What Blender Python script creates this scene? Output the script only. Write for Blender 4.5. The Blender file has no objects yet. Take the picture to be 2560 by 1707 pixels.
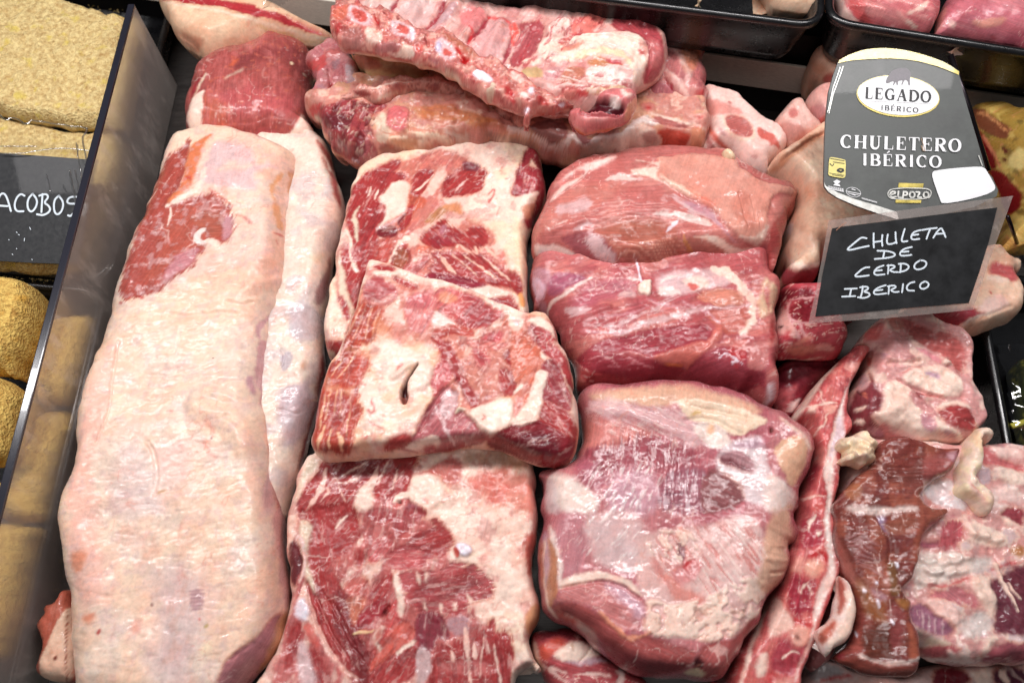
import bpy, math, random
import numpy as np

# ---------------------------------------------------------------- camera, light, exposure
SC = bpy.context.scene
COL = SC.collection
LENS, TILT, DIST = 28.0, 65.0, 0.62
TR = math.radians(TILT)
VD = np.array([0.0, math.cos(TR), -math.sin(TR)])
UP = np.array([0.0, math.sin(TR), math.cos(TR)])
CP = np.array([0.0, 0.0, 0.05]) - DIST * VD
cam_d = bpy.data.cameras.new('camera'); cam = bpy.data.objects.new('camera', cam_d); COL.objects.link(cam)
cam.location = CP; cam.rotation_euler = (math.radians(90 - TILT), 0, 0)
cam_d.lens = LENS; cam_d.sensor_width = 36; cam_d.clip_start = 0.01; cam_d.clip_end = 50
cam_d.dof.use_dof = True; cam_d.dof.focus_distance = 0.60; cam_d.dof.aperture_fstop = 7.0
SC.camera = cam
W = bpy.data.worlds.new('World'); SC.world = W; W.use_nodes = True
W.node_tree.nodes['Background'].inputs[0].default_value = (0.93, 0.95, 1.0, 1)
W.node_tree.nodes['Background'].inputs[1].default_value = 0.11
def area(name, loc, target, sx, sy, power, col):
    l = bpy.data.lights.new(name, 'AREA'); l.shape = 'RECTANGLE'; l.size = sx; l.size_y = sy
    l.energy = power; l.color = col
    o = bpy.data.objects.new(name, l); COL.objects.link(o); o.location = loc
    d = np.array(target) - np.array(loc)
    from mathutils import Vector
    o.rotation_euler = Vector(d).to_track_quat('-Z', 'Y').to_euler()
    return o
# the strip lamp under the top of the display case, and a broad weak fill added overhead, behind the customer
area('case_strip_lamp', (-0.14, 0.20, 0.76), (-0.14, 0.02, 0.0), 1.4, 0.065, 10.4, (1.0, 0.965, 0.965))
area('ceiling_fill_lamp', (-0.35, -0.55, 1.9), (0, 0, 0), 1.6, 0.6, 6.5, (1.0, 0.97, 0.95))
SC.view_settings.view_transform = 'Standard'; SC.view_settings.look = 'None'
SC.view_settings.exposure = 0.0; SC.view_settings.gamma = 1.0
SC.render.engine = 'CYCLES'; SC.cycles.max_bounces = 8; SC.cycles.transparent_max_bounces = 12
SC.cycles.caustics_reflective = False; SC.cycles.caustics_refractive = False
SC.cycles.use_adaptive_sampling = False

# ---------------------------------------------------------------- tracing helpers: a traced point gets its own height
FPX = LENS / 36.0 * 2560
K = 640 / 2350.0
RO = (0, 427, 854, 1280)
def nums(s): return np.array([float(v) for v in s.replace(',', ' ').split()]).reshape(-1, 2)
def T(c, r, s): return nums(s) * K + np.array([640.0 * c, RO[r]])
def G(s): return nums(s) * (2560 / 2352.0)
def J(*a): return np.concatenate(a)
def at(px, z):
    """point(s) of the photograph at height z (number or array) -> x, y, z"""
    px = np.atleast_2d(px)
    d = VD[None] + ((px[:, :1] - 1280) / FPX) * np.array([[1.0, 0, 0]]) - ((px[:, 1:] - 853.5) / FPX) * UP[None]
    t = (z - CP[2]) / d[:, 2]
    return CP[None] + d * t[:, None]
def on_plane(px, p0, n):
    px = np.atleast_2d(px)
    d = VD[None] + ((px[:, :1] - 1280) / FPX) * np.array([[1.0, 0, 0]]) - ((px[:, 1:] - 853.5) / FPX) * UP[None]
    t = ((np.array(p0) - CP) @ np.array(n)) / (d @ np.array(n))
    return CP[None] + d * t[:, None]

# ---------------------------------------------------------------- value noise in numpy
def _h(ix, iy, s):
    h = (ix.astype(np.int64) * 374761393 + iy.astype(np.int64) * 668265263 + s * 974634777) & 0xffffffff
    h = ((h ^ (h >> 13)) * 1274126177) & 0xffffffff
    return ((h ^ (h >> 16)) & 0xffff) / 65535.0
def vn(x, y, s=0):
    ix, iy = np.floor(x), np.floor(y); fx, fy = x - ix, y - iy
    fx = fx * fx * (3 - 2 * fx); fy = fy * fy * (3 - 2 * fy)
    a, b = _h(ix, iy, s), _h(ix + 1, iy, s); c, d = _h(ix, iy + 1, s), _h(ix + 1, iy + 1, s)
    return (a + (b - a) * fx) * (1 - fy) + (c + (d - c) * fx) * fy
def fbm(x, y, s=0, o=4, g=0.5):
    r, a, n = 0, 1.0, 0
    for k in range(o):
        r = r + a * vn(x * 2 ** k + 13.7 * k, y * 2 ** k - 7.1 * k, s + k); n += a; a *= g
    return r / n
def ss(x): x = np.clip(x, 0, 1); return x * x * (3 - 2 * x)

# ---------------------------------------------------------------- polygons
def chaikin(p, n=2, closed=True):
    p = np.asarray(p, float)
    for _ in range(n):
        if closed:
            q = np.roll(p, -1, 0); p = np.stack([.75 * p + .25 * q, .25 * p + .75 * q], 1).reshape(-1, p.shape[1])
        else:
            q = np.stack([.75 * p[:-1] + .25 * p[1:], .25 * p[:-1] + .75 * p[1:]], 1).reshape(-1, p.shape[1])
            p = np.concatenate([p[:1], q, p[-1:]])
    return p
def resample(p, step, closed=True):
    q = np.concatenate([p, p[:1]]) if closed else p
    L = np.concatenate([[0], np.cumsum(np.linalg.norm(np.diff(q, axis=0), axis=1))])
    n = max(8, int(L[-1] / step)); s = np.linspace(0, L[-1], n, endpoint=not closed)
    return np.stack([np.interp(s, L, q[:, k]) for k in range(q.shape[1])], 1)
def sdf_poly(X, Y, poly, near=False):
    """signed distance, positive inside; with near also the nearest point"""
    best = np.full(X.shape, 1e18); ins = np.zeros(X.shape, bool)
    if near: nx, ny = np.zeros_like(X), np.zeros_like(Y)
    n = len(poly)
    for i in range(n):
        ax, ay = poly[i]; bx, by = poly[(i + 1) % n]
        ex, ey = bx - ax, by - ay; l2 = ex * ex + ey * ey + 1e-18
        t = np.clip(((X - ax) * ex + (Y - ay) * ey) / l2, 0, 1)
        qx, qy = ax + t * ex, ay + t * ey
        d = (X - qx) ** 2 + (Y - qy) ** 2
        m = d < best
        best = np.where(m, d, best)
        if near: nx = np.where(m, qx, nx); ny = np.where(m, qy, ny)
        if ay != by:
            c = ((ay > Y) != (by > Y)) & (X < (bx - ax) * (Y - ay) / (by - ay) + ax)
            ins ^= c
    d = np.sqrt(best) * np.where(ins, 1, -1)
    return (d, nx, ny) if near else d
def sdf_line(X, Y, pts, w):
    """positive inside a stroke of width w (number or one per point)"""
    w = np.broadcast_to(np.asarray(w, float), (len(pts),)); best = np.full(X.shape, -1e9)
    for i in range(len(pts) - 1):
        ax, ay = pts[i][:2]; bx, by = pts[i + 1][:2]
        ex, ey = bx - ax, by - ay; l2 = ex * ex + ey * ey + 1e-18
        t = np.clip(((X - ax) * ex + (Y - ay) * ey) / l2, 0, 1)
        d = np.hypot(X - ax - t * ex, Y - ay - t * ey)
        best = np.maximum(best, (w[i] + (w[i + 1] - w[i]) * t) / 2 - d)
    return best

# ---------------------------------------------------------------- colours of meat: sRGB, fibre, wetness
def lin(c):
    c = np.array(c, float) / 255
    return np.where(c <= .04045, c / 12.92, ((c + .055) / 1.055) ** 2.4)
PAL = {'M': ((164, 58, 58), 1, .45), 'R': ((186, 46, 50), .5, .6), 'D': ((118, 38, 44), .9, .5), 'P': ((198, 108, 106), .9, .5),
       'p': ((222, 160, 148), .6, .5), 'O': ((205, 112, 92), .8, .4), 'B': ((140, 68, 58), 1, .5), 'b': ((170, 96, 78), .9, .5),
       'F': ((244, 214, 198), .1, .3), 'Y': ((240, 214, 180), .1, .3), 'W': ((238, 214, 206), .15, .6), 'U': ((190, 140, 152), .5, .6),
       'V': ((220, 184, 184), .4, .7), 'K': ((240, 200, 174), .05, .15), 'k': ((228, 172, 142), .1, .15), 'L': ((244, 204, 194), .1, .3),
       'T': ((226, 190, 146), .1, .2), 'Q': ((238, 190, 178), .3, .4), 'C': ((236, 226, 236), 0, .6), 'X': ((206, 92, 84), .3, .5),
       'H': ((176, 150, 84), .3, .3), 'h': ((90, 30, 26), .5, .5), 'N': ((222, 200, 178), .15, .35), 'S': ((80, 30, 34), .4, .3),
       'm': ((192, 92, 92), 1, .4), 'f': ((238, 206, 186), .25, .3), 'y': ((232, 196, 140), .1, .3)}
def colour(k):
    if isinstance(k, str): c, m, w = PAL[k]; return lin(c) * .93, m, w
    return lin(k[:3]) * .93, (k[3] if len(k) > 3 else .2), (k[4] if len(k) > 4 else .3)

# paint ops; widths, edges and relief in millimetres, directions in degrees
def P(c, pts, soft=1.0, warp=1.5, dz=0.0, ang=None, streak=0.0, a=1.0): return ('p', c, pts, soft, warp, dz, ang, streak, a, None)
def S(c, pts, w, soft=.8, warp=1.0, dz=0.0, ang=None, streak=0.0, a=1.0): return ('s', c, pts, soft, warp, dz, ang, streak, a, w)
def N(c, size, lo, hi, a=1.0, ang=0.0, stretch=1.0, only=None, dz=0.0): return ('n', c, size, lo, hi, a, ang, stretch, only, dz)
def strands(c='W', a=.55, ang=None, size=1.7, st=9): return ('n', c, size, .60, .70, a, ang, st, 'm', .15)
def D(pts, w, dz, poly=False): return ('d', pts, w, dz, poly)
def A(ang): return ('a', ang)
def PF(c, pts, size, lo, hi, a=.8, ang=0, st=4, soft=5, dz=0): return ('f', c, pts, size, lo, hi, a, ang, st, soft, dz)

# ---------------------------------------------------------------- mesh out
def mesh_obj(name, verts, faces, mat, parent=None, smooth=True, attrs=None):
    me = bpy.data.meshes.new(name)
    verts = np.asarray(verts, np.float32)
    if isinstance(faces, np.ndarray):
        k = faces.shape[1]; lens = np.full(len(faces), k, np.int32); idx = faces.astype(np.int32).ravel()
    else:
        lens = np.array([len(f) for f in faces], np.int32); idx = np.concatenate([np.asarray(f, np.int32) for f in faces])
    me.vertices.add(len(verts)); me.vertices.foreach_set('co', verts.ravel())
    me.loops.add(len(idx)); me.loops.foreach_set('vertex_index', idx)
    me.polygons.add(len(lens)); me.polygons.foreach_set('loop_start', np.concatenate([[0], np.cumsum(lens)[:-1]]).astype(np.int32))
    me.update(calc_edges=True)
    me.polygons.foreach_set('use_smooth', np.full(len(lens), smooth))
    for k, (typ, dat) in (attrs or {}).items():
        a = me.attributes.new(k, typ, 'POINT')
        a.data.foreach_set('color' if typ == 'FLOAT_COLOR' else 'vector', np.asarray(dat, np.float32).ravel())
    me.validate(); me.update()
    if mat: me.materials.append(mat)
    o = bpy.data.objects.new(name, me); COL.objects.link(o)
    if parent: o.parent = parent
    return o
def tag(o, label=None, cat=None, group=None, kind=None):
    if label: o['label'] = label
    if cat: o['category'] = cat
    if group: o['group'] = group
    if kind: o['kind'] = kind
    return o
def thing(name, label, cat, group=None):
    o = bpy.data.objects.new(name, None); COL.objects.link(o); o.empty_display_size = .02
    return tag(o, label, cat, group)

SEED = [7]
def piece(name, outline, zm, hu, hd, re, base='M', ops=(), parent=None, label=None, cat=None, group=None, cell=.75, tilt=(0, 0),
          bump=(1.5, 22), fine=.35, edge=1.3, ang=90, marb=0, grow=0.0, inset=.0045, calm=1.0, wr=(.22, 9, 20, 1.8), mat=None, smooth=1, flat=1.0):
    SEED[0] += 11; sd = SEED[0]
    mm = .001; h = cell * mm
    px = np.asarray(outline, float)
    cxy = at(px.mean(0), zm)[0]
    def zp(x, y): return zm + tilt[0] * (x - cxy[0]) + tilt[1] * (y - cxy[1])
    def proj(pp, dz):                                   # traced points on the sloping plane of this piece
        n = np.array([-tilt[0], -tilt[1], 1.0]); return on_plane(pp, (cxy[0], cxy[1], zm + dz), n)
    out = resample(chaikin(proj(px, 0)[:, :2], smooth), 3 * mm)
    vv = cxy - CP; vv = vv / np.linalg.norm(vv)
    sg = np.sign(np.sum(out[:, 0] * np.roll(out[:, 1], -1) - np.roll(out[:, 0], -1) * out[:, 1]))
    tn = np.roll(out, -4, 0) - np.roll(out, 4, 0); tn /= np.linalg.norm(tn, axis=1)[:, None] + 1e-12
    nr = np.stack([tn[:, 1], -tn[:, 0]], 1) * sg
    m_ = (nr @ vv[:2]) / abs(vv[2]); ra = re * mm; ri_ = min(re * .8, hd / mm * .9) * mm
    far = np.sqrt(ra ** 2 + (np.clip(m_, 0, 9) * hu) ** 2) - ra
    near = np.sqrt(ri_ ** 2 + (np.clip(-m_ - .35 * np.clip(-nr[:, 1], 0, 1), 0, 9) * hd) ** 2) - ri_
    off = far + near; kk = np.ones(11) / 11; off = np.convolve(np.concatenate([off[-5:], off, off[:5]]), kk, 'valid')
    out = out - nr * (np.minimum(off, inset))[:, None]
    if edge:
        s = np.arange(len(out)); tn = np.roll(out, -1, 0) - np.roll(out, 1, 0); tn /= np.linalg.norm(tn, axis=1)[:, None] + 1e-12
        nr = np.stack([tn[:, 1], -tn[:, 0]], 1)
        e = (vn(out[:, 0] * 110, out[:, 1] * 110, sd) - .5) * 2.0
        out = out + nr * (e * edge * mm)[:, None]
    lo, hi = out.min(0) - 2 * h, out.max(0) + 2 * h
    gx = np.arange(lo[0], hi[0] + h, h); gy = np.arange(lo[1], hi[1] + h, h)
    X, Y = np.meshgrid(gx, gy, indexing='ij')
    d, qx, qy = sdf_poly(X, Y, out, near=True)
    ins = d > 0
    quad = ins[:-1, :-1] | ins[1:, :-1] | ins[:-1, 1:] | ins[1:, 1:]
    use = np.zeros_like(ins)
    use[:-1, :-1] |= quad; use[1:, :-1] |= quad; use[:-1, 1:] |= quad; use[1:, 1:] |= quad
    rr = re * mm
    rr = rr * (.5 + 1.0 * vn(X * 22 + sd, Y * 22, sd + 4))         # shoulders are nowhere equally round
    t = np.clip(d / rr, 0, 1)
    for _ in range(int(6 / cell)):                         # calm the creases along the medial axis
        b = t.copy(); b[1:-1, 1:-1] = (t[1:-1, 1:-1] * 2 + t[2:, 1:-1] + t[:-2, 1:-1] + t[1:-1, 2:] + t[1:-1, :-2]) / 6
        k = ss((d - 3 * mm) / (4 * mm)); t = t * (1 - k) + b * k
    t = np.where(d <= 0, 0, np.clip(t, 0, 1))
    prof = np.sin(t * np.pi / 2) ** flat
    t0_ = np.clip(d / rr, 1e-6, 1)
    scl = (1 - np.cos(t0_ * np.pi / 2)) / t0_
    scl = np.where(d <= 0, 0, np.minimum(scl, 1))
    x = qx + (X - qx) * scl; y = qy + (Y - qy) * scl
    x = x[use]; y = y[use]; pf = prof[use]; tt = t[use]
    z = zp(x, y) + hu * pf
    nz = (fbm(x / (bump[1] * mm), y / (bump[1] * mm), sd + 3, 3) - .5) * 2 * bump[0] * mm
    nz = nz + (fbm(x / (10 * mm), y / (10 * mm), sd + 7, 3) - .5) * 2.6 * calm * mm
    z = z + nz * ss(tt * 1.5)
    n_ = len(x); idx = np.full(X.shape, -1, np.int64); idx[use] = np.arange(n_)
    i, j = np.nonzero(quad)
    F = np.stack([idx[i, j], idx[i + 1, j], idx[i + 1, j + 1], idx[i, j + 1]], 1)
    # the rim of the sheet, for the flank and the underside
    E = np.concatenate([F[:, [0, 1]], F[:, [1, 2]], F[:, [2, 3]], F[:, [3, 0]]])
    key = np.minimum(E[:, 0], E[:, 1]) * (n_ + 1) + np.maximum(E[:, 0], E[:, 1])
    _, inv, cnt = np.unique(key, return_inverse=True, return_counts=True)
    E = E[cnt[inv] == 1]
    nxt = {}
    for a_, b_ in E: nxt.setdefault(int(a_), []).append(int(b_))
    faces = [F]; extra = []; PX, PY, PZ = [x], [y], [z]; base_i = n_
    while nxt:
        s0 = next(iter(nxt)); lp = [s0]; cur = s0
        while cur in nxt:
            b_ = nxt[cur].pop()
            if not nxt[cur]: del nxt[cur]
            if b_ == s0: break
            lp.append(b_); cur = b_
        if len(lp) < 4: continue
        lp = np.array(lp); L = len(lp); bx, by, bz = x[lp], y[lp], z[lp]
        w5 = min(6, L // 4); tx = np.roll(bx, -w5) - np.roll(bx, w5); ty = np.roll(by, -w5) - np.roll(by, w5); ln = np.hypot(tx, ty) + 1e-12
        inx, iny = -ty / ln, tx / ln; ri = min(re * .8, hd / mm * .9) * mm; prev = lp
        lean = .35 * np.clip(iny, 0, 1)                    # the side towards the camera is undercut, so less of its wall shows
        for k in range(1, 9):
            ph = k / 8 * np.pi / 2; o_ = ri * (1 - math.cos(ph)) + lean * hd * math.sin(ph)
            PX.append(bx + inx * o_); PY.append(by + iny * o_); PZ.append(bz - hd * math.sin(ph))
            new = np.arange(base_i, base_i + L); base_i += L
            faces.append(np.stack([prev, new, np.roll(new, -1), np.roll(prev, -1)], 1)); prev = new
        if L > 40: extra.append(prev[::-1])
    x, y, z = np.concatenate(PX), np.concatenate(PY), np.concatenate(PZ); tt = np.concatenate([tt, np.zeros(base_i - n_)])
    # paint coordinates: the surface slid along the camera's line of sight to the piece on to the plane near its top
    zt = zm + .75 * hu
    v = cxy + np.array([0, 0, .75 * hu]) - CP; v = v / np.linalg.norm(v)
    n_ = len(x)
    def slid(zz):
        k = zz - (zp(x, y) + .75 * hu); return x - v[0] / v[2] * k, y - v[1] / v[2] * k
    u, w_ = slid(z)
    wx = (fbm(u * 70, w_ * 70, sd + 5, 3) - .5) * 2; wy = (fbm(u * 70 + 31, w_ * 70 + 7, sd + 6, 3) - .5) * 2
    fx = (fbm(u * 330, w_ * 330, sd + 8, 2) - .5) * 2; fy = (fbm(u * 330 + 9, w_ * 330 + 17, sd + 9, 2) - .5) * 2
    c0, m0, w0 = colour(base)
    col = np.tile(c0, (n_, 1)); mus = np.full(n_, float(m0)); wet = np.full(n_, float(w0)); an = np.full(n_, math.radians(ang))
    dz = np.zeros(n_)
    for op in ops:
        if op[0] in 'ps':
            _, c, pts, soft, warp, rz, ag, streak, a, wd = op; warp = warp * 1.3
            q = proj(pts, .75 * hu)[:, :2]
            q = chaikin(q, 2, op[0] == 'p')
            pad = (soft + warp + streak + (np.max(wd) if wd is not None else 0) + 2) * mm
            m = (u > q[:, 0].min() - pad) & (u < q[:, 0].max() + pad) & (w_ > q[:, 1].min() - pad) & (w_ < q[:, 1].max() + pad)
            if not m.any(): continue
            U = u[m] + (wx[m] * warp + fx[m] * min(warp, 1.2) * .5) * mm; V = w_[m] + (wy[m] * warp + fy[m] * min(warp, 1.2) * .5) * mm
            if op[0] == 'p': s = sdf_poly(U, V, q)
            else:
                wl = np.asarray(wd, float) * mm
                if wl.ndim: wl = np.interp(np.linspace(0, 1, len(q)), np.linspace(0, 1, len(wl)), wl)
                else: wl = wl * (.25 + 1.0 * np.sin(np.linspace(.12, np.pi - .12, len(q))))
                s = sdf_line(U, V, q, wl) + (vn(u[m] * 260, w_[m] * 260, sd + 16) - .5) * np.mean(wl) * .7
            if streak:
                g = math.radians(ag if ag is not None else ang); al = u[m] * math.cos(g) + w_[m] * math.sin(g); ac = -u[m] * math.sin(g) + w_[m] * math.cos(g)
                s = s + (vn(al / (9 * mm), ac / (1.1 * mm), sd + 12) + .6 * vn(al / (5 * mm), ac / (.6 * mm), sd + 13) - .8) * 1.3 * streak * mm
            s = s + (vn(u[m] * 900, w_[m] * 900, sd + 15) - .5) * min(1.0, soft * .5) * mm
            if rz == 0 and c is not None and op[0] == 'p' and colour(c)[1] > .75: rz = -.8      # lean sinks below the fat round it
            if grow and c is not None and colour(c)[1] > .75: s = s + grow * mm
            soft = soft * (1.8 if soft < 3 else .9)
            k = ss(s / (soft * mm) + .5)
            if c is not None and op[0] == 'p' and colour(c)[1] > .75 and soft < 4:
                kh = ss((s + 1.2 * mm) / (3.2 * mm) + .5) * (.55 * a) * ss((.5 - mus[m]) * 4); hc = lin((216, 136, 108)) * .93
                col[m] = col[m] * (1 - kh[:, None]) + hc * kh[:, None]; mus[m] = mus[m] * (1 - kh) + .6 * kh
            if rz: dz[m] += rz * mm * ss(s / (max(soft, 1.4) * 1.6 * mm) + .5)
            if c is not None:
                cc, mu, we = colour(c); k = k * (1 - (1 - a) ** 1.5)
                col[m] = col[m] * (1 - k[:, None]) + cc * k[:, None]
                mus[m] = mus[m] * (1 - k) + mu * k; wet[m] = wet[m] * (1 - k) + we * k
            if ag is not None: an[m] = np.where(k > .5, math.radians(ag), an[m])
        elif op[0] == 'n':
            _, c, size, l, hh, a, ag, st, only, rz = op
            if ag is None: g = an
            else: g = math.radians(ag)
            al = u * np.cos(g) + w_ * np.sin(g); ac = -u * np.sin(g) + w_ * np.cos(g)
            f = fbm(al / (size * st * mm) + .02 * wx / 1, ac / (size * mm), sd + 20 + int(size * 7), 4, .55)
            k = ss((f - l) / (hh - l + 1e-9)) * a
            if only == 'm': k = k * ss((mus - .35) * 4)
            if only == 'f': k = k * (1 - ss((mus - .15) * 4))
            if rz: dz += rz * mm * k
            if c is not None:
                cc, mu, we = colour(c)
                col = col * (1 - k[:, None]) + cc * k[:, None]; mus = mus * (1 - k) + mu * k; wet = wet * (1 - k) + we * k
        elif op[0] == 'f':                                 # threads or lumps inside one outline only
            _, c, pts, size, l, hh, a, ag, st, soft, rz = op
            q = chaikin(proj(pts, .75 * hu)[:, :2], 2); sd_ = sdf_poly(u + wx * 2 * mm, w_ + wy * 2 * mm, q); g = math.radians(ag)
            al = u * math.cos(g) + w_ * math.sin(g); ac = -u * math.sin(g) + w_ * math.cos(g)
            f = fbm(al / (size * st * mm) + wx * .3, ac / (size * mm) + wy * .3, sd + 80 + int(size * 9), 4, .55)
            env = ss(sd_ / (soft * mm) + .5); k = ss((f - l) / (hh - l)) * a * env
            if rz: dz += rz * mm * (ss((f - l) / (hh - l)) - .3) * env
            if c is not None:
                cc, mu, we = colour(c)
                col = col * (1 - k[:, None]) + cc * k[:, None]; mus = mus * (1 - k) + mu * k; wet = wet * (1 - k) + we * k
        elif op[0] == 'd':
            _, pts, wd, rz, poly = op
            q = chaikin(proj(pts, .75 * hu)[:, :2], 2, poly)
            U = u + wx * mm * 1.2; V = w_ + wy * mm * 1.2
            if poly: s = sdf_poly(U, V, q); k = ss(s / (wd * mm) + .5)
            else:
                wl = np.asarray(wd, float) * mm
                if wl.ndim: wl = np.interp(np.linspace(0, 1, len(q)), np.linspace(0, 1, len(wl)), wl)
                s = sdf_line(U, V, q, wl); k = ss(s / (np.max(wl) / 2))
            dz += rz * mm * k
        elif op[0] == 'a': an[:] = math.radians(op[1])
    if marb:                                               # fine marbling that follows the fibres
        al = u * np.cos(an) + w_ * np.sin(an); ac = -u * np.sin(an) + w_ * np.cos(an)
        f = 1 - np.abs(fbm(al / (14 * mm), ac / (4.5 * mm), sd + 41, 3) - .5) * 2
        k = ss((f - .93) / .06) * ss((mus - .4) * 4) * marb * ss((vn(u * 60, w_ * 60, sd + 44) - .3) * 3)
        cf = lin((236, 190, 178)); col = col * (1 - k[:, None]) + cf * k[:, None]; mus = mus * (1 - k * .6)
    al = u * np.cos(an) + w_ * np.sin(an); ac = -u * np.sin(an) + w_ * np.cos(an)
    fibre = (vn(al / (11 * mm), ac / (1.3 * mm), sd + 50) - .5) + .6 * (vn(al / (6 * mm), ac / (.75 * mm), sd + 51) - .5)
    dz += fibre * .45 * mm * np.clip(mus, 0, 1) * fine
    lump = (fbm(u / (5 * mm), w_ / (5 * mm), sd + 52, 3) - .5)
    dz += lump * 2.0 * mm * fine * ss(tt * 3)
    th = np.abs(vn(u / (7 * mm) + wx * .8, w_ / (7 * mm) + wy * .8, sd + 70) - .5); k = ss((.035 - th) / .03) * ss((vn(u * 55, w_ * 55, sd + 71) - .5) * 4) * .4
    ct = np.where((mus > .5)[:, None], lin((240, 206, 196)), lin((214, 132, 112))); col = col * (1 - k[:, None]) + ct * k[:, None]
    gr = fbm(u / (2.2 * mm), w_ / (2.2 * mm), sd + 72, 3, .7) - .5; col = col * (1 + gr * .28)[:, None]
    blot = fbm(u / (11 * mm), w_ / (11 * mm), sd + 73, 3) - .5; col = col * np.stack([1 + blot * .12 * calm, 1 + blot * .36 * calm, 1 + blot * .4 * calm], 1)
    puck = np.abs(fbm(u / (4.2 * mm), w_ / (4.2 * mm), sd + 55, 3, .6) - .5) * 2
    dz += (.35 - np.minimum(puck, .5)) * .7 * calm * mm * np.clip(wet - .4, 0, .5) * ss(tt * 3)
    if wr:                                                 # creases of the skin and fat
        g = math.radians(wr[2]); al_ = u * math.cos(g) + w_ * math.sin(g) + wx * .004; ac_ = -u * math.sin(g) + w_ * math.cos(g) + wy * .003
        rd = np.abs(fbm(al_ / (wr[1] * wr[3] * mm), ac_ / (wr[1] * mm), sd + 60, 4, .55) - .5) * 2
        dz += (np.minimum(rd, .22) / .22 - .7) * wr[0] * mm * (1 - .6 * np.clip(mus, 0, 1)) * ss(tt * 3)
    col = col * (1 + fibre * .22 * np.clip(mus, 0, 1))[:, None]
    z = z + dz * ss(tt * 6 + .15)
    V = np.stack([x, y, z], 1); AC = col; AM = np.stack([mus, wet], 1); AF = np.stack([al / (25 * mm), ac / (1.5 * mm)], 1)
    z1 = np.ones((len(V), 1)); Fq = np.concatenate(faces); FL = list(Fq) + extra if extra else Fq
    o = mesh_obj(name, V, FL, mat or MEAT, parent,
                 attrs={'col': ('FLOAT_COLOR', np.concatenate([np.clip(AC, .002, .95), z1], 1)),
                        'prm': ('FLOAT_COLOR', np.concatenate([AM, z1 * 0, z1], 1)),
                        'fib': ('FLOAT_VECTOR', np.concatenate([AF, z1 * 0], 1))})
    if label: tag(o, label, cat, group)
    return o

# ---------------------------------------------------------------- materials
def nodes(name):
    m = bpy.data.materials.new(name); m.use_nodes = True; nt = m.node_tree
    b = nt.nodes['Principled BSDF']
    return m, nt, b
def nd(nt, typ, **kw):
    n = nt.nodes.new(typ)
    for k, v in kw.items():
        if k in n.inputs: n.inputs[k].default_value = v
        else: setattr(n, k, v)
    return n
def ramp(nt, src, a, b, c, d):
    n = nd(nt, 'ShaderNodeMapRange'); nt.links.new(src, n.inputs[0])
    for k, v in zip((1, 2, 3, 4), (a, b, c, d)): n.inputs[k].default_value = v
    return n.outputs[0]
def math_(nt, op, a, b):
    n = nt.nodes.new('ShaderNodeMath'); n.operation = op
    for k, v in enumerate((a, b)):
        if isinstance(v, (int, float)): n.inputs[k].default_value = v
        else: nt.links.new(v, n.inputs[k])
    return n.outputs[0]
def vmul(nt, a, s):
    n = nt.nodes.new('ShaderNodeVectorMath'); n.operation = 'SCALE'; nt.links.new(a, n.inputs[0])
    if isinstance(s, (int, float)): n.inputs[3].default_value = s
    else: nt.links.new(s, n.inputs[3])
    return n.outputs[0]
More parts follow.
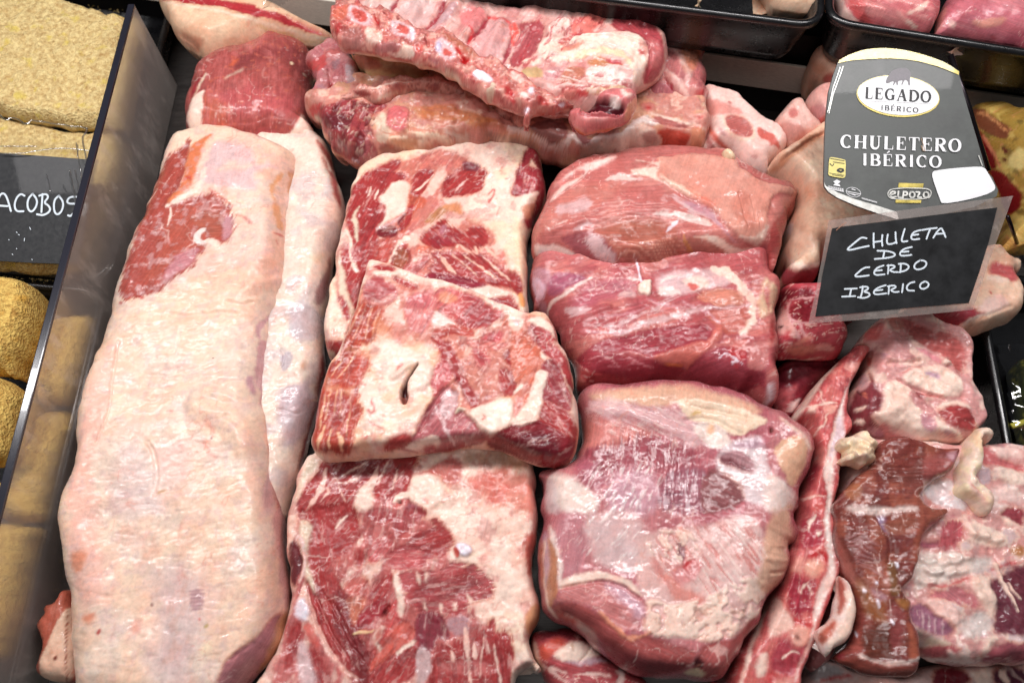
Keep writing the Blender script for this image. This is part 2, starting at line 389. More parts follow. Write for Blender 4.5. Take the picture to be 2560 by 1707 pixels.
def meat_material(name, sss=.16, rough=(.30, .46), bump=.32):
    m, nt, b = nodes(name); L = nt.links.new
    at_ = nd(nt, 'ShaderNodeAttribute', attribute_name='col'); pr = nd(nt, 'ShaderNodeAttribute', attribute_name='prm')
    fi = nd(nt, 'ShaderNodeAttribute', attribute_name='fib'); sp = nt.nodes.new('ShaderNodeSeparateColor'); L(pr.outputs['Color'], sp.inputs[0])
    mus, wet = sp.outputs[0], sp.outputs[1]
    tc = nt.nodes.new('ShaderNodeTexCoord')
    def noise(vec, sc, det=3, ro=.6):
        n = nd(nt, 'ShaderNodeTexNoise', Scale=sc, Detail=det, Roughness=ro); L(vec, n.inputs['Vector']); return n.outputs['Fac']
    n1 = noise(fi.outputs['Vector'], 1.0, 4, .65)
    n2 = noise(tc.outputs['Object'], 110, 5, .6); n3 = noise(tc.outputs['Object'], 420, 4, .6); n4 = noise(tc.outputs['Object'], 1500, 2)
    f1 = ramp(nt, n1, .3, .7, .82, 1.16)
    f1m = math_(nt, 'ADD', 1.0, math_(nt, 'MULTIPLY', math_(nt, 'SUBTRACT', f1, 1.0), mus))
    f2 = ramp(nt, n2, .3, .7, .90, 1.07); f3 = ramp(nt, n3, .3, .7, .94, 1.05)
    f = math_(nt, 'MULTIPLY', math_(nt, 'MULTIPLY', f1m, f2), f3)
    c = vmul(nt, at_.outputs['Color'], f)
    # blush of pink in the fat
    mix = nt.nodes.new('ShaderNodeMix'); mix.data_type = 'RGBA'; mix.blend_type = 'MULTIPLY'
    L(math_(nt, 'MULTIPLY', ramp(nt, n2, .48, .75, 0, .7), math_(nt, 'SUBTRACT', 1.0, mus)), mix.inputs[0]); L(c, mix.inputs[6]); mix.inputs[7].default_value = (1.0, .82, .76, 1)
    L(mix.outputs[2], b.inputs['Base Color'])
    h = math_(nt, 'ADD', math_(nt, 'MULTIPLY', math_(nt, 'MULTIPLY', n1, mus), .55), math_(nt, 'ADD', math_(nt, 'MULTIPLY', n3, .55), math_(nt, 'MULTIPLY', n4, .12)))
    bp = nd(nt, 'ShaderNodeBump', Strength=bump, Distance=.0011); L(h, bp.inputs['Height'])
    L(bp.outputs[0], b.inputs['Normal'])
    L(math_(nt, 'SUBTRACT', ramp(nt, n3, .3, .7, rough[0], rough[1]), math_(nt, 'MULTIPLY', wet, .12)), b.inputs['Roughness'])
    b.inputs['Subsurface Weight'].default_value = sss; b.inputs['Subsurface Radius'].default_value = (1, .38, .28); b.inputs['Subsurface Scale'].default_value = .0030
    b.inputs['Specular IOR Level'].default_value = .16
    n5 = noise(tc.outputs['Object'], 38, 4, .65); cw = math_(nt, 'MULTIPLY', wet, ramp(nt, n5, .38, .62, .25, 1.6)); cw.node.use_clamp = True; L(cw, b.inputs['Coat Weight']); b.inputs['Coat Roughness'].default_value = .08; b.inputs['Coat IOR'].default_value = 1.45
    bp2 = nd(nt, 'ShaderNodeBump', Strength=.28, Distance=.0010); L(h, bp2.inputs['Height']); L(bp2.outputs[0], b.inputs['Coat Normal'])
    return m
MEAT = meat_material('meat')
def simple(name, rgb, rough=.5, metal=0.0, coat=0.0, noise=None, bump=0.0, spec=.5):
    m, nt, b = nodes(name); L = nt.links.new
    c = lin(rgb)
    b.inputs['Base Color'].default_value = (*c, 1); b.inputs['Roughness'].default_value = rough; b.inputs['Metallic'].default_value = metal
    b.inputs['Coat Weight'].default_value = coat; b.inputs['Specular IOR Level'].default_value = spec
    if noise:
        tc = nt.nodes.new('ShaderNodeTexCoord'); mp = nd(nt, 'ShaderNodeMapping'); L(tc.outputs['Object'], mp.inputs[0])
        mp.inputs['Scale'].default_value = noise[1] if len(noise) > 1 else (1, 1, 1)
        n = nd(nt, 'ShaderNodeTexNoise', Scale=noise[0], Detail=6, Roughness=.65); L(mp.outputs[0], n.inputs['Vector'])
        amt = noise[2] if len(noise) > 2 else .15
        vm = nt.nodes.new('ShaderNodeVectorMath'); vm.operation = 'SCALE'; vm.inputs[0].default_value = c
        L(ramp(nt, n.outputs['Fac'], .3, .7, 1 - amt, 1 + amt), vm.inputs[3]); L(vm.outputs[0], b.inputs['Base Color'])
        L(ramp(nt, n.outputs['Fac'], .3, .7, max(.03, rough - .1), rough + .12), b.inputs['Roughness'])
        if bump:
            bp = nd(nt, 'ShaderNodeBump', Strength=bump, Distance=.001); L(n.outputs['Fac'], bp.inputs['Height']); L(bp.outputs[0], b.inputs['Normal'])
    return m
# ================================================================ the counter and what is built into it
STEEL = simple('counter_steel', (96, 92, 90), .38, .85, noise=(60, (1, 14, 1), .22), bump=.1)
BLACKP = simple('black_plastic', (14, 14, 16), .28, 0, coat=.25, noise=(90, (1, 1, 1), .3), bump=.06)
DARK = simple('case_interior', (16, 12, 13), .5, .2, noise=(20, (1, 1, 1), .3))
RAIL = simple('rail_steel', (206, 196, 184), .42, .0, noise=(40, (1, 30, 30), .16))
CRUMB = None
def box(name, lo, hi, mat, parent=None, bevel=.0):
    import bmesh
    bm = bmesh.new(); bmesh.ops.create_cube(bm, size=1)
    lo, hi = np.array(lo), np.array(hi)
    for v in bm.verts: v.co = [(lo[k] + hi[k]) / 2 + v.co[k] * (hi[k] - lo[k]) for k in range(3)]
    if bevel: bmesh.ops.bevel(bm, geom=bm.edges[:], offset=bevel, segments=3, affect='EDGES', profile=.5)
    me = bpy.data.meshes.new(name); bm.to_mesh(me); bm.free(); me.materials.append(mat)
    o = bpy.data.objects.new(name, me); COL.objects.link(o); o.parent = parent
    return o
def prism(name, quad, up, mat, parent=None, bevel=0):
    """solid between a polygon and the same polygon shifted by a vector"""
    import bmesh
    q = np.asarray(quad, float); n = len(q); up = np.asarray(up, float)
    bm = bmesh.new(); a = [bm.verts.new(p) for p in q]; b = [bm.verts.new(p + up) for p in q]
    bm.faces.new(a); bm.faces.new(b[::-1])
    for i in range(n): bm.faces.new([a[i], b[i], b[(i + 1) % n], a[(i + 1) % n]])
    bmesh.ops.recalc_face_normals(bm, faces=bm.faces[:])
    if bevel: bmesh.ops.bevel(bm, geom=bm.edges[:], offset=bevel, segments=2, affect='EDGES', profile=.5)
    me = bpy.data.meshes.new(name); bm.to_mesh(me); bm.free(); me.materials.append(mat)
    o = bpy.data.objects.new(name, me); COL.objects.link(o); o.parent = parent
    return o
def tube(name, pts, rad, mat, parent=None, seg=10, closed=False):
    pts = np.asarray(pts, float); n = len(pts); V = []; F = []
    rad = np.broadcast_to(np.asarray(rad, float), (n,))
    tn = np.roll(pts, -1, 0) - np.roll(pts, 1, 0)
    if not closed: tn[0] = pts[1] - pts[0]; tn[-1] = pts[-1] - pts[-2]
    tn /= np.linalg.norm(tn, axis=1)[:, None] + 1e-12
    ref = np.array([0, 0, 1.0])
    for i in range(n):
        a = np.cross(tn[i], ref); 
        if np.linalg.norm(a) < 1e-3: a = np.cross(tn[i], [1, 0, 0])
        a /= np.linalg.norm(a); b = np.cross(a, tn[i])
        for k in range(seg):
            t = 2 * math.pi * k / seg; V.append(pts[i] + rad[i] * (a * math.cos(t) + b * math.sin(t)))
    m = n if closed else n - 1
    for i in range(m):
        for k in range(seg):
            F.append((i * seg + k, i * seg + (k + 1) % seg, ((i + 1) % n) * seg + (k + 1) % seg, ((i + 1) % n) * seg + k))
    if not closed: F += [tuple(range(seg))[::-1], tuple(range((n - 1) * seg, n * seg))]
    return mesh_obj(name, V, F, mat, parent)
tag(box('counter_floor', (-1.2, -.45, -.03), (1.2, .62, -.002), STEEL), kind='structure')
tag(box('case_wall', (-1.2, .62, -.03), (1.2, .66, .5), DARK), kind='structure')

# black tray shell: rounded rim, sloping walls, floor
def tray(name, cs, zl, depth, shrink, label, group, rim=.0035, rad=.02, cat='tray'):
    """cs: the four rim corners (x, y) at height zl"""
    root = thing(name, label, cat, group)
    cs = np.asarray(cs, float); ctr = cs.mean(0)
    def rounded(c, r):
        pts = []
        for i in range(4):
            p, a, b = c[i], c[i - 1], c[(i + 1) % 4]
            u = (a - p) / np.linalg.norm(a - p); v = (b - p) / np.linalg.norm(b - p)
            for t in np.linspace(0, 1, 8): pts.append((1 - t) ** 2 * (p + u * r) + 2 * t * (1 - t) * p + t * t * (p + v * r))
        return np.array(pts)
    ring = rounded(cs, rad); L = len(ring); V = []; F = []
    def inset(d): 
        dd = ring - ctr; ln = np.linalg.norm(dd, axis=1)[:, None]; return ring - dd / ln * d
    prof = [(0, 0), (.003, -.001), (.006, -.004), (shrink * .8, -depth * .85), (shrink, -depth), (shrink + .02, -depth), (shrink + .02, -depth - .0025), (shrink - .003, -depth - .0025), (shrink * .8 - .004, -depth * .85), (.002, -.006), (-.003, -.003)]
    for d, z in prof: V += [(*p, zl + z) for p in inset(d)]
    m = len(prof)
    for j in range(m):
        for i in range(L): F.append((j * L + i, j * L + (i + 1) % L, ((j + 1) % m) * L + (i + 1) % L, ((j + 1) % m) * L + i))
    F.append(tuple(range(5 * L, 6 * L))); 
    mesh_obj('tray_shell', V, F, BLACKP, root)
    tube('rim', [(*p, zl) for p in ring], rim, BLACKP, root, closed=True)
    return root
def xy(px, z): return at(px, z)[:, :2]

# trays of meat on the raised step behind
zl = .150
trA = xy(T(2,0,"400,-320 820,0 2040,170 2350,-300"), zl)
a0 = xy(np.array([[1500.0, -2]]), zl)[0]; a1 = xy(T(3,0,"470,250"), zl)[0]; a2 = xy(T(3,0,"570,-150"), zl)[0]
dirx = (a1 - a0) / np.linalg.norm(a1 - a0); diry = np.array([-dirx[1], dirx[0]])
R1 = a1; Lx = .30
tray('black_tray', [R1 - dirx * Lx, R1, R1 + diry * .24, R1 - dirx * Lx + diry * .24], zl, .045, .016, 'black plastic tray of pale poultry fillet on the step behind, left of the other', 'black trays on the back step')
b0 = xy(T(3,0,"548,200"), zl)[0]; b1 = xy(T(3,0,"2350,490"), zl)[0]
d2 = (b1 - b0) / np.linalg.norm(b1 - b0); n2 = np.array([-d2[1], d2[0]])
tray('black_tray', [b0, b0 + d2 * .34, b0 + d2 * .34 + n2 * .24, b0 + n2 * .24], zl, .045, .016, 'black plastic tray of pink pork on the step behind, in the top right corner', 'black trays on the back step')
# the step itself and its steel rail
r0 = xy(np.array([[874.0, 10]]), .070)[0]; r1 = xy(np.array([[2407.0, 226]]), .070)[0]
dr = (r1 - r0) / np.linalg.norm(r1 - r0); nr_ = np.array([-dr[1], dr[0]])
p0, p1 = r0 - dr * .5, r1 + dr * .4
rail = prism('steel_rail', [(*p0, .038), (*p1, .038), (*(p1 + nr_ * .003), .038), (*(p0 + nr_ * .003), .038)], (0, 0, .032), RAIL, bevel=.0008)
tag(rail, 'long brushed steel rail running across the back below the black trays', 'rail')
step = prism('back_step', [(*(p0 + nr_ * .012), -.001), (*(p1 + nr_ * .012), -.001), (*(p1 + nr_ * .33), -.001), (*(p0 + nr_ * .33), -.001)], (0, 0, .096), DARK)
tag(step, kind='structure')

piece('poultry_fillet', T(3,0,"-260,-80 -80,-40 -20,90 100,130 250,160 430,172 500,110 535,20 540,-120 200,-200"), .138, .016, .020, 10, (232,196,168,.2,.4), [N((214,166,136,.3,.4), 10, .5, .64, .7, ang=20, stretch=2), P((196,140,104,.3,.3), T(3,0,"0,100 200,140 420,170 430,140 200,110"), 3, 1.5, a=.6), *[D(T(3,0,a), 2.4, -1) for a in ("340,60 440,40 480,80", "260,110 400,100", "-100,20 100,40")]],
    label='pale poultry fillet in the left one of the two back trays', cat='poultry fillet', bump=(1.8, 20), fine=.5, ang=15)
piece('fat_scrap', T(2,0,"1690,0 1680,-60 1760,-80 1778,0 1760,35 1700,40"), .146, .007, .010, 4, 'Y', [], label='small curl of fat at the rim beside the pale poultry fillet', cat='fat scrap', bump=(.8, 6), fine=.6, cell=.7)
piece('pork_piece', T(3,0,"590,-80 600,60 600,130 650,200 760,250 830,260 850,240 1000,290 1200,340 1350,365 1480,350 1500,250 1600,30 1500,-100 1000,-200"), .138, .022, .020, 16, (206,112,116,.8,.5), [
    N((222,150,146,.6,.5), 12, .48, .62, .7, ang=-30, stretch=2), P('L', T(3,0,"590,-80 680,0 720,100 800,190 865,240 830,262 740,245 650,200 600,120"), 2, 1.5, dz=1), P((196,80,80,.8,.5), T(3,0,"720,0 900,-60 880,120 1000,250 880,220 760,130"), 4, 2, a=.7), S('F', T(3,0,"1170,110 1240,180 1340,220 1350,270"), 4, 2, 2, a=.8, dz=.6), S('F', T(3,0,"1270,120 1400,70 1480,10"), 3, 2, 2, a=.7), P((214,130,130,.7,.6), T(3,0,"1000,60 1200,60 1300,160 1240,240 1100,200"), 5, 2, a=.6), D(T(3,0,"760,60 900,60 1060,100"), 4, 2)],
    label='pink pork piece edged with pale fat at the left of the right back tray', cat='pork piece', group='pork in the right back tray', bump=(2.2, 20), fine=.5, ang=-35)
piece('pork_piece', T(3,0,"1480,360 1500,260 1620,40 1650,-60 1900,-160 2500,-60 2700,200 2700,560 2350,470 2100,430 1850,400 1600,380"), .136, .022, .020, 15, (200,112,122,.8,.5), [
    N((214,140,146,.7,.5), 14, .48, .62, .7, ang=-25, stretch=2), P((224,150,140,.5,.5), T(3,0,"1500,350 1600,250 1640,40 1560,60 1480,240"), 3, 2, a=.6), P('L', T(3,0,"1640,200 1720,200 1740,260 1690,270"), 3, 2, a=.7), P((226,160,140,.4,.5), T(3,0,"1850,200 2000,180 2120,150 2200,160 2150,220 2000,260 1880,240"), 4, 2.5, a=.6, dz=.6), P('R', T(3,0,"2040,340 2090,350 2080,370 2050,370"), 2, 1, a=.4), P((180,84,100,.9,.5), T(3,0,"2200,300 2500,300 2600,500 2300,460 2100,420"), 8, 3, a=.6)],
    label='long pink pork piece filling the right end of the right back tray', cat='pork piece', group='pork in the right back tray', bump=(2.2, 22), fine=.5, ang=-25)
piece('fat_scrap', T(3,0,"1678,440 1690,420 1740,415 1800,415 1830,400 1868,405 1860,425 1790,435 1750,440 1730,472 1710,470 1705,455"), .146, .005, .008, 3, 'F', [], label='ragged scrap of fat lying on the rim of the right back tray', cat='fat scrap', bump=(.6, 6), fine=.6, cell=.6)

# ---------------------------------------------------------------- clear divider on the left
def film(name, tint, gloss, rough, amt, scratch=0):
    m, nt, b = nodes(name); L = nt.links.new; out = nt.nodes['Material Output']
    nt.nodes.remove(b)
    tr = nd(nt, 'ShaderNodeBsdfTransparent'); tr.inputs[0].default_value = (*tint, 1)
    gl = nd(nt, 'ShaderNodeBsdfGlossy'); gl.inputs['Roughness'].default_value = rough; gl.inputs['Color'].default_value = (*gloss, 1)
    lw = nd(nt, 'ShaderNodeLayerWeight', Blend=.5); fr = math_(nt, 'MULTIPLY', math_(nt, 'POWER', lw.outputs['Facing'], 4.0), .8)
    mx = nt.nodes.new('ShaderNodeMixShader')
    f = math_(nt, 'ADD', fr, amt)
    if scratch:
        tc = nt.nodes.new('ShaderNodeTexCoord'); mp = nd(nt, 'ShaderNodeMapping'); L(tc.outputs['Object'], mp.inputs[0]); mp.inputs['Scale'].default_value = (1, 1.0, .35)
        n = nd(nt, 'ShaderNodeTexNoise', Scale=70.0, Detail=8, Roughness=.75); L(mp.outputs[0], n.inputs['Vector'])
        n2_ = nd(nt, 'ShaderNodeTexNoise', Scale=9.0, Detail=3); L(tc.outputs['Object'], n2_.inputs['Vector'])
        f = math_(nt, 'ADD', f, math_(nt, 'MULTIPLY', ramp(nt, n.outputs['Fac'], .5, .72, 0, scratch), ramp(nt, n2_.outputs['Fac'], .4, .65, .2, 1)))
        df = nd(nt, 'ShaderNodeBsdfDiffuse'); df.inputs[0].default_value = (.86, .78, .72, 1)
        mg = nt.nodes.new('ShaderNodeMixShader'); mg.inputs[0].default_value = .8; L(gl.outputs[0], mg.inputs[1]); L(df.outputs[0], mg.inputs[2]); gsh = mg.outputs[0]
    else: gsh = gl.outputs[0]
    if scratch > .4:                                        # scuffed acrylic blurs what lies behind it
        rf = nd(nt, 'ShaderNodeBsdfRefraction', IOR=1.12, Roughness=.42); rf.inputs['Color'].default_value = (*tint, 1)
        mr = nt.nodes.new('ShaderNodeMixShader'); mr.inputs[0].default_value = .55; L(tr.outputs[0], mr.inputs[1]); L(rf.outputs[0], mr.inputs[2]); tsh = mr.outputs[0]
    else: tsh = tr.outputs[0]
    L(f, mx.inputs[0]); L(tsh, mx.inputs[1]); L(gsh, mx.inputs[2]); L(mx.outputs[0], out.inputs[0])
    return m
SMOKE = film('smoky_acrylic', (.95, .92, .90), (.85, .80, .78), .24, .20, .5)
EDGE = simple('acrylic_edge', (34, 34, 44), .18, 0, coat=.6)
HZ = .098
top = at(J(np.array([[345.0, -60]]), T(0,0,"1210,0 1160,180 1010,800 830,1568"), T(0,1,"560,1010"), T(0,1,"400,1568"), T(0,2,"130,900 0,1440"), np.array([[-70.0, 1500]])), HZ)
t0, t1 = top[1], top[8]
dd = (t1 - t0) / np.linalg.norm(t1 - t0); fe = at(np.array([[484.0, 214]]), 0)[0]; e0, e1 = t0 + dd * ((fe - t0)[:2] @ dd[:2]), t1 + dd * .14
div = thing('divider_panel', 'smoky clear acrylic divider panel with a dark polished top edge, left of the pork', 'divider')
nx_ = np.array([dd[1], -dd[0], 0]) * .0045; nx_ = nx_ if nx_[0] > 0 else -nx_
back_top = at(T(0,0,"1440,0"), HZ)[0]
pn = prism('panel', [e0 * [1, 1, 0] + [0, 0, .0], e1 * [1, 1, 0], e1, e0], nx_, SMOKE, div)
mc, ntc, bc = nodes('clear_acrylic'); tc_ = nd(ntc, 'ShaderNodeBsdfTransparent'); tc_.inputs[0].default_value = (.98, .97, .96, 1); ntc.links.new(tc_.outputs[0], ntc.nodes['Material Output'].inputs[0]); pn.data.materials.append(mc)
for f_ in pn.data.polygons:                                # the scuffed face is the one towards the pork
    if np.dot(f_.normal, nx_) / np.linalg.norm(nx_) < .9: f_.material_index = 1
prism('top_edge', [e0 - nx_ * .15, e1 - nx_ * .15, e1 - nx_ * .15 + [0, 0, .003], e0 - nx_ * .15 + [0, 0, .003]], nx_ * 1.3, EDGE, div, bevel=.0008)

# ---------------------------------------------------------------- crumbed food in the neighbouring trays
def crumb_material(name, c, dark, yel):
    m, nt, b = nodes(name); L = nt.links.new
    tc = nt.nodes.new('ShaderNodeTexCoord')
    n = nd(nt, 'ShaderNodeTexNoise', Scale=240.0, Detail=6, Roughness=.7); L(tc.outputs['Object'], n.inputs['Vector'])
    v = nd(nt, 'ShaderNodeTexVoronoi', Scale=520.0); L(tc.outputs['Object'], v.inputs['Vector'])
    n2_ = nd(nt, 'ShaderNodeTexNoise', Scale=75.0, Detail=4); L(tc.outputs['Object'], n2_.inputs['Vector'])
    cr = nt.nodes.new('ShaderNodeValToRGB'); e = cr.color_ramp.elements
    e[0].position = .30; e[0].color = (*lin(dark), 1); e[1].position = .62; e[1].color = (*lin(c), 1)
    L(n.outputs['Fac'], cr.inputs[0])
    mx = nt.nodes.new('ShaderNodeMix'); mx.data_type = 'RGBA'; L(ramp(nt, n2_.outputs['Fac'], .58, .70, 0, .75), mx.inputs[0]); L(cr.outputs[0], mx.inputs[6]); mx.inputs[7].default_value = (*lin(yel), 1)
    L(mx.outputs[2], b.inputs['Base Color']); b.inputs['Roughness'].default_value = .85
    h = math_(nt, 'ADD', n.outputs['Fac'], math_(nt, 'MULTIPLY', v.outputs['Distance'], .5))
    bp = nd(nt, 'ShaderNodeBump', Strength=1.0, Distance=.003); L(h, bp.inputs['Height']); L(bp.outputs[0], b.inputs['Normal'])
    return m
CR1 = crumb_material('pale_crumbs', (246, 222, 158), (184, 142, 82), (230, 204, 96))
CR2 = crumb_material('golden_crumbs', (248, 210, 116), (176, 122, 48), (222, 166, 60))
def crumbed(name, outl, zm, hu, hd, re, mat, label, cat, group, bump=(1.6, 14), ops=()):
    return piece(name, outl, zm, hu, hd, re, 'Y', list(ops), label=label, cat=cat, group=group, mat=mat, bump=bump, fine=1.7, edge=2.2, cell=.95)
# tray under the breaded cutlets
tL = .026
ddn = np.array([-dd[1], dd[0]]); ddn = ddn if ddn[0] < 0 else -ddn
def beside(px, gap): p = xy(np.asarray(px).reshape(1, 2), tL)[0]; t = ((p - e0[:2]) @ dd[:2]); return e0[:2] + dd[:2] * t + ddn * gap
yA, yB = T(0,1,"560,1010")[0], T(0,1,"530,1120")[0]
tray('black_tray', [xy(np.array([[-300.0, 650]]), tL)[0], beside(yA, .006), beside([350, -60], .006), xy(np.array([[-300.0, -120]]), tL)[0]], tL, .022, .008, 'black plastic tray under the breaded cutlets, left of the divider', 'black trays left of the divider')
tray('black_tray', [xy(np.array([[-420.0, 1900]]), tL)[0], beside([160, 1900], .006), beside(yB, .006), xy(np.array([[-420.0, 670]]), tL)[0]], tL, .022, .008, 'black plastic tray under the golden croquettes, left of the divider', 'black trays left of the divider')
crumbed('breaded_cutlet', J(T(0,0,"-300,40 0,75 60,20 160,0 400,10 560,40 640,30 760,60 900,110 1000,150 1100,175 1165,190 1260,230 1230,700 1130,1220 1000,1230 860,1225 780,1240 640,1230 400,1170 200,1120 0,1080 -300,1040")), .052, .016, .016, 8, CR1, 'broad flat breaded cutlet, uppermost under the clear film at the top left', 'breaded cutlet', 'breaded cutlets left of the divider')
crumbed('breaded_cutlet', J(T(0,0,"-300,1020 0,1080 400,1170 800,1240 1120,1210 1080,1600"), T(0,1,"700,900 560,1000 300,975 0,940 -300,920")), .034, .014, .026, 8, CR1, 'lower breaded cutlet showing above and below the black chalk card', 'breaded cutlet', 'breaded cutlets left of the divider')
crumbed('breaded_croquette', J(T(0,1,"-260,980 0,995 160,1010 300,1050 390,1100 440,1150 468,1230 465,1330 420,1450 390,1568"), T(0,2,"330,30 330,120 240,240 180,400 60,340 -260,260")), .044, .026, .040, 12, CR2, 'rounded golden croquette nearest the cutlet tray', 'croquette', 'golden croquettes left of the divider', bump=(2.4, 18))
crumbed('breaded_croquette', J(T(0,2,"-260,280 0,330 90,370 180,420 260,460 330,520 300,700 280,900 240,1100 140,1200 -260,1120")), .040, .026, .036, 12, CR2, 'golden croquette in the middle of the row beside the divider', 'croquette', 'golden croquettes left of the divider', bump=(2.4, 18))
crumbed('breaded_croquette', J(T(0,1,"480,1380 560,1340 700,1330 800,1350 840,1400 850,1568"), T(0,2,"780,100 740,300 680,540 600,600 420,600 330,520 330,300 380,0")), .022, .016, .020, 12, CR2, 'pale gold croquette seen through the clear divider, farthest along', 'croquette', 'golden croquettes left of the divider', bump=(2.0, 18))
crumbed('breaded_croquette', J(T(0,2,"400,650 560,640 700,680 720,800 640,1000 560,1200 500,1500 460,1700 0,1650 -200,1400 140,1200 280,900 330,700")), .022, .016, .020, 12, CR2, 'large gold croquette seen through the clear divider, in the middle', 'croquette', 'golden croquettes left of the divider', bump=(2.4, 20))
crumbed('breaded_croquette', J(T(0,3,"-300,130 0,110 200,130 380,150 450,170 420,300 360,520 300,760 240,1000 150,1200 0,1400 -300,1400")), .030, .020, .028, 14, CR2, 'golden croquette at the front, lowest of the row beside the divider', 'croquette', 'golden croquettes left of the divider', bump=(2.4, 20))

rng = random.Random(5); CV, CF = [], []
for k in range(420):                                       # loose crumbs lying in the two left trays and on their rims
    a_ = T(0,0,f"{rng.uniform(500, 1180):.0f},{rng.uniform(-60, 190):.0f}")[0] if k < 120 else (T(0,1,f"{rng.uniform(0, 560):.0f},{rng.uniform(940, 1060):.0f}")[0] if k < 210 else T(0,2,f"{rng.uniform(-100, 600):.0f},{rng.uniform(-400, 2600):.0f}")[0])
    c_ = at(a_, .008 if k < 120 or k >= 210 else .022)[0]; r_ = rng.uniform(.0004, .0013); o_ = len(CV)
    CV += [tuple(c_ + r_ * np.array([rng.gauss(0, .5), rng.gauss(0, .5), rng.gauss(0, .4)]) + r_ * np.array(v_)) for v_ in ((1, 0, -.5), (-.6, .8, -.5), (-.6, -.8, -.5), (0, 0, .9))]
    CF += [(o_, o_ + 1, o_ + 3), (o_ + 1, o_ + 2, o_ + 3), (o_ + 2, o_, o_ + 3), (o_, o_ + 2, o_ + 1)]
tag(mesh_obj('loose_crumbs', CV, CF, CR1), 'loose crumbs scattered in the trays left of the divider', 'crumbs', kind='stuff')

# right: the neighbouring case with a wrapped tray of herbs
zr = .050
q0, q1 = xy(np.array([[2440.0, 700]]), zr)[0], xy(T(3,2,"2200,970"), zr)[0]
dq = (q1 - q0) / np.linalg.norm(q1 - q0)
tray('black_tray', [q1 + dq * .10, q1 + dq * .10 + [.26, 0], q0 + [.26, 0], q0], zr, .045, .012, 'glossy black tray of wrapped greens at the right edge of the case', None)
piece('green_herbs', J(T(3,2,"2260,1000 2240,700 2220,420 2200,200 2500,100 2700,400 2700,1200 2400,1300")), .020, .014, .016, 10, (60,66,30,.3,.4), [N((140,140,60,.2,.4), 6, .56, .68, .9), N((20,26,12,.2,.4), 7, .5, .62, .8)], label='chopped green herbs in the wrapped tray at the right edge', cat='herbs', bump=(3, 8), fine=1.2, cell=1.2)
tag(tube('herb_stalk', at(T(3,2,"2235,775 2300,755 2400,720"), .045), .0022, simple('stalk', (206, 196, 80), .5)), 'pale yellow herb stalk under the clear wrap at the right edge', 'herb stalk')
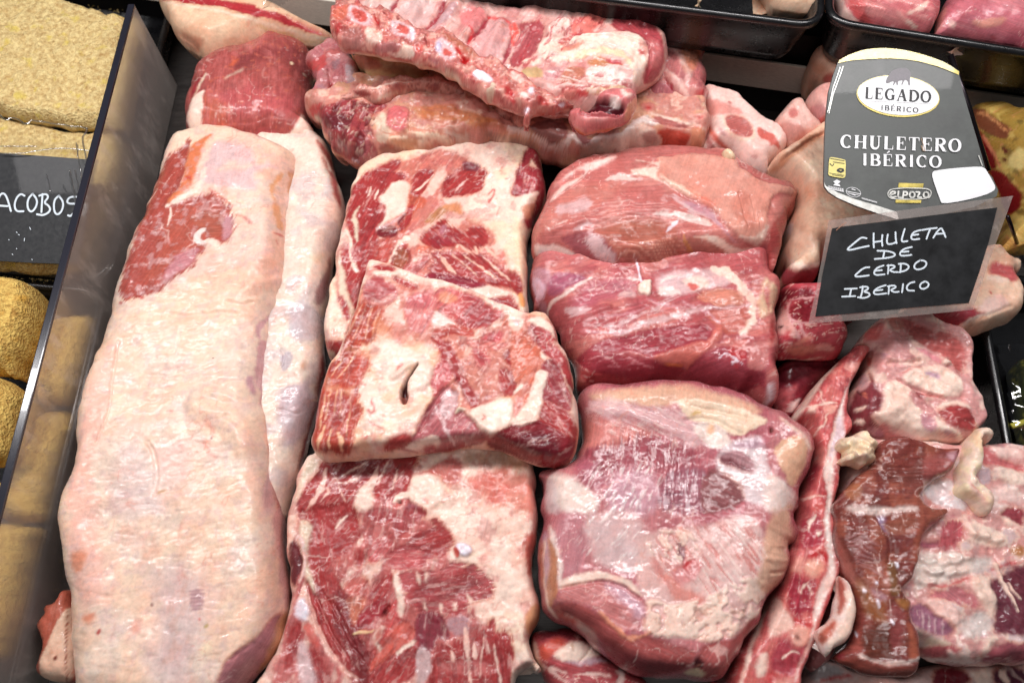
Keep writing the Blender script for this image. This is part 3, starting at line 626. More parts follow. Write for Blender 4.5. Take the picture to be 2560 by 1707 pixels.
# ================================================================ the cuts of meat, back of the counter last
# ---- big pale loin along the acrylic divider
o_A = J(T(0,1,"1500,0 1445,200 1340,440 1340,550 1220,720 1100,1030 1060,1200 960,1568"), T(0,2,"955,0 840,340 770,640 740,900 730,1100 715,1280 650,1370 620,1568"),
        T(0,3,"610,130 635,300 640,600 700,800 700,1100 690,1230 760,1500 780,1800"), T(1,3,"-200,1850 50,1568 240,1370 330,1250 350,1000 370,740 350,680 330,480 310,300 305,0"),
        T(1,2,"290,1568 250,1300 245,1050 225,850 195,650 185,420 215,150 240,0"), T(1,1,"245,1568 240,1400 300,1250 340,1100 365,950 360,800 370,720 385,560 400,350 440,200 480,90 440,0"),
        T(1,0,"440,1560 380,1480 200,1400 0,1355"), T(0,0,"2100,1260 1950,1240 1760,1300 1600,1370 1530,1500"))
piece('pork_loin', o_A, .045, .034, .042, 22, (238,204,180,.1,.36), [
    P((226,160,142,.3,.4), J(T(0,0,"1600,1568 1900,1250 2350,1340"), T(1,0,"440,1560"), T(1,1,"440,100 380,600 330,1100 250,1400 0,1568"), T(0,1,"2200,1300 2000,900 1500,1100 1100,1200 1300,500")), 22, 6, a=.4), P((232,172,156,.3,.4), J(T(1,1,"300,900 360,900 240,1568 -100,1568"), T(1,2,"-100,0 240,0 195,650 290,1568 0,1568 -60,600"), T(1,3,"0,0 305,0 350,900 200,1300 0,1000")), 16, 6, a=.5), N((228,204,188,.1,.3), 26, .45, .62, .75), N('K', 18, .52, .68, .6), N('L', 14, .5, .7, .3), S((190,124,112,.6,.4), J(T(1,1,"400,360 370,600 350,900 330,1150"), T(1,2,"215,150 180,420 200,700 240,1050 260,1400"), T(1,3,"300,100 330,500 345,900")), [3,4,5,7,7,6,6,6,5,6], 4, 2, a=.8), S((150,84,84,.6,.4), J(T(1,2,"215,150 185,420 215,850 250,1300"), T(1,3,"305,200 335,600")), 2.5, 2.5, 2, a=.6),
    P((222,196,190,.1,.4), J(T(0,2,"1050,1000 1300,900 1430,1100 1420,1380 1560,1568 1000,1568")), 14, 4, a=.7),
    P((212,186,186,.2,.5), T(0,3,"1450,450 1750,420 1900,640 1900,900 1800,1200 1750,1568 1380,1568 1450,1100"), 26, 6, a=.55),
    P((240,190,172,.1,.25), J(T(0,2,"1010,0 1080,0 1060,200 1030,420 1020,620 900,920 860,1200 1000,1568 620,1568 640,1400 730,1100 770,640 850,340")), 6, 3, dz=.8, a=.8),
    P((242,188,172,.1,.25), T(0,3,"600,0 900,0 950,200 980,600 900,800 760,900 640,600"), 10, 4, a=.7),
    P('V', J(T(0,0,"1900,1400 2000,1300 2350,1420 2350,1568 1880,1568"), T(1,0,"0,1500 250,1568"), T(1,1,"0,0 0,160"), T(0,1,"2350,200 2150,160 1900,170 1850,0")), 8, 4, a=.75),
    P((166,76,66,1,.5), J(T(0,0,"1500,1568 1560,1450 1690,1380 1760,1300 1660,1568"), T(0,1,"1640,100 1600,250 1520,330 1700,300 1850,250 1950,240 2050,330 2120,420 2130,560 2050,650 1950,620 1880,600 1820,640 1830,690 1800,800 1760,900 1600,960 1480,1080 1400,1110 1240,1150 1140,1190 1100,1080 1160,900 1240,700 1320,560 1300,440 1400,250 1440,100")), 4.5, 3, dz=-.8, ang=70, streak=3),
    P((180,92,76,1,.5), T(0,1,"1560,400 1900,300 2100,480 1960,620 1800,700 1500,900 1350,1000 1300,900"), 12, 4, a=.5), P((166,80,72,1,.5), T(0,1,"1340,480 1500,560 1450,760 1300,960 1200,1060 1150,1050 1230,760"), 10, 3, a=.55),
    P((168,88,72,1,.5), T(0,1,"1760,420 1900,390 2030,440 2080,540 2010,600 1880,560 1800,500"), 2.4, 1.2, dz=-.5, ang=5),
    P((196,132,138,.6,.8), T(0,1,"1560,820 1760,690 1810,740 1760,900 1620,950 1520,1020 1500,930"), 5, 3, a=.75, streak=2.0, ang=25),
    P((200,146,152,.5,.7), T(0,1,"2050,420 2130,430 2140,560 2060,650 2030,560"), 4, 2, a=.7),
    P((212,122,84,.2,.4), J(T(0,0,"1690,1568 1720,1440 1770,1370 1900,1270 1960,1250 1890,1340 1830,1450 1800,1568"), T(0,1,"1800,60 1740,190 1640,260 1530,330 1540,280 1640,180 1680,60")), 2, 1.5, dz=1.2),
    S('F', T(0,1,"1880,0 1850,150 1700,270 1530,340"), 4, 1.5, 1.5, dz=.8),
    S('R', T(0,1,"1690,120 1730,90 1750,110"), 3, 3, 1, a=.5), S('R', T(0,1,"1910,190 2000,250 2110,330"), 2.5, 3, 2, a=.4), S('R', T(0,1,"2160,420 2260,480 2300,520"), 1.5, 2, 2, a=.45),
    S('F', T(0,1,"1560,350 1575,400 1540,510"), 1.2, .8, .6, dz=.4), S('W', T(0,1,"1870,540 1800,580 1790,640 1880,670"), 4.5, 1, 1, dz=.8),
    S('F', T(0,1,"1900,640 2000,660"), 6, 2, 2, dz=1.2),
    P('R', T(0,1,"1285,1155 1320,1150 1330,1185 1300,1190"), 1.5, .5, a=.7), S('R', T(0,1,"1100,1210 1125,1225"), 2, 1, .5, a=.6),
    S((226,158,112,.2,.3), T(1,1,"230,40 160,150 150,260 200,420 230,520"), [3,5,5,6,3], 3, 2, a=.75), S((206,140,100,.2,.3), T(1,1,"330,0 370,80 330,190"), 6, 3, 2, a=.7),
    P((216,166,154,.4,.4), T(1,1,"400,220 360,400 330,560 330,760 300,900 330,1100 370,900 385,560 480,100"), 5, 2, a=.8),
    P('L', T(1,1,"280,230 350,200 390,260 370,320 300,320"), 2, 2, dz=1.5, a=.8), D(T(1,1,"195,220 240,330 300,420"), 3, -1.2), S('R', T(1,1,"160,570 230,580 290,590"), 1.4, 1.2, 1.5, a=.55),
    S('X', T(1,1,"190,630 200,690"), 1.4, 1, .8, a=.5),
    P((204,156,160,.5,.5), J(T(1,1,"330,1080 250,1210 150,1290 0,1400 0,1568 250,1568 240,1400"), T(1,2,"215,150 190,420 100,540 0,380 0,0")), 3, 3, a=.85, dz=-.8),
    N((210,176,176,.3,.4), 5, .55, .7, .35),
    P((178,110,104,.9,.5), T(1,2,"200,150 215,200 190,420 200,650 230,850 250,1050 255,1300 295,1568 230,1568 190,1100 150,800 110,620 60,560 130,420"), 3, 2, a=.85, ang=88),
    S((208,160,164,.4,.6), T(1,2,"140,320 70,460 60,620"), 3, 2, 1.5, a=.8), P('U', T(0,2,"2260,330 2350,280 2350,520 2280,440"), 5, 3, a=.7),
    P((188,140,148,.5,.5), T(1,2,"40,1250 150,1150 190,1300 200,1568 80,1568"), 8, 3, a=.6),
    P((208,154,152,.5,.5), T(1,3,"140,0 310,0 330,500 350,900 250,960 235,500 170,300"), 5, 2.5, a=.8),
    P((182,118,122,.8,.6), J(T(0,3,"2350,1150 2200,1230 2060,1350 1980,1568 2350,1750"), T(1,3,"0,1800 60,1560 140,1250 240,1070 240,980 130,1050 0,1140")), 1.5, 1.5, ang=60, streak=.6, dz=-.6),
    P((202,142,108,.5,.4), T(1,3,"235,980 340,1000 350,1220 240,1380 50,1600 60,1500 150,1250"), 2.5, 1.5),
    S('R', T(0,2,"1760,690 1850,740 1840,790"), 1.2, 1.5, 2, a=.35), S('X', T(0,2,"1880,720 1990,800 1940,860 1880,900 1960,960 1900,1020 1970,1060"), 1.6, 2.5, 3, a=.5),
    S('X', T(0,2,"1540,630 1600,640 1640,630"), 1, 1.2, 1.5, a=.5), P('S', T(0,2,"1930,865 1950,865 1950,885 1930,885"), .8, .2), S('S', T(0,2,"1945,150 1960,156"), .7, .4, .1),
    P((244,196,186,.1,.4), T(0,2,"1400,880 1720,850 1760,1000 1740,1180 1560,1280 1440,1300 1450,1060"), 10, 4, a=.6),
    D(T(0,2,"1090,0 1060,200 1030,420 1020,620 960,760 900,910"), 2.2, -1.8), D(T(0,2,"1370,900 1430,1030 1440,1200 1420,1370"), 5, -1.4),
    S((200,150,104,.1,.3), T(0,2,"1370,930 1400,925"), 2, 2, 1, a=.6), S((200,150,104,.1,.3), T(0,2,"1450,1365 1510,1345"), 1.6, 1.5, 1, a=.6),
    D(T(0,2,"1900,450 2060,500"), 14, 2.6), D(T(0,2,"1800,580 2100,700 2250,950"), 24, 3.4), D(T(0,2,"2080,690 2200,770"), 7, -2), D(T(0,1,"1580,1330 1750,1350 1950,1300 2150,1330"), 7, -1.2), D(T(0,1,"2080,1210 2200,1250 2300,1210"), 6, -1.2), D(T(1,1,"0,1040 120,1060 240,1020"), 18, 3.6), D(T(1,1,"60,820 200,860 280,1000"), 20, 2.8), D(T(0,3,"2100,1300 2300,1170"), 4, -1.2), PF((226,200,186,.1,.4), T(0,2,"1000,700 1400,500 1900,500 1900,1100 1500,1568 1000,1568"), 3.2, .5, .68, .5, 12, 4, 14), PF('K', T(0,1,"1050,1350 1500,1200 1900,1000 2350,700 2350,1568 950,1568"), 3.5, .5, .66, .5, 12, 4, 12, .25), PF((222,170,150,.1,.3), T(0,3,"700,0 2300,0 2200,1100 1900,1568 800,1568"), 5, .55, .7, .35, 80, 2, 14),
    S((214,120,88,.1,.3), T(0,3,"800,940 870,910"), 4, 5, 1, a=.6), S('R', T(0,3,"915,1065 935,1030"), 1.6, 1, .5, a=.7), S((220,140,120,.1,.3), T(0,3,"1250,980 1250,1030"), 5, 6, 1, a=.5),
    S('h', T(0,3,"1395,810 1405,820"), 1.2, 1, .2, a=.7), S('X', T(0,3,"1825,925 1835,935"), 1.4, 1, .2, a=.7), S('H', T(0,3,"1885,1000 1905,980"), 1.8, 1, .3, a=.7),
    P((214,126,88,.1,.3), T(0,3,"650,330 820,290 790,420 700,560 660,480"), 5, 2, a=.55), P('Y', T(0,3,"1830,1210 1950,1090 1980,1130 1900,1260"), 4, 2, a=.5),
    P((176,130,138,.4,.5), T(0,3,"1740,660 1870,680 1870,850 1760,860"), 3, 1, a=.45), *[S((164,118,128,.3,.5), T(0,3,f"{1740+k*3},{680+k*34} {1880-k*3},{668+k*34}"), .6, .7, .4, a=.5) for k in range(6)],
    ], label='long pale fat covered pork loin lying beside the clear divider, frontmost on the left', cat='pork loin', group='raw pork cuts in the counter', bump=(3.4, 45), fine=.2, calm=.7, grow=2.0, wr=(.36, 9, 8, 3.0))

# ---- pale narrow loin half under it
o_B = J(T(1,0,"-60,1350 100,1280 380,1235 540,1262 640,1345 700,1440 725,1568"), T(1,1,"745,40 775,150 825,300 830,500 800,620 760,760 725,900 700,1080 670,1200 640,1280 635,1450 640,1568"),
        T(1,2,"640,100 660,220 620,500 580,700 520,870 470,1080 420,1250 330,1568"), T(1,3,"290,100 100,120"), T(1,2,"-40,1500 -100,900 -60,300"), T(1,1,"-80,1300 0,600 100,200"))
piece('pork_loin', o_B, .032, .027, .030, 12, (232,212,196,.2,.5), [
    N((206,186,184,.3,.5), 24, .46, .62, .8), N('W', 8, .55, .7, .4, ang=80, stretch=4),
    P('F', T(1,0,"100,1300 540,1260 640,1400 680,1568 300,1568"), 4, 2, a=.8), P((178,92,88,1,.4), J(T(1,0,"540,1262 640,1345 700,1440 730,1568 650,1568 600,1420"), T(1,1,"670,0 690,100 730,250 760,360 790,300 740,100 725,0")), 2, 1.5, ang=100),
    P('F', T(1,1,"430,250 620,260 740,320 780,420 700,470 500,420 420,350"), 9, 3, a=.7),
    *[D(T(1,1,a), 2.2, -.9) for a in ("430,240 540,290 640,290", "430,330 560,345 720,350", "440,120 600,150 700,140", "420,420 520,420 560,440", "480,60 600,60 690,40")],
    P((150,104,108,.6,.6), T(1,1,"600,980 640,900 680,1000 660,1160 590,1250 540,1200 560,1100"), 5, 2, a=.75), P((158,104,100,.8,.4), T(1,1,"650,870 700,760 720,900 680,1100 640,1000"), 4, 2, a=.6),
    P('F', T(1,1,"500,900 640,780 660,860 560,960 450,1100 380,1200 360,1100"), 8, 3, a=.7), P((196,182,188,.3,.8), T(1,1,"290,1250 450,1200 620,1300 640,1568 260,1568"), 8, 3, a=.75),
    P((170,160,172,.3,.9), T(1,2,"210,150 290,60 340,120 300,240 210,260"), 3, 2, a=.6), D(T(1,2,"230,60 270,120 220,220"), 3, -1.5),
    P((198,176,182,.4,.8), T(1,2,"180,420 420,350 560,480 540,700 420,900 230,1000"), 8, 4, a=.7),
    P((146,74,76,1,.4), T(1,2,"590,180 650,130 660,220 620,500 580,700 520,870 470,1080 420,1250 380,1240 420,1000 500,760 560,560 580,350"), 4, 2, ang=85, streak=.6, a=.9),
    D(T(1,2,"200,600 300,620 360,660 420,650"), 2.2, -1.4), D(T(1,2,"250,1120 330,1130 390,1160"), 1.6, -.7), D(T(1,2,"480,480 440,560 360,620"), 3, .9),
    S((200,140,104,.2,.4), T(1,2,"430,190 440,240"), 4, 5, 1, a=.55), S('N', T(1,2,"510,550 560,570 600,590"), 1.4, .8, .6, dz=1.4), P('T', T(1,1,"470,790 560,740 640,760 560,860"), 6, 2, a=.3),
    D(T(1,1,"630,1280 560,1240 540,1200"), 3, -1), ], label='narrow greyish pork loin tucked under the right side of the long fat covered loin', cat='pork loin', group='raw pork cuts in the counter', bump=(1.8, 26), fine=.45)

# ---- dark lean loin end behind them
o_C = J(T(0,0,"1950,590 1880,650 1815,700 1760,800 1750,950 1695,1090 1735,1180 1730,1290 1850,1420"), T(1,0,"0,1420 250,1430 480,1420 640,1360 560,1250 500,1120 560,1000 545,800 560,700 530,520 500,450 340,420 190,394 60,430"), T(0,0,"2350,465 2150,520"))
piece('pork_loin', o_C, .040, .036, .038, 30, (168,84,80,1,.45), [
    P((136,62,62,1,.45), J(T(1,0,"190,394 500,450 530,520 545,780 430,800 330,620 200,480 0,560"), T(0,0,"2350,600 2200,640 2100,560 2350,465")), 16, 4, a=.75),
    P((190,92,94,1,.5), J(T(0,0,"2000,800 2350,760"), T(1,0,"0,800 400,900 480,960 380,1050 0,1040"), T(0,0,"2350,1040 2000,1000")), 18, 5, a=.6, ang=95),
    P((196,104,84,.8,.4), T(0,0,"1890,850 2100,900 2060,1100 2200,1180 2000,1230 1880,1180 1860,1000"), 14, 4, a=.6),
    N((200,112,108,.8,.5), 5, .55, .7, .5, ang=95, stretch=3), N((206,110,90,.5,.4), 4, .66, .74, .5),
    P('F', T(0,0,"1890,800 1880,900 1850,1050 1850,1180 1880,1240 1800,1320 1730,1290 1735,1180 1695,1090 1750,950 1800,880"), 1.6, 1.5, dz=.8),
    P('N', T(0,0,"1900,640 1890,700 1820,830 1780,920 1800,800"), 1.4, 1, a=.9), P((150,50,54,1,.5), T(0,0,"1880,660 1815,700 1760,800 1750,930 1790,860 1830,740"), 2, 1.5),
    P('F', T(1,0,"440,1060 400,1080 360,1180 300,1240 120,1270 60,1320 240,1420 480,1420 640,1360 560,1250 500,1120"), 2, 1.5, dz=.5), P((182,86,88,1,.4), T(1,0,"0,1160 200,1200 260,1260 120,1290 60,1380 0,1400"), 3, 2, a=.9, ang=0),
    D(J(T(0,0,"1880,1190 2100,1180 2350,1230"), T(1,0,"0,1210 200,1220")), 3.5, -1.3), D(J(T(0,0,"1950,1140 2200,1120 2350,1120"), T(1,0,"100,1060 250,1080")), 4, -.9),
    S((216,150,140,.4,.5), T(1,0,"80,620 50,720 120,700"), 1.2, 1.2, 1.5, a=.5), S('Y', T(1,0,"320,570 340,590"), 1.8, 1, .5), S('N', T(1,0,"440,670 480,700"), 1.2, 1, 1, a=.7), S('N', T(0,0,"2060,720 2180,660 2230,640"), 2, 2.5, 2, a=.5),
    S((210,100,70,.4,.4), T(0,0,"2110,600 2180,550"), 3, 2.5, 1, a=.7), S('P', T(1,0,"200,740 330,720"), 2, 3, 2, a=.5),
    ], label='dark lean rounded end of a pork loin behind the two pale loins', cat='pork loin', group='raw pork cuts in the counter', bump=(1.4, 24), fine=.5, ang=95)

# ---- three neck cuts stacked down the middle column
o_K = J(T(1,1,"1050,0"), T(1,0,"1090,1568 1250,1470 1500,1390 1800,1310 2050,1318 2350,1325"), T(2,0,"0,1330 90,1310 170,1330 230,1400 270,1568"), T(2,1,"285,60 322,200 310,330 210,540 150,700 165,880 150,1180 170,1350 160,1700 -400,1750"),
        T(1,2,"1500,500 900,300 690,215 650,150"), T(1,1,"640,1568 640,1450 690,1290 680,1200 760,1080 745,950 770,850 790,720 820,620 840,430 880,300 900,150 1000,60"))
piece('pork_neck', o_K, .040, .030, .033, 8, 'F', [
    N('Y', 30, .48, .6, .6), N((246,214,196,.1,.3), 10, .5, .66, .6), P((198,108,96,.5,.4), J(T(1,1,"760,1250 740,950 790,700 840,430 880,200 1050,0"), T(1,0,"1300,1450 1700,1350 2000,1450"), T(1,1,"2050,200 1900,300 1900,460 2150,540 2200,700 2350,900 2350,1250 1000,1300")), 8, 5, a=.8), N('F', 12, .53, .68, .7, ang=65, stretch=1.8), N('P', 9, .56, .7, .4),
    P('M', T(1,1,"1050,0 900,150 880,300 840,430 870,520 900,640 830,740 810,880 850,960 860,1060 900,1180 920,1300 980,1200 1010,960 1080,880 1100,780 1130,640 1100,560 1130,480 1200,400 1200,300 1120,250 1250,100 1400,60 1240,0"), 1.4, 2, ang=70, streak=1.0),
    P('M', T(1,0,"1100,1568 1240,1480 1320,1470 1300,1530 1240,1568"), 1.5, 1.5, ang=40),
    S('F', T(1,1,"1060,150 1040,230"), 2.2, .8, 1), S('F', T(1,1,"1120,180 1090,270"), 1.4, .8, 1), S('N', T(1,1,"960,330 900,420 930,520 940,640"), [1.5,3.5,3,1], 1.5, 1.5, dz=.5), S('F', T(1,1,"840,560 900,640 870,740 900,860 930,910"), [3,2,1.5,3,2], 1.5, 1.5),
    P('N', T(1,1,"800,700 780,820 830,960 850,1080 880,1200 910,1320 850,1300 800,1150 760,1000 770,840"), 2, 2, a=.95, dz=.4), S('M', T(1,1,"800,1150 830,1280 850,1330"), 2.5, 2, 1.5),
    P('F', T(1,1,"1100,260 1200,200 1280,110 1400,90 1420,200 1400,330 1330,420 1180,470 1130,560 1110,520 1200,420 1220,320"), 1.8, 2, dz=.5),
    P('D', T(1,1,"1130,540 1250,510 1300,540 1280,590 1200,600 1140,590"), 1.2, 1.2, ang=20), S('V', T(1,1,"1110,530 1200,500 1340,440 1370,400"), 2.2, 1.5, 1.5, a=.8), P('D', T(1,1,"1310,480 1380,400 1400,420 1340,500"), 1, 1),
    P('M', T(1,1,"1480,0 1640,0 1560,110 1500,230 1430,230 1440,140"), 1.3, 1.5, ang=60, streak=.6), S('F', T(1,1,"1620,40 1540,130 1450,190"), 1.5, 1, 1),
    P('M', T(1,1,"1830,20 1890,10 1960,-30 2110,0 2080,80 2060,170 1990,210 1900,200 1720,240 1720,150 1760,90"), 1.5, 1.8, ang=45, streak=.8), S('L', T(1,1,"1950,70 1880,130 1820,200"), 1.2, 1, 1, a=.8),
    P((150,96,108,.7,.5), T(1,0,"1880,1500 2000,1490 2060,1540 2000,1568 1900,1568"), 3, 1.5, a=.8), P('D', T(1,0,"1900,1530 2010,1500 2050,1530 1990,1560 1900,1565"), 1.5, 1, a=.6),
    P((196,96,76,.8,.4), T(1,1,"1410,220 1480,250 1560,260 1540,330 1480,330 1440,400 1400,520 1330,570 1350,490 1420,380"), 1.3, 1.5, ang=70), S('M', T(1,1,"1440,330 1400,450 1330,540"), 2.5, 1.5, 1.2),
    P((186,124,88,.7,.4), T(1,1,"1550,430 1700,330 1790,300 1780,380 1700,420 1580,480"), 2, 2, ang=55, streak=2), P((210,140,100,.5,.4), T(1,1,"1700,330 1830,290 1880,310 1890,420 1820,380 1760,340"), 2.5, 1.5, ang=70, streak=1.2),
    P('M', T(1,1,"1530,600 1560,540 1680,490 1750,450 1720,510 1850,540 1900,580 2050,520 2090,560 2110,650 2040,690 1960,720 1900,650 1800,660 1680,720 1600,690 1510,650"), 1.6, 2.2, ang=-50, streak=2.0), P((192,136,148,.5,.6), T(1,1,"1680,560 1720,480 1760,540 1700,600"), 2.5, 1.5, a=.7, streak=1.5, ang=60),
    P((150,52,62,1,.4), T(1,1,"1580,610 1800,580 1880,600 1760,660 1640,690"), 5, 2, a=.6),
    P((216,122,100,.6,.4), T(1,1,"1470,700 1580,690 1640,720 1580,760 1480,750"), 2, 1.5), P('P', T(1,1,"1570,780 1560,860 1480,940 1440,1000 1310,930 1400,880 1500,820"), 3, 2, ang=50, streak=1.2, a=.85),
    P('M', T(1,1,"1600,900 1680,820 1620,760 1700,770 1820,750 1950,780 2080,760 2200,860 2340,960 2350,1050 2250,1040 2050,1000 1920,960 1830,950 1700,930"), 1.6, 2, ang=-42, streak=2.0), P('M', T(2,1,"-40,900 30,1000 70,1110 0,1080"), 2, 1.5, ang=-50, streak=1.2),
    *[S((240,196,176,.2,.4), T(1,1,a), w, .9, 1.2, a=.85) for a, w in (("1690,770 1760,870 1830,950", 2.4), ("1800,760 1900,850 2000,930", 1.2), ("1900,770 2050,880 2200,980", 1.4), ("2060,770 2200,900 2330,1000", 1.5), ("1840,700 1860,650 1930,740", 1.6), ("2000,690 2010,750", 1.6), ("2090,700 2200,800", 1.8))],
    P((140,44,58,1,.5), T(1,1,"1550,1010 1600,930 1750,960 1950,990 2100,1030 2080,1060 1900,1070 1700,1080"), 1.6, 1.5, ang=-8, dz=-.6), P('M', T(1,1,"1940,1110 2100,1060 2350,1130 2350,1300 2240,1290 2080,1180"), 2, 2, ang=-20, streak=1.4), P('F', T(1,1,"1920,1070 2050,1040 2200,1060 2350,1110 2300,1150 2150,1160 1950,1100"), 2, 2, a=.8, streak=1, ang=-20),
    P('M', T(1,1,"1240,860 1270,700 1340,650 1380,700 1410,760 1380,860 1300,900"), 1.6, 1.5, ang=75, a=.9), P((150,80,58,.8,.4), T(1,1,"1260,860 1300,700 1380,720 1390,820 1320,890"), 4, 1.5, a=.8), S('F', T(1,1,"1390,620 1300,680 1250,780 1200,850 1110,870"), [4,4,3,2.5,3], 1, 1.2, dz=.8), D(T(1,1,"1400,730 1410,820 1350,890"), 2, -1.6),
    P((184,80,72,1,.4), T(1,1,"1090,760 1150,640 1240,600 1250,660 1220,760 1200,830 1120,850"), 2, 1.5, a=.9, ang=60),
    S('R', T(1,1,"2130,220 2170,160 2180,210 2130,290 2150,300"), 1.6, 1.2, 1.2, a=.7), S('R', T(1,1,"2240,330 2200,420"), .9, 1, 1, a=.4), S('R', T(1,1,"2280,80 2310,70"), 1.4, 1, 1, a=.5),
    P((160,56,64,1,.4), J(T(2,0,"150,1330 230,1400 270,1568 240,1568 160,1420"), T(2,1,"110,0 285,0 322,200 310,330 240,420 210,540 100,480 230,330 250,190 60,220 0,240 20,120")), 1.6, 1.8, ang=85, streak=.8), P('F', T(2,1,"20,250 140,190 250,180 250,220 100,270 20,310"), 1.5, 1.2, a=.9), P('Y', T(2,1,"0,400 90,480 150,600 140,900 120,1000 0,900"), 8, 3, a=.6),
    P((214,140,110,.4,.4), T(2,1,"60,330 180,290 240,300 220,420 120,460"), 4, 2, a=.7, ang=75, streak=1.5), P('M', T(2,1,"0,900 40,960 80,1080 70,1130 0,1070"), 2, 1.5), P((222,150,96,.3,.4), T(2,1,"60,1100 120,1130 130,1220 90,1250 50,1180"), 3, 1.5), P('M', T(2,1,"0,1190 60,1290 90,1360 0,1340"), 2, 1),
    P('M', T(1,2,"640,20 660,0 810,0 800,60 730,180 660,140"), 2, 1.5), P('N', T(1,2,"650,60 740,100 700,180 650,150"), 2, 1.5), D(T(1,1,"1010,930 960,1150 930,1310 850,1500"), 7, -4),
    N('L', 2.6, .62, .74, .3, ang=None, stretch=4, only='m'), N('D', 5, .52, .7, .4, ang=None, stretch=3, only='m'),
    ], label='marbled pork neck cut with a smooth cream fat side, topmost of the middle column', cat='pork neck', group='pork neck cuts', bump=(4.0, 40), fine=.45, ang=60, marb=.2, grow=1.5)

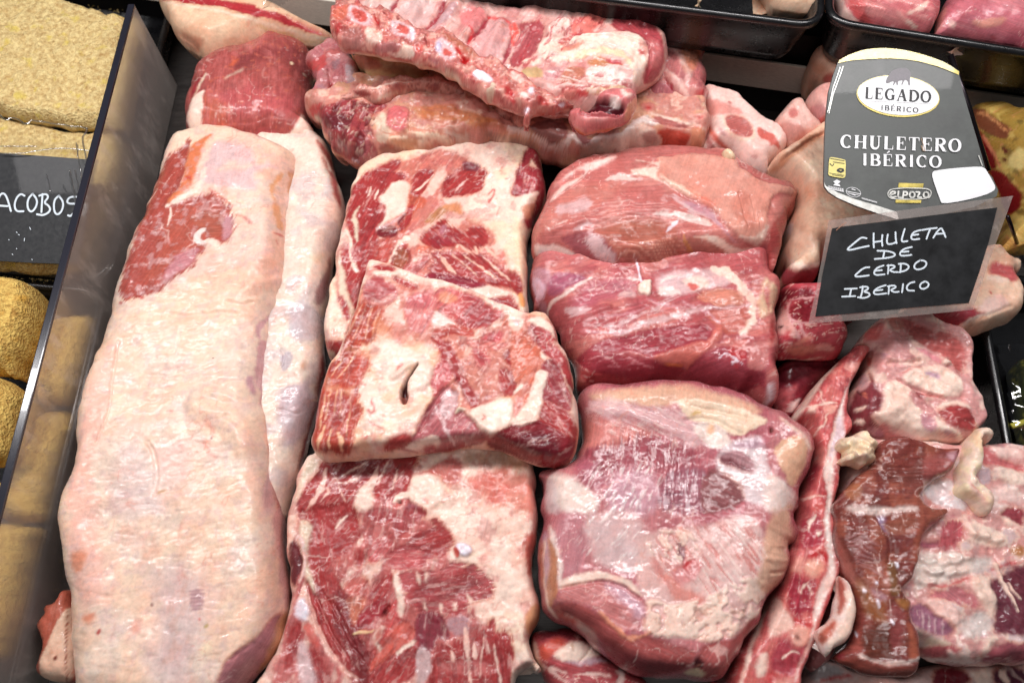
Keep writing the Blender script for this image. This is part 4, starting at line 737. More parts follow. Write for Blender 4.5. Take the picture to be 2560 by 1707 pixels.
o_L = J(T(1,1,"1010,930 1030,890 1090,868 1240,900 1470,1000 1560,1040 1800,1085 2000,1160 2240,1290 2350,1295"), T(2,1,"40,1320 140,1368 200,1325 260,1335 340,1380 400,1480 415,1568"), T(2,2,"425,50 520,220 555,450 600,680 622,880 590,1060 465,1212 200,1130 0,1050"),
        T(1,2,"2200,1010 1930,985 1640,1050 1350,1065 900,1092 780,1112 600,1106 525,1030 555,800 605,570 640,400 675,260 750,160 830,0"), T(1,1,"850,1500 920,1330 960,1180 985,1050"))
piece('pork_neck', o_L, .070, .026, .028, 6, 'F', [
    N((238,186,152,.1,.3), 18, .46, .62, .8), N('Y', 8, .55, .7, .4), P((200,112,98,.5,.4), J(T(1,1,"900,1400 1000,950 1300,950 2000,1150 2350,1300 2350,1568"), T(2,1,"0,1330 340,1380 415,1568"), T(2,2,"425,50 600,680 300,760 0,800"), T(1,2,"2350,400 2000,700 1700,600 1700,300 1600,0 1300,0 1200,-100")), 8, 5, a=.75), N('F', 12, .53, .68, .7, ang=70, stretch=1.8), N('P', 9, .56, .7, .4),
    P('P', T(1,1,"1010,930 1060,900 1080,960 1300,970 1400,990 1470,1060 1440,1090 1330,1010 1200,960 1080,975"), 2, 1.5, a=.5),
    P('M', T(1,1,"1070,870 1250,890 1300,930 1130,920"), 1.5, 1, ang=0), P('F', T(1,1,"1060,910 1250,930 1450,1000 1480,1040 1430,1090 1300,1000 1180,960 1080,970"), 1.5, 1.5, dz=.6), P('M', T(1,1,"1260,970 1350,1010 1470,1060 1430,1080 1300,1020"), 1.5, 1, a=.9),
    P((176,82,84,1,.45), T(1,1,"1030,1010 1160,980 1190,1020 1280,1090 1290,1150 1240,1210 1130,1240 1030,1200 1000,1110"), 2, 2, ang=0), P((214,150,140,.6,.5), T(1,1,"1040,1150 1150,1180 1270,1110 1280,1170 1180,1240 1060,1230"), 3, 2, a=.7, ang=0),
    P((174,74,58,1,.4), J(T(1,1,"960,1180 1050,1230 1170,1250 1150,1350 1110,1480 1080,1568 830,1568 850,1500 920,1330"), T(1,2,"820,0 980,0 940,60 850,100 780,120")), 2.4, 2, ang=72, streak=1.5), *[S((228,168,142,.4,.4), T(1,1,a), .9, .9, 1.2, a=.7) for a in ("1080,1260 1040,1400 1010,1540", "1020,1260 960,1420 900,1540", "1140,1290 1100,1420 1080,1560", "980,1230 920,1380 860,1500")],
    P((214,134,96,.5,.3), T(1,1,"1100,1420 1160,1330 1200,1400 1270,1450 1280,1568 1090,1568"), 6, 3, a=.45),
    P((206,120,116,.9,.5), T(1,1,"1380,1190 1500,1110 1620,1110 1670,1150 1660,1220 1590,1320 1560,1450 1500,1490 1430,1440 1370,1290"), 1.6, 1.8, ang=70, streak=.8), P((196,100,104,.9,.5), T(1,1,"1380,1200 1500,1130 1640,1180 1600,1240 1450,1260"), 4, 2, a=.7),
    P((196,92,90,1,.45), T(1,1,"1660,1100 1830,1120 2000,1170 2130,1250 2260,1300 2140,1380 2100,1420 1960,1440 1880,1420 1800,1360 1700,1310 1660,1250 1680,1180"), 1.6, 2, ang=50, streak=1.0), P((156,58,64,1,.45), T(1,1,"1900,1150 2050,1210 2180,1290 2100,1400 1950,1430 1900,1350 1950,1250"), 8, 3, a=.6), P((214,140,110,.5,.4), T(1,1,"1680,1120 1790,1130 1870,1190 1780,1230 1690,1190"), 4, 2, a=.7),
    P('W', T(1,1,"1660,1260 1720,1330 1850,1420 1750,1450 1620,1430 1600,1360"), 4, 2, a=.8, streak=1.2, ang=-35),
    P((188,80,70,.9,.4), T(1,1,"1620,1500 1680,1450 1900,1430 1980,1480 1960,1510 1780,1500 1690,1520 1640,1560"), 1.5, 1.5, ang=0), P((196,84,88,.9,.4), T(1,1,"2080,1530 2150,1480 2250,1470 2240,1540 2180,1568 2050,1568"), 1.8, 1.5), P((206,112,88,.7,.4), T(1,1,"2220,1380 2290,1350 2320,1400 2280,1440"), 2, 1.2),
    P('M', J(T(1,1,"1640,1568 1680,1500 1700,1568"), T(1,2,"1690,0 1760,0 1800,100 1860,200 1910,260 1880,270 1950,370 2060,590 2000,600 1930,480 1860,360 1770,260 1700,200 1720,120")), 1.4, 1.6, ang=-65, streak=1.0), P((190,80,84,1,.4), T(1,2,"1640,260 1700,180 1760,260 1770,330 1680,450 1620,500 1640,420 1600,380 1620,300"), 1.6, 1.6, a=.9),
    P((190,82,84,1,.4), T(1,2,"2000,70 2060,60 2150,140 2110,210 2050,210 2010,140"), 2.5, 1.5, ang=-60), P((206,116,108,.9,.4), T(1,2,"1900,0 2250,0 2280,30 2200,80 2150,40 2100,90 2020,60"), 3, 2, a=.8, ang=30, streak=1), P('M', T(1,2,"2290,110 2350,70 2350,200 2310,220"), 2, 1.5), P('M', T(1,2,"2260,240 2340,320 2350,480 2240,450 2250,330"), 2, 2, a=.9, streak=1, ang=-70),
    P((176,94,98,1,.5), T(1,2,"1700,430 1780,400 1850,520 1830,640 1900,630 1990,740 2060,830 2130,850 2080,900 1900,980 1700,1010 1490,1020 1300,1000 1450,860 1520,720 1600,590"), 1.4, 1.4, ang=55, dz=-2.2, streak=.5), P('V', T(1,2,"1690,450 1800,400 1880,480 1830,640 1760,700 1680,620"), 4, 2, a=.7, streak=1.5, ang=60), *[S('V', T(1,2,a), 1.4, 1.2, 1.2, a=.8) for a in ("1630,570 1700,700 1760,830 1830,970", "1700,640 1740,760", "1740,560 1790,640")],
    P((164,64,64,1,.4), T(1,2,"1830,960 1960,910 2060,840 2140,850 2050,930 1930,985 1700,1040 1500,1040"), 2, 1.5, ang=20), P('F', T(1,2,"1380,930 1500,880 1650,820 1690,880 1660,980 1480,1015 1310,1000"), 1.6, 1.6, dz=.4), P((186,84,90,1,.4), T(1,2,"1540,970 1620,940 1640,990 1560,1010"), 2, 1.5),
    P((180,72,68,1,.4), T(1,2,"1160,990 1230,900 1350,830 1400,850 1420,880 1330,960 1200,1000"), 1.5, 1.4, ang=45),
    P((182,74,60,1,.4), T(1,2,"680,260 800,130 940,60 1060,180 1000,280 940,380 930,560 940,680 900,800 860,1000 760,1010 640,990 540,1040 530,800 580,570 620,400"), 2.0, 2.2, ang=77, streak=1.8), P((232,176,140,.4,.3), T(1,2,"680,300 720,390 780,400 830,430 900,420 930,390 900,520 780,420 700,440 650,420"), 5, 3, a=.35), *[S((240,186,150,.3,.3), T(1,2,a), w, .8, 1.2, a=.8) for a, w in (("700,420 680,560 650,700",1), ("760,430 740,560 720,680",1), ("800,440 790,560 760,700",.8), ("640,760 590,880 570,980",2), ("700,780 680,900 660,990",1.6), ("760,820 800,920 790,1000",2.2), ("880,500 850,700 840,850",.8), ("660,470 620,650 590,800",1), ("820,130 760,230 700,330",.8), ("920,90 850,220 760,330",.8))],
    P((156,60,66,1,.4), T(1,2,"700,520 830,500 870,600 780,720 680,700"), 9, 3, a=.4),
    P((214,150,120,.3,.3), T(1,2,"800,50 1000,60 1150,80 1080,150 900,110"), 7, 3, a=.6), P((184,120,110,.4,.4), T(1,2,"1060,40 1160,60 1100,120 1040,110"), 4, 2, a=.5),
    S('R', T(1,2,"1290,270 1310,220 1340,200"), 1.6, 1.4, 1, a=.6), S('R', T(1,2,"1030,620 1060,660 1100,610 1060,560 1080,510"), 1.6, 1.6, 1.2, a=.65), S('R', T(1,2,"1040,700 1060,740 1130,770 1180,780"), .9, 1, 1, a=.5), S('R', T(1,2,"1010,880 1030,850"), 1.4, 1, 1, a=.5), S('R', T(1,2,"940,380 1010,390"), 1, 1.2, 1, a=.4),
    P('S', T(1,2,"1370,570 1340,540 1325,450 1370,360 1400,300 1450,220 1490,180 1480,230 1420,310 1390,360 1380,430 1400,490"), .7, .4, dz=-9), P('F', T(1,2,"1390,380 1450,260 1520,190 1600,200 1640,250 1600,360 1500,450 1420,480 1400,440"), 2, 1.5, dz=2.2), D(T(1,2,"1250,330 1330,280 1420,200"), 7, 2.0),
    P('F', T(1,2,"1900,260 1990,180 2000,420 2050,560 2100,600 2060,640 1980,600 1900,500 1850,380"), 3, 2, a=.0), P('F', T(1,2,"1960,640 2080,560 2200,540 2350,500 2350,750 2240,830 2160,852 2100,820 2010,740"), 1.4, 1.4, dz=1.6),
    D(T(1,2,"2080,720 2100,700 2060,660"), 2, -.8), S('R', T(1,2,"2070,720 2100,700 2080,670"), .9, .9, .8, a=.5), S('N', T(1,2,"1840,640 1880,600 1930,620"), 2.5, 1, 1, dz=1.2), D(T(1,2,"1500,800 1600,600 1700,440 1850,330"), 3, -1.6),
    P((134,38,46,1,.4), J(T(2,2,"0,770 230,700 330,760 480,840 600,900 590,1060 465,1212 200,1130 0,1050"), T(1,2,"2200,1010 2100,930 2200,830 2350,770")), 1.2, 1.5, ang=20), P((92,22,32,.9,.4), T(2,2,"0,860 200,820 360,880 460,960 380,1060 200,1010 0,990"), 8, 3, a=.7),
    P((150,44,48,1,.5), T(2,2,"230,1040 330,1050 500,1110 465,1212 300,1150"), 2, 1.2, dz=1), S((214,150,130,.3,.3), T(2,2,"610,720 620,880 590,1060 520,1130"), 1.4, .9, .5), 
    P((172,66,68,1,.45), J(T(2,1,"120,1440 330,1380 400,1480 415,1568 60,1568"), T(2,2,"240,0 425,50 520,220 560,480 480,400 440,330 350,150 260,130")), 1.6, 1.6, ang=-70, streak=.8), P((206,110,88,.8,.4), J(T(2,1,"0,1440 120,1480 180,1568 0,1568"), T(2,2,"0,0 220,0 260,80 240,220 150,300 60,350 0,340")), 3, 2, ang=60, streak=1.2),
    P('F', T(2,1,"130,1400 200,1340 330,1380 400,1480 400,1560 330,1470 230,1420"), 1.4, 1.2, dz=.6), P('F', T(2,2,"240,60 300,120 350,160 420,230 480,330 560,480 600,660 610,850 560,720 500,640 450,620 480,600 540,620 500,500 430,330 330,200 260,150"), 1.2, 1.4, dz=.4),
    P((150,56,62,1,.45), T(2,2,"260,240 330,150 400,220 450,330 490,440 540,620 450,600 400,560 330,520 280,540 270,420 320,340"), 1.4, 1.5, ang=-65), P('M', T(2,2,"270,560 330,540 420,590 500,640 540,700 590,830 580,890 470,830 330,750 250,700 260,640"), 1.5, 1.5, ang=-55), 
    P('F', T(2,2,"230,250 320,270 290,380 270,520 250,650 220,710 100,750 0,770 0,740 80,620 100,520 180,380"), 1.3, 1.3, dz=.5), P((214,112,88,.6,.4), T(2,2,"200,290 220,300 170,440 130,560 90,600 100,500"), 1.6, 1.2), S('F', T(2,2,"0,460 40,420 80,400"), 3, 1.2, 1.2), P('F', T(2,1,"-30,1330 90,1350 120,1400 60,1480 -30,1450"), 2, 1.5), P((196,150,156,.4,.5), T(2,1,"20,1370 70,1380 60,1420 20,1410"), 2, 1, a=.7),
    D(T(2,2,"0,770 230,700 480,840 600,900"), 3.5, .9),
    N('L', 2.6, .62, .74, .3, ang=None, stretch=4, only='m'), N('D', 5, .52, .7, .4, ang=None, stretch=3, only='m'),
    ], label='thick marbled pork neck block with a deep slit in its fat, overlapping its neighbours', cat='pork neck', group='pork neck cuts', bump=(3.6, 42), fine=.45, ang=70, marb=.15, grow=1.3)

o_M = J(T(1,2,"600,1040 560,1080 520,1070 420,1260 340,1568"), T(1,3,"310,60 305,300 325,480 350,740 330,1000 250,1250 100,1450 -80,1750 700,1850 1500,1850"), T(2,3,"0,1700 20,1560 60,1500 150,1450 195,1428 195,1490 270,1470 262,1430 190,1310 160,1150 280,940 230,800 190,600 195,350 250,200 250,0"),
        T(2,2,"242,1568 230,1400 210,1200 150,1000 0,900"), T(1,2,"2000,880 1300,900"))
piece('pork_neck', o_M, .038, .026, .033, 8, 'F', [
    N((238,190,172,.1,.35), 14, .46, .62, .8), N('Y', 30, .52, .64, .35), P((188,92,90,.6,.4), J(T(1,2,"640,1100 1480,1060 1500,1300 1400,1568"), T(1,3,"1400,0 1700,100 1850,300 1750,420 2000,520 2140,640 2120,760 1950,860 2000,1000 2160,960 2340,1240 2300,1800 0,1800 300,1300 340,300 400,0")), 7, 5, a=.85), N('F', 12, .53, .68, .7, ang=75, stretch=2), N('P', 9, .56, .7, .45),
    P('M', J(T(1,2,"640,1120 780,1120 1100,1100 1380,1080 1480,1060 1420,1200 1440,1330 1380,1400 1330,1430 1300,1460 1250,1420 1200,1440 1100,1420 1080,1300 1050,1330 960,1330 930,1430 870,1540 860,1568 640,1568 400,1568 420,1450 530,1300 600,1200")), 1.5, 2.2, ang=55, streak=1.2),
    P((120,46,52,1,.4), T(1,2,"700,1130 1100,1110 1080,1230 1000,1310 930,1260 900,1180 800,1260 750,1230"), 8, 3, a=.6),
    P('N', T(1,2,"520,1080 580,1110 560,1180 480,1280 430,1380 370,1480 380,1400 430,1250"), 2, 1.5), *[S((234,190,176,.2,.4), T(1,2,a), w, 1, 1.6, a=.9) for a, w in (("660,1160 640,1280 590,1400 540,1480 480,1560", 3), ("740,1240 770,1310 870,1290 940,1260", 1.4), ("1010,1110 900,1180 810,1240", 1.4), ("1120,1140 1090,1240 1060,1330 1040,1420 1000,1500", 4), ("1320,1180 1280,1280 1250,1380", 1.4), ("770,1320 800,1420 830,1480", 1), ("1230,1110 1150,1230 1110,1330", 1.6), ("610,1480 680,1400 660,1330", 1.2))],
    P('F', T(1,2,"940,1390 1010,1320 1060,1310 1080,1400 1080,1568 860,1568 900,1500"), 2.5, 2, a=.95, dz=.8), P('F', T(1,2,"1380,1400 1460,1260 1540,1200 1640,1220 1740,1330 1730,1440 1600,1568 1480,1568 1440,1480"), 2, 1.6, dz=1.8),
    P('R', T(1,2,"1480,1250 1520,1190 1640,1100 1750,1080 1860,1110 1900,1290 1850,1330 1760,1340 1680,1250 1560,1200"), 6, 3, a=.62), S('R', J(T(1,2,"1900,1300 2000,1330 2100,1270 2200,1400"), T(1,2,"2210,1410 2300,1340")), 5, 7, 3, a=.42), P((210,96,80,.4,.4), J(T(1,2,"1900,1230 2350,1140"), T(2,2,"0,1200 210,1230 240,1568 120,1568 0,1450"), T(1,2,"2350,1450 2200,1480 2000,1350")), 10, 4, a=.6, ang=70, streak=2),
    P((140,90,44,.4,.4), J(T(1,2,"1900,1000 2350,1000"), T(2,2,"0,1080 150,1110 130,1170 0,1160"), T(1,2,"2350,1130 1900,1160")), 8, 3, a=.45),
    P('h', T(1,2,"1295,1470 1330,1465 1345,1490 1310,1485"), .8, .4, dz=-4), S('F', T(1,2,"1270,1480 1300,1440 1390,1400 1440,1440"), 3.5, 1.2, 1.2, dz=1), P((180,100,110,.8,.4), T(1,2,"1390,1540 1420,1490 1480,1530 1520,1568 1380,1568"), 2, 1.5), S('X', T(1,2,"1540,1450 1580,1500"), 2, 2, 1, a=.6),
    # lower half
    P('M', T(1,3,"500,0 570,0 590,100 570,200 600,300 540,200 500,120"), 2, 1.5, ang=85), P('M', T(1,3,"400,0 900,-40 920,60 950,220 900,280 850,350 760,400 700,450 650,540 740,590 760,680 830,760 840,880 900,960 940,1020 960,1080 980,1200 1050,1350 1050,1568 940,1568 880,1480 760,1330 680,1240 620,1100 560,960 500,850 470,760 480,640 520,560 540,400 530,250 480,100"), 1.5, 2.2, ang=105, streak=1.4),
    P((122,44,48,1,.4), T(1,3,"740,680 820,760 840,880 940,1020 1000,1230 1050,1380 1040,1568 960,1500 860,1300 760,1100 700,900"), 6, 2.5, a=.7, ang=112), *[D(T(1,3,a), 2.6, -1.6) for a in ("560,760 640,960 760,1200 900,1400", "620,720 720,920 850,1150 980,1350", "520,860 620,1100 740,1330", "700,820 820,1020 920,1200", "480,640 500,800 560,960")],
    S((232,180,166,.2,.4), T(1,3,"440,700 520,900 580,1040 660,1240 720,1330 840,1450 930,1500"), [3,2,2,3,2,1.5,1], 1.2, 1.5, a=.9), P('N', T(1,3,"400,60 520,100 510,250 480,400 540,620 560,760 520,700 460,560 440,350 400,250"), 2, 1.5, dz=1.2), S((226,188,182,.2,.6), T(1,3,"380,300 380,220 440,240 460,350 470,480 450,560 400,640"), 2, 1, 1, dz=1),
    P((96,36,42,.9,.5), T(1,3,"330,250 400,300 440,430 420,530 370,600 340,680 325,480"), 3, 1.5, a=.9), P('C', T(1,3,"360,820 440,760 480,850 500,930 450,1000 370,940"), 2, 1.5, a=.85, dz=1), P('X', T(1,3,"450,1010 530,1000 560,1120 600,1240 540,1230 480,1100"), 3, 2, a=.7), P('M', T(1,3,"360,1050 420,1020 400,1200 360,1350 310,1420 330,1250"), 2, 1.5, ang=80), P('M', T(1,3,"520,1250 600,1300 640,1440 700,1568 600,1568 540,1420"), 2.5, 1.5, ang=110), P((214,180,180,.3,.4), T(1,3,"420,1150 500,1200 560,1400 600,1568 440,1568 400,1380"), 5, 2, a=.8, streak=1.2, ang=100),
    P((164,70,72,1,.4), T(1,3,"1040,0 1260,0 1270,60 1330,-20 1500,-20 1560,20 1490,60 1400,130 1350,220 1290,180 1260,130 1220,60 1180,100 1100,70"), 1.5, 1.5, ang=80, streak=1), P('M', T(1,3,"720,220 760,60 830,20 920,60 930,200 860,260 800,290"), 2, 1.5, ang=50), S('F', T(1,3,"730,150 770,90 830,40"), 1.4, 1, 1),
    P((188,90,90,1,.4), T(1,3,"1060,330 1120,260 1240,220 1220,310 1160,380 1100,440 1020,450"), 2, 1.6, ang=55, streak=1), P('M', T(1,3,"920,400 960,350 980,420 940,500"), 1.5, 1.2), P((196,110,104,.9,.4), T(1,3,"780,420 850,400 840,520 790,560"), 2.5, 1.5, a=.8), P((196,104,96,.9,.4), T(1,3,"840,640 960,590 1020,640 990,760 900,750 850,710"), 2.2, 1.6, ang=60, streak=1), P((206,120,96,.8,.4), T(1,3,"840,770 1000,790 960,860 1000,920 940,1000 880,940"), 2.2, 1.6, ang=80),
    P('M', T(1,3,"1490,200 1600,180 1700,130 1620,60 1720,170 1820,280 1740,370 1690,400 1620,340 1480,380 1400,470 1420,340"), 1.8, 2, ang=20, streak=1.4), P((186,84,86,1,.4), T(1,3,"1240,360 1420,330 1500,370 1600,390 1500,480 1400,520 1260,520 1230,440"), 3, 2.2, ang=0, streak=2, a=.9),
    P('C', T(1,3,"1830,300 1870,280 1950,300 1990,340 1960,400 1890,415 1840,370"), .9, .4, dz=2.6), P('X', T(1,3,"1815,330 1850,330 1870,380 1850,430 1820,390"), 1, .6, dz=1.2),
    P((176,76,78,1,.45), T(1,3,"1340,580 1440,600 1600,580 1700,600 1740,500 1850,460 1950,510 2060,560 2130,640 2120,740 2000,790 1900,850 1890,900 1760,900 1600,900 1480,880 1440,760 1370,720"), 1.8, 2.4, ang=10, streak=2.4), P((128,56,56,1,.45), T(1,3,"1480,640 1700,620 1900,560 2060,620 1980,720 1760,760 1560,700"), 10, 4, a=.45), *[S((240,206,190,.2,.3), T(1,3,a), 2, 1.5, 1.5, a=.8) for a in ("1480,560 1500,650", "1560,560 1560,640", "1930,760 1960,830", "1560,890 1540,830", "1700,910 1690,840", "1820,900 1810,830")],
    P((134,48,60,1,.4), T(1,3,"1490,940 1580,910 1680,940 1740,1050 1760,1140 1680,1120 1640,1180 1640,1240 1560,1250 1490,1240 1480,1100"), 1.6, 1.6, ang=90, dz=-.8), P((180,140,146,.4,.6), T(1,3,"1740,960 1900,930 1960,1040 1860,1120 1760,1060"), 4, 2, a=.7),
    P('M', T(1,3,"1060,740 1100,660 1200,580 1250,560 1230,680 1160,800 1060,820"), 1.8, 1.6, ang=60), P((158,48,56,1,.45), T(1,3,"940,960 1050,850 1160,800 1220,840 1140,900 1040,990 960,1050"), 1.8, 1.5, ang=45), D(T(1,3,"1220,850 1190,900 1170,940"), 4, -3.5), P('S', T(1,3,"1215,850 1222,940 1150,900"), 1, .8, a=.8),
    P((196,82,80,1,.45), T(1,3,"1230,780 1290,760 1320,880 1310,980 1250,1000 1200,1120 1100,1330 1060,1400 1060,1360 1150,1140 1210,1000"), 1.8, 1.6, ang=70), P((206,96,84,.9,.4), T(1,3,"1110,1290 1260,1080 1360,980 1440,1100 1430,1170 1300,1250 1180,1350 1060,1480"), 2, 2, ang=50, streak=1.2), P('M', T(1,3,"1060,1500 1160,1380 1300,1300 1420,1230 1480,1220 1470,1340 1440,1480 1300,1520 1180,1568 1060,1620"), 2, 2, ang=55, streak=1.2), S('F', T(1,3,"1290,1290 1380,1210 1470,1190"), 2.4, 1.2, 1.4),
    P('F', T(1,3,"1260,640 1310,560 1340,700 1370,830 1340,960 1300,880 1310,800"), 2, 1.6, dz=.6), S('F', T(1,3,"1130,1240 1100,1180 1130,1080 1170,1040"), 4, 2, 1.5, a=.8), S('X', T(1,3,"1090,1180 1130,1130 1150,1050"), 2.4, 2, 1.2, a=.6), S('T', T(1,3,"920,1090 980,1070 1050,1090 1090,1060"), 2, 1, 1, dz=1),
    P('M', J(T(1,3,"1620,1568 1650,1350 1720,1200 1800,1240 1820,1170 1900,1190 2000,1280 2040,1160 2020,1100 2100,1060 2150,1110 2160,960 2200,1080 2240,1080 2300,1120 2340,1240 2300,1568 2250,1800 1550,1800")), 1.6, 2, ang=97, streak=2.0), *[S((242,200,186,.2,.3), T(1,3,a), w, .9, 1, a=.9) for a, w in (("1910,1050 1930,1250 1980,1568", 2.2), ("2000,1200 2010,1320", 2), ("2090,1110 2060,1400 2050,1500", .8), ("2180,1200 2220,1440 2230,1568", 1.2), ("1790,1250 1810,1350", 2), ("2120,1160 2140,1280", 1))], P((206,124,120,.8,.4), T(1,3,"1680,1360 2050,1340 2200,1440 1900,1460 1690,1420"), 4, 2, a=.35),
    P((204,178,178,.3,.6), T(1,3,"1470,1260 1600,1240 1620,1400 1560,1568 1450,1568"), 3, 2, a=.7),
    P((186,80,66,.7,.4), T(2,3,"190,160 250,150 250,240 190,400 195,600 150,600 130,400 90,240"), 4, 2, a=.7, ang=80, streak=1.5), P((214,150,110,.3,.3), T(2,3,"230,800 280,940 160,1160 100,1050 110,930"), 3, 2, a=.8),
    N('L', 2.6, .62, .74, .3, ang=None, stretch=4, only='m'), N('D', 5, .52, .7, .4, ang=None, stretch=3, only='m'),
    ], label='large pork neck cut with red muscle and white fat, frontmost of the middle column', cat='pork neck', group='pork neck cuts', bump=(4.0, 36), fine=.5, ang=80, marb=.15, grow=1.6, inset=.0015)
# ---- three leg cuts in the right-hand column
o_N = J(T(2,1,"340,200 480,70 540,0"), T(2,0,"545,1568 900,1440 1200,1408 1600,1420 1900,1440 2050,1478"), T(2,1,"2085,0 2220,60 2350,112"), T(3,1,"0,120 130,150 285,205 290,270 200,400 130,560 110,700 60,900 0,1020"), T(2,1,"2280,860 2240,870 2000,900 1650,890 1480,910 1370,925 1330,970 1100,985 1000,985 920,1010 870,1000 740,965 530,948 380,920 172,862 150,700 220,520 290,340"))
piece('pork_leg_cut', o_N, .060, .032, .026, 16, (190,108,102,.9,.55), [
    N((206,132,122,.8,.5), 16, .45, .62, .7, ang=10, stretch=2), N((192,106,102,.9,.5), 14, .52, .68, .4, ang=8, stretch=2),
    P((200,124,112,.6,.45), T(2,1,"300,330 640,130 1100,60 900,260 640,420 300,560 200,600"), 12, 4, a=.6),
    P((176,98,84,1,.5), T(2,1,"840,470 1250,420 1500,520 1540,640 1640,860 1380,900 1000,860 900,700 780,560"), 8, 4, ang=0, streak=2.5, a=.8), P((170,100,84,1,.5), T(2,1,"860,490 1240,450 1420,560 1380,640 1000,600"), 8, 3, a=.6, ang=0),
    *[S((222,160,140,.5,.5), T(2,1,f"{900+k*18},{640+k*34} {1200+k*8},{632+k*33} {1560+k*8},{628+k*34}"), .7, .7, 2.2, a=.55, dz=.25) for k in range(8)], *[D(T(2,1,f"{880+k*20},{655+k*34} {1200+k*8},{648+k*33} {1580+k*8},{640+k*34}"), 1.1, -.55) for k in range(8)],
    *[S((230,176,170,.4,.6), T(2,1,f"{700+k*10},{330+k*40} {1000+k*14},{260+k*38} {1500+k*14},{330+k*30}"), .9, 1, 3, a=.4) for k in range(6)],
    P((156,80,86,.9,.6), T(2,1,"440,620 720,560 900,640 960,760 940,860 740,930 520,860 560,740"), 5, 3, a=.8, ang=20, streak=2), P('V', T(2,1,"680,640 780,580 900,690 960,780 930,880 820,800 720,780"), 5, 3, a=.75, streak=3, ang=15), P('W', T(2,1,"170,700 320,690 420,680 560,780 620,880 740,920 520,945 180,860"), 4, 2.5, a=.85), P((226,206,206,.3,.6), T(2,1,"200,740 310,730 360,800 290,850 200,830"), 5, 2, a=.5),
    P('V', T(2,1,"400,330 560,300 660,250 780,280 700,370 540,400 420,430"), 5, 3, a=.65, streak=2, ang=20), P('V', T(2,1,"560,540 640,510 760,470 740,500 620,560"), 1.6, 1.5, a=.8), S('W', T(2,1,"310,500 340,540 400,500 520,460"), 1.2, 1, 1.5, a=.6),
    P('W', T(2,1,"860,70 1000,30 1200,60 1100,90 900,100"), 3, 2, a=.6), P('F', J(T(2,0,"1380,1568 1300,1500 1100,1480 1500,1520"), T(2,1,"1050,0 1250,60 1450,150 1700,230 1640,120 1450,30 1300,-20")), 4, 2, a=.9),
    P((214,148,132,.4,.45), J(T(2,0,"1380,1568 1300,1450 1600,1425 1900,1445 2050,1480 2080,1568"), T(2,1,"2085,0 2220,60 2350,112"), T(3,1,"0,120 130,150 285,205 260,250 100,200 0,260"), T(2,1,"2350,420 2290,600 2260,700 2100,620 1980,500 1800,330 1640,240 1450,140 1300,60")), 1.4, 2, dz=2.2, ang=70), P((196,120,104,.5,.4), T(2,1,"2050,200 2140,230 2200,420 2240,560 2140,570 2060,460 1990,330"), 6, 3, a=.6), P('F', T(2,1,"2060,590 2160,640 2230,620 2290,560 2350,460 2290,690 2240,700"), 2, 1, dz=1), *[D(T(2,1,a), 3, -1.6) for a in ("2060,220 2100,330 2120,430 2160,520", "2170,250 2210,360 2230,470", "2250,400 2270,520 2280,600")],
    P((236,196,176,.3,.4), T(2,1,"1330,30 1460,120 1620,170 1740,250 1640,240 1450,150"), 2, 1.5, dz=.8), S((222,120,100,.3,.4), T(2,1,"1600,170 1700,250 1850,340"), 2.5, 2, 1.5, a=.6), S('V', T(2,1,"1480,240 1650,360 1880,480"), 6, 5, 4, a=.7, streak=3, ang=-30), P('U', T(2,1,"1520,260 1750,300 1900,480 2100,700 2000,600 1800,440"), 4, 2, a=.6),
    P('W', T(2,1,"1280,400 1420,370 1500,440 1380,420"), 2, 1.5, a=.7), P('W', T(2,1,"1430,400 1600,400 1780,460 1850,510 1680,500 1500,440"), 3, 2, a=.75, streak=2, ang=-15), S('C', T(2,1,"1420,550 1480,500 1520,460"), 2.2, 1, 1, a=.6), 
    P('F', T(2,1,"1620,600 1760,590 1900,610 2000,680 2100,740 2280,720 2300,760 2200,850 2000,890 1960,790 2040,830 1960,740 1800,640"), 3, 2, a=.8), P((186,112,100,1,.5), T(2,1,"1600,600 1720,620 1860,680 1960,740 2040,830 1990,890 1840,895 1690,880 1640,800 1600,720"), 1.4, 1.2, ang=-5, dz=.6), S((206,136,90,.5,.4), T(2,1,"1575,590 1600,680 1650,780 1680,860"), 2.2, .8, .8, dz=1.2), D(T(2,1,"1560,590 1590,700 1630,800 1650,860"), 2, -2), S('F', T(2,1,"1955,760 1990,830 2000,890"), 1.8, 1, .8),
    P('L', J(T(2,1,"340,200 480,70 560,0 720,0 620,100 480,190 400,260 330,300"), T(2,0,"560,1568 900,1450 1000,1450 760,1568")), 2, 1.5, a=.9, dz=.6), S('P', T(2,1,"350,200 450,130 500,90"), 3, 2, 1, a=.6), D(T(2,1,"330,300 450,230 600,120 740,10"), 2, -1.2),
    P((112,34,46,.9,.5), T(2,1,"770,850 830,870 885,920 870,1000 740,965"), .8, .8, dz=1.2, ang=90), S('X', T(2,1,"740,960 860,970"), .7, .6, .5, a=.6), P('Y', T(2,1,"890,860 960,880 1010,950 1000,985 900,1008 880,960"), 2, 1.5, dz=.8), P((198,130,110,.6,.4), T(2,1,"1010,930 1150,890 1340,880 1360,920 1330,970 1100,985 1010,970"), 2, 1.5, dz=1),
    P('M', T(3,1,"0,480 100,420 200,330 280,230 290,270 200,400 130,560 110,700 60,900 0,1020"), 3, 2, a=.55), P((176,88,92,1,.4), T(2,1,"2300,700 2350,650 2350,1000 2240,860"), 3, 2, a=.8),
    D(T(2,1,"300,560 700,450 850,440 1250,330 1700,420"), 10, 1.6),
    ], label='pink pork leg cut with streaky fibres and a loose flap folded over its top right', cat='pork leg', group='boned pork leg cuts', bump=(4.0, 44), fine=.3, ang=5)

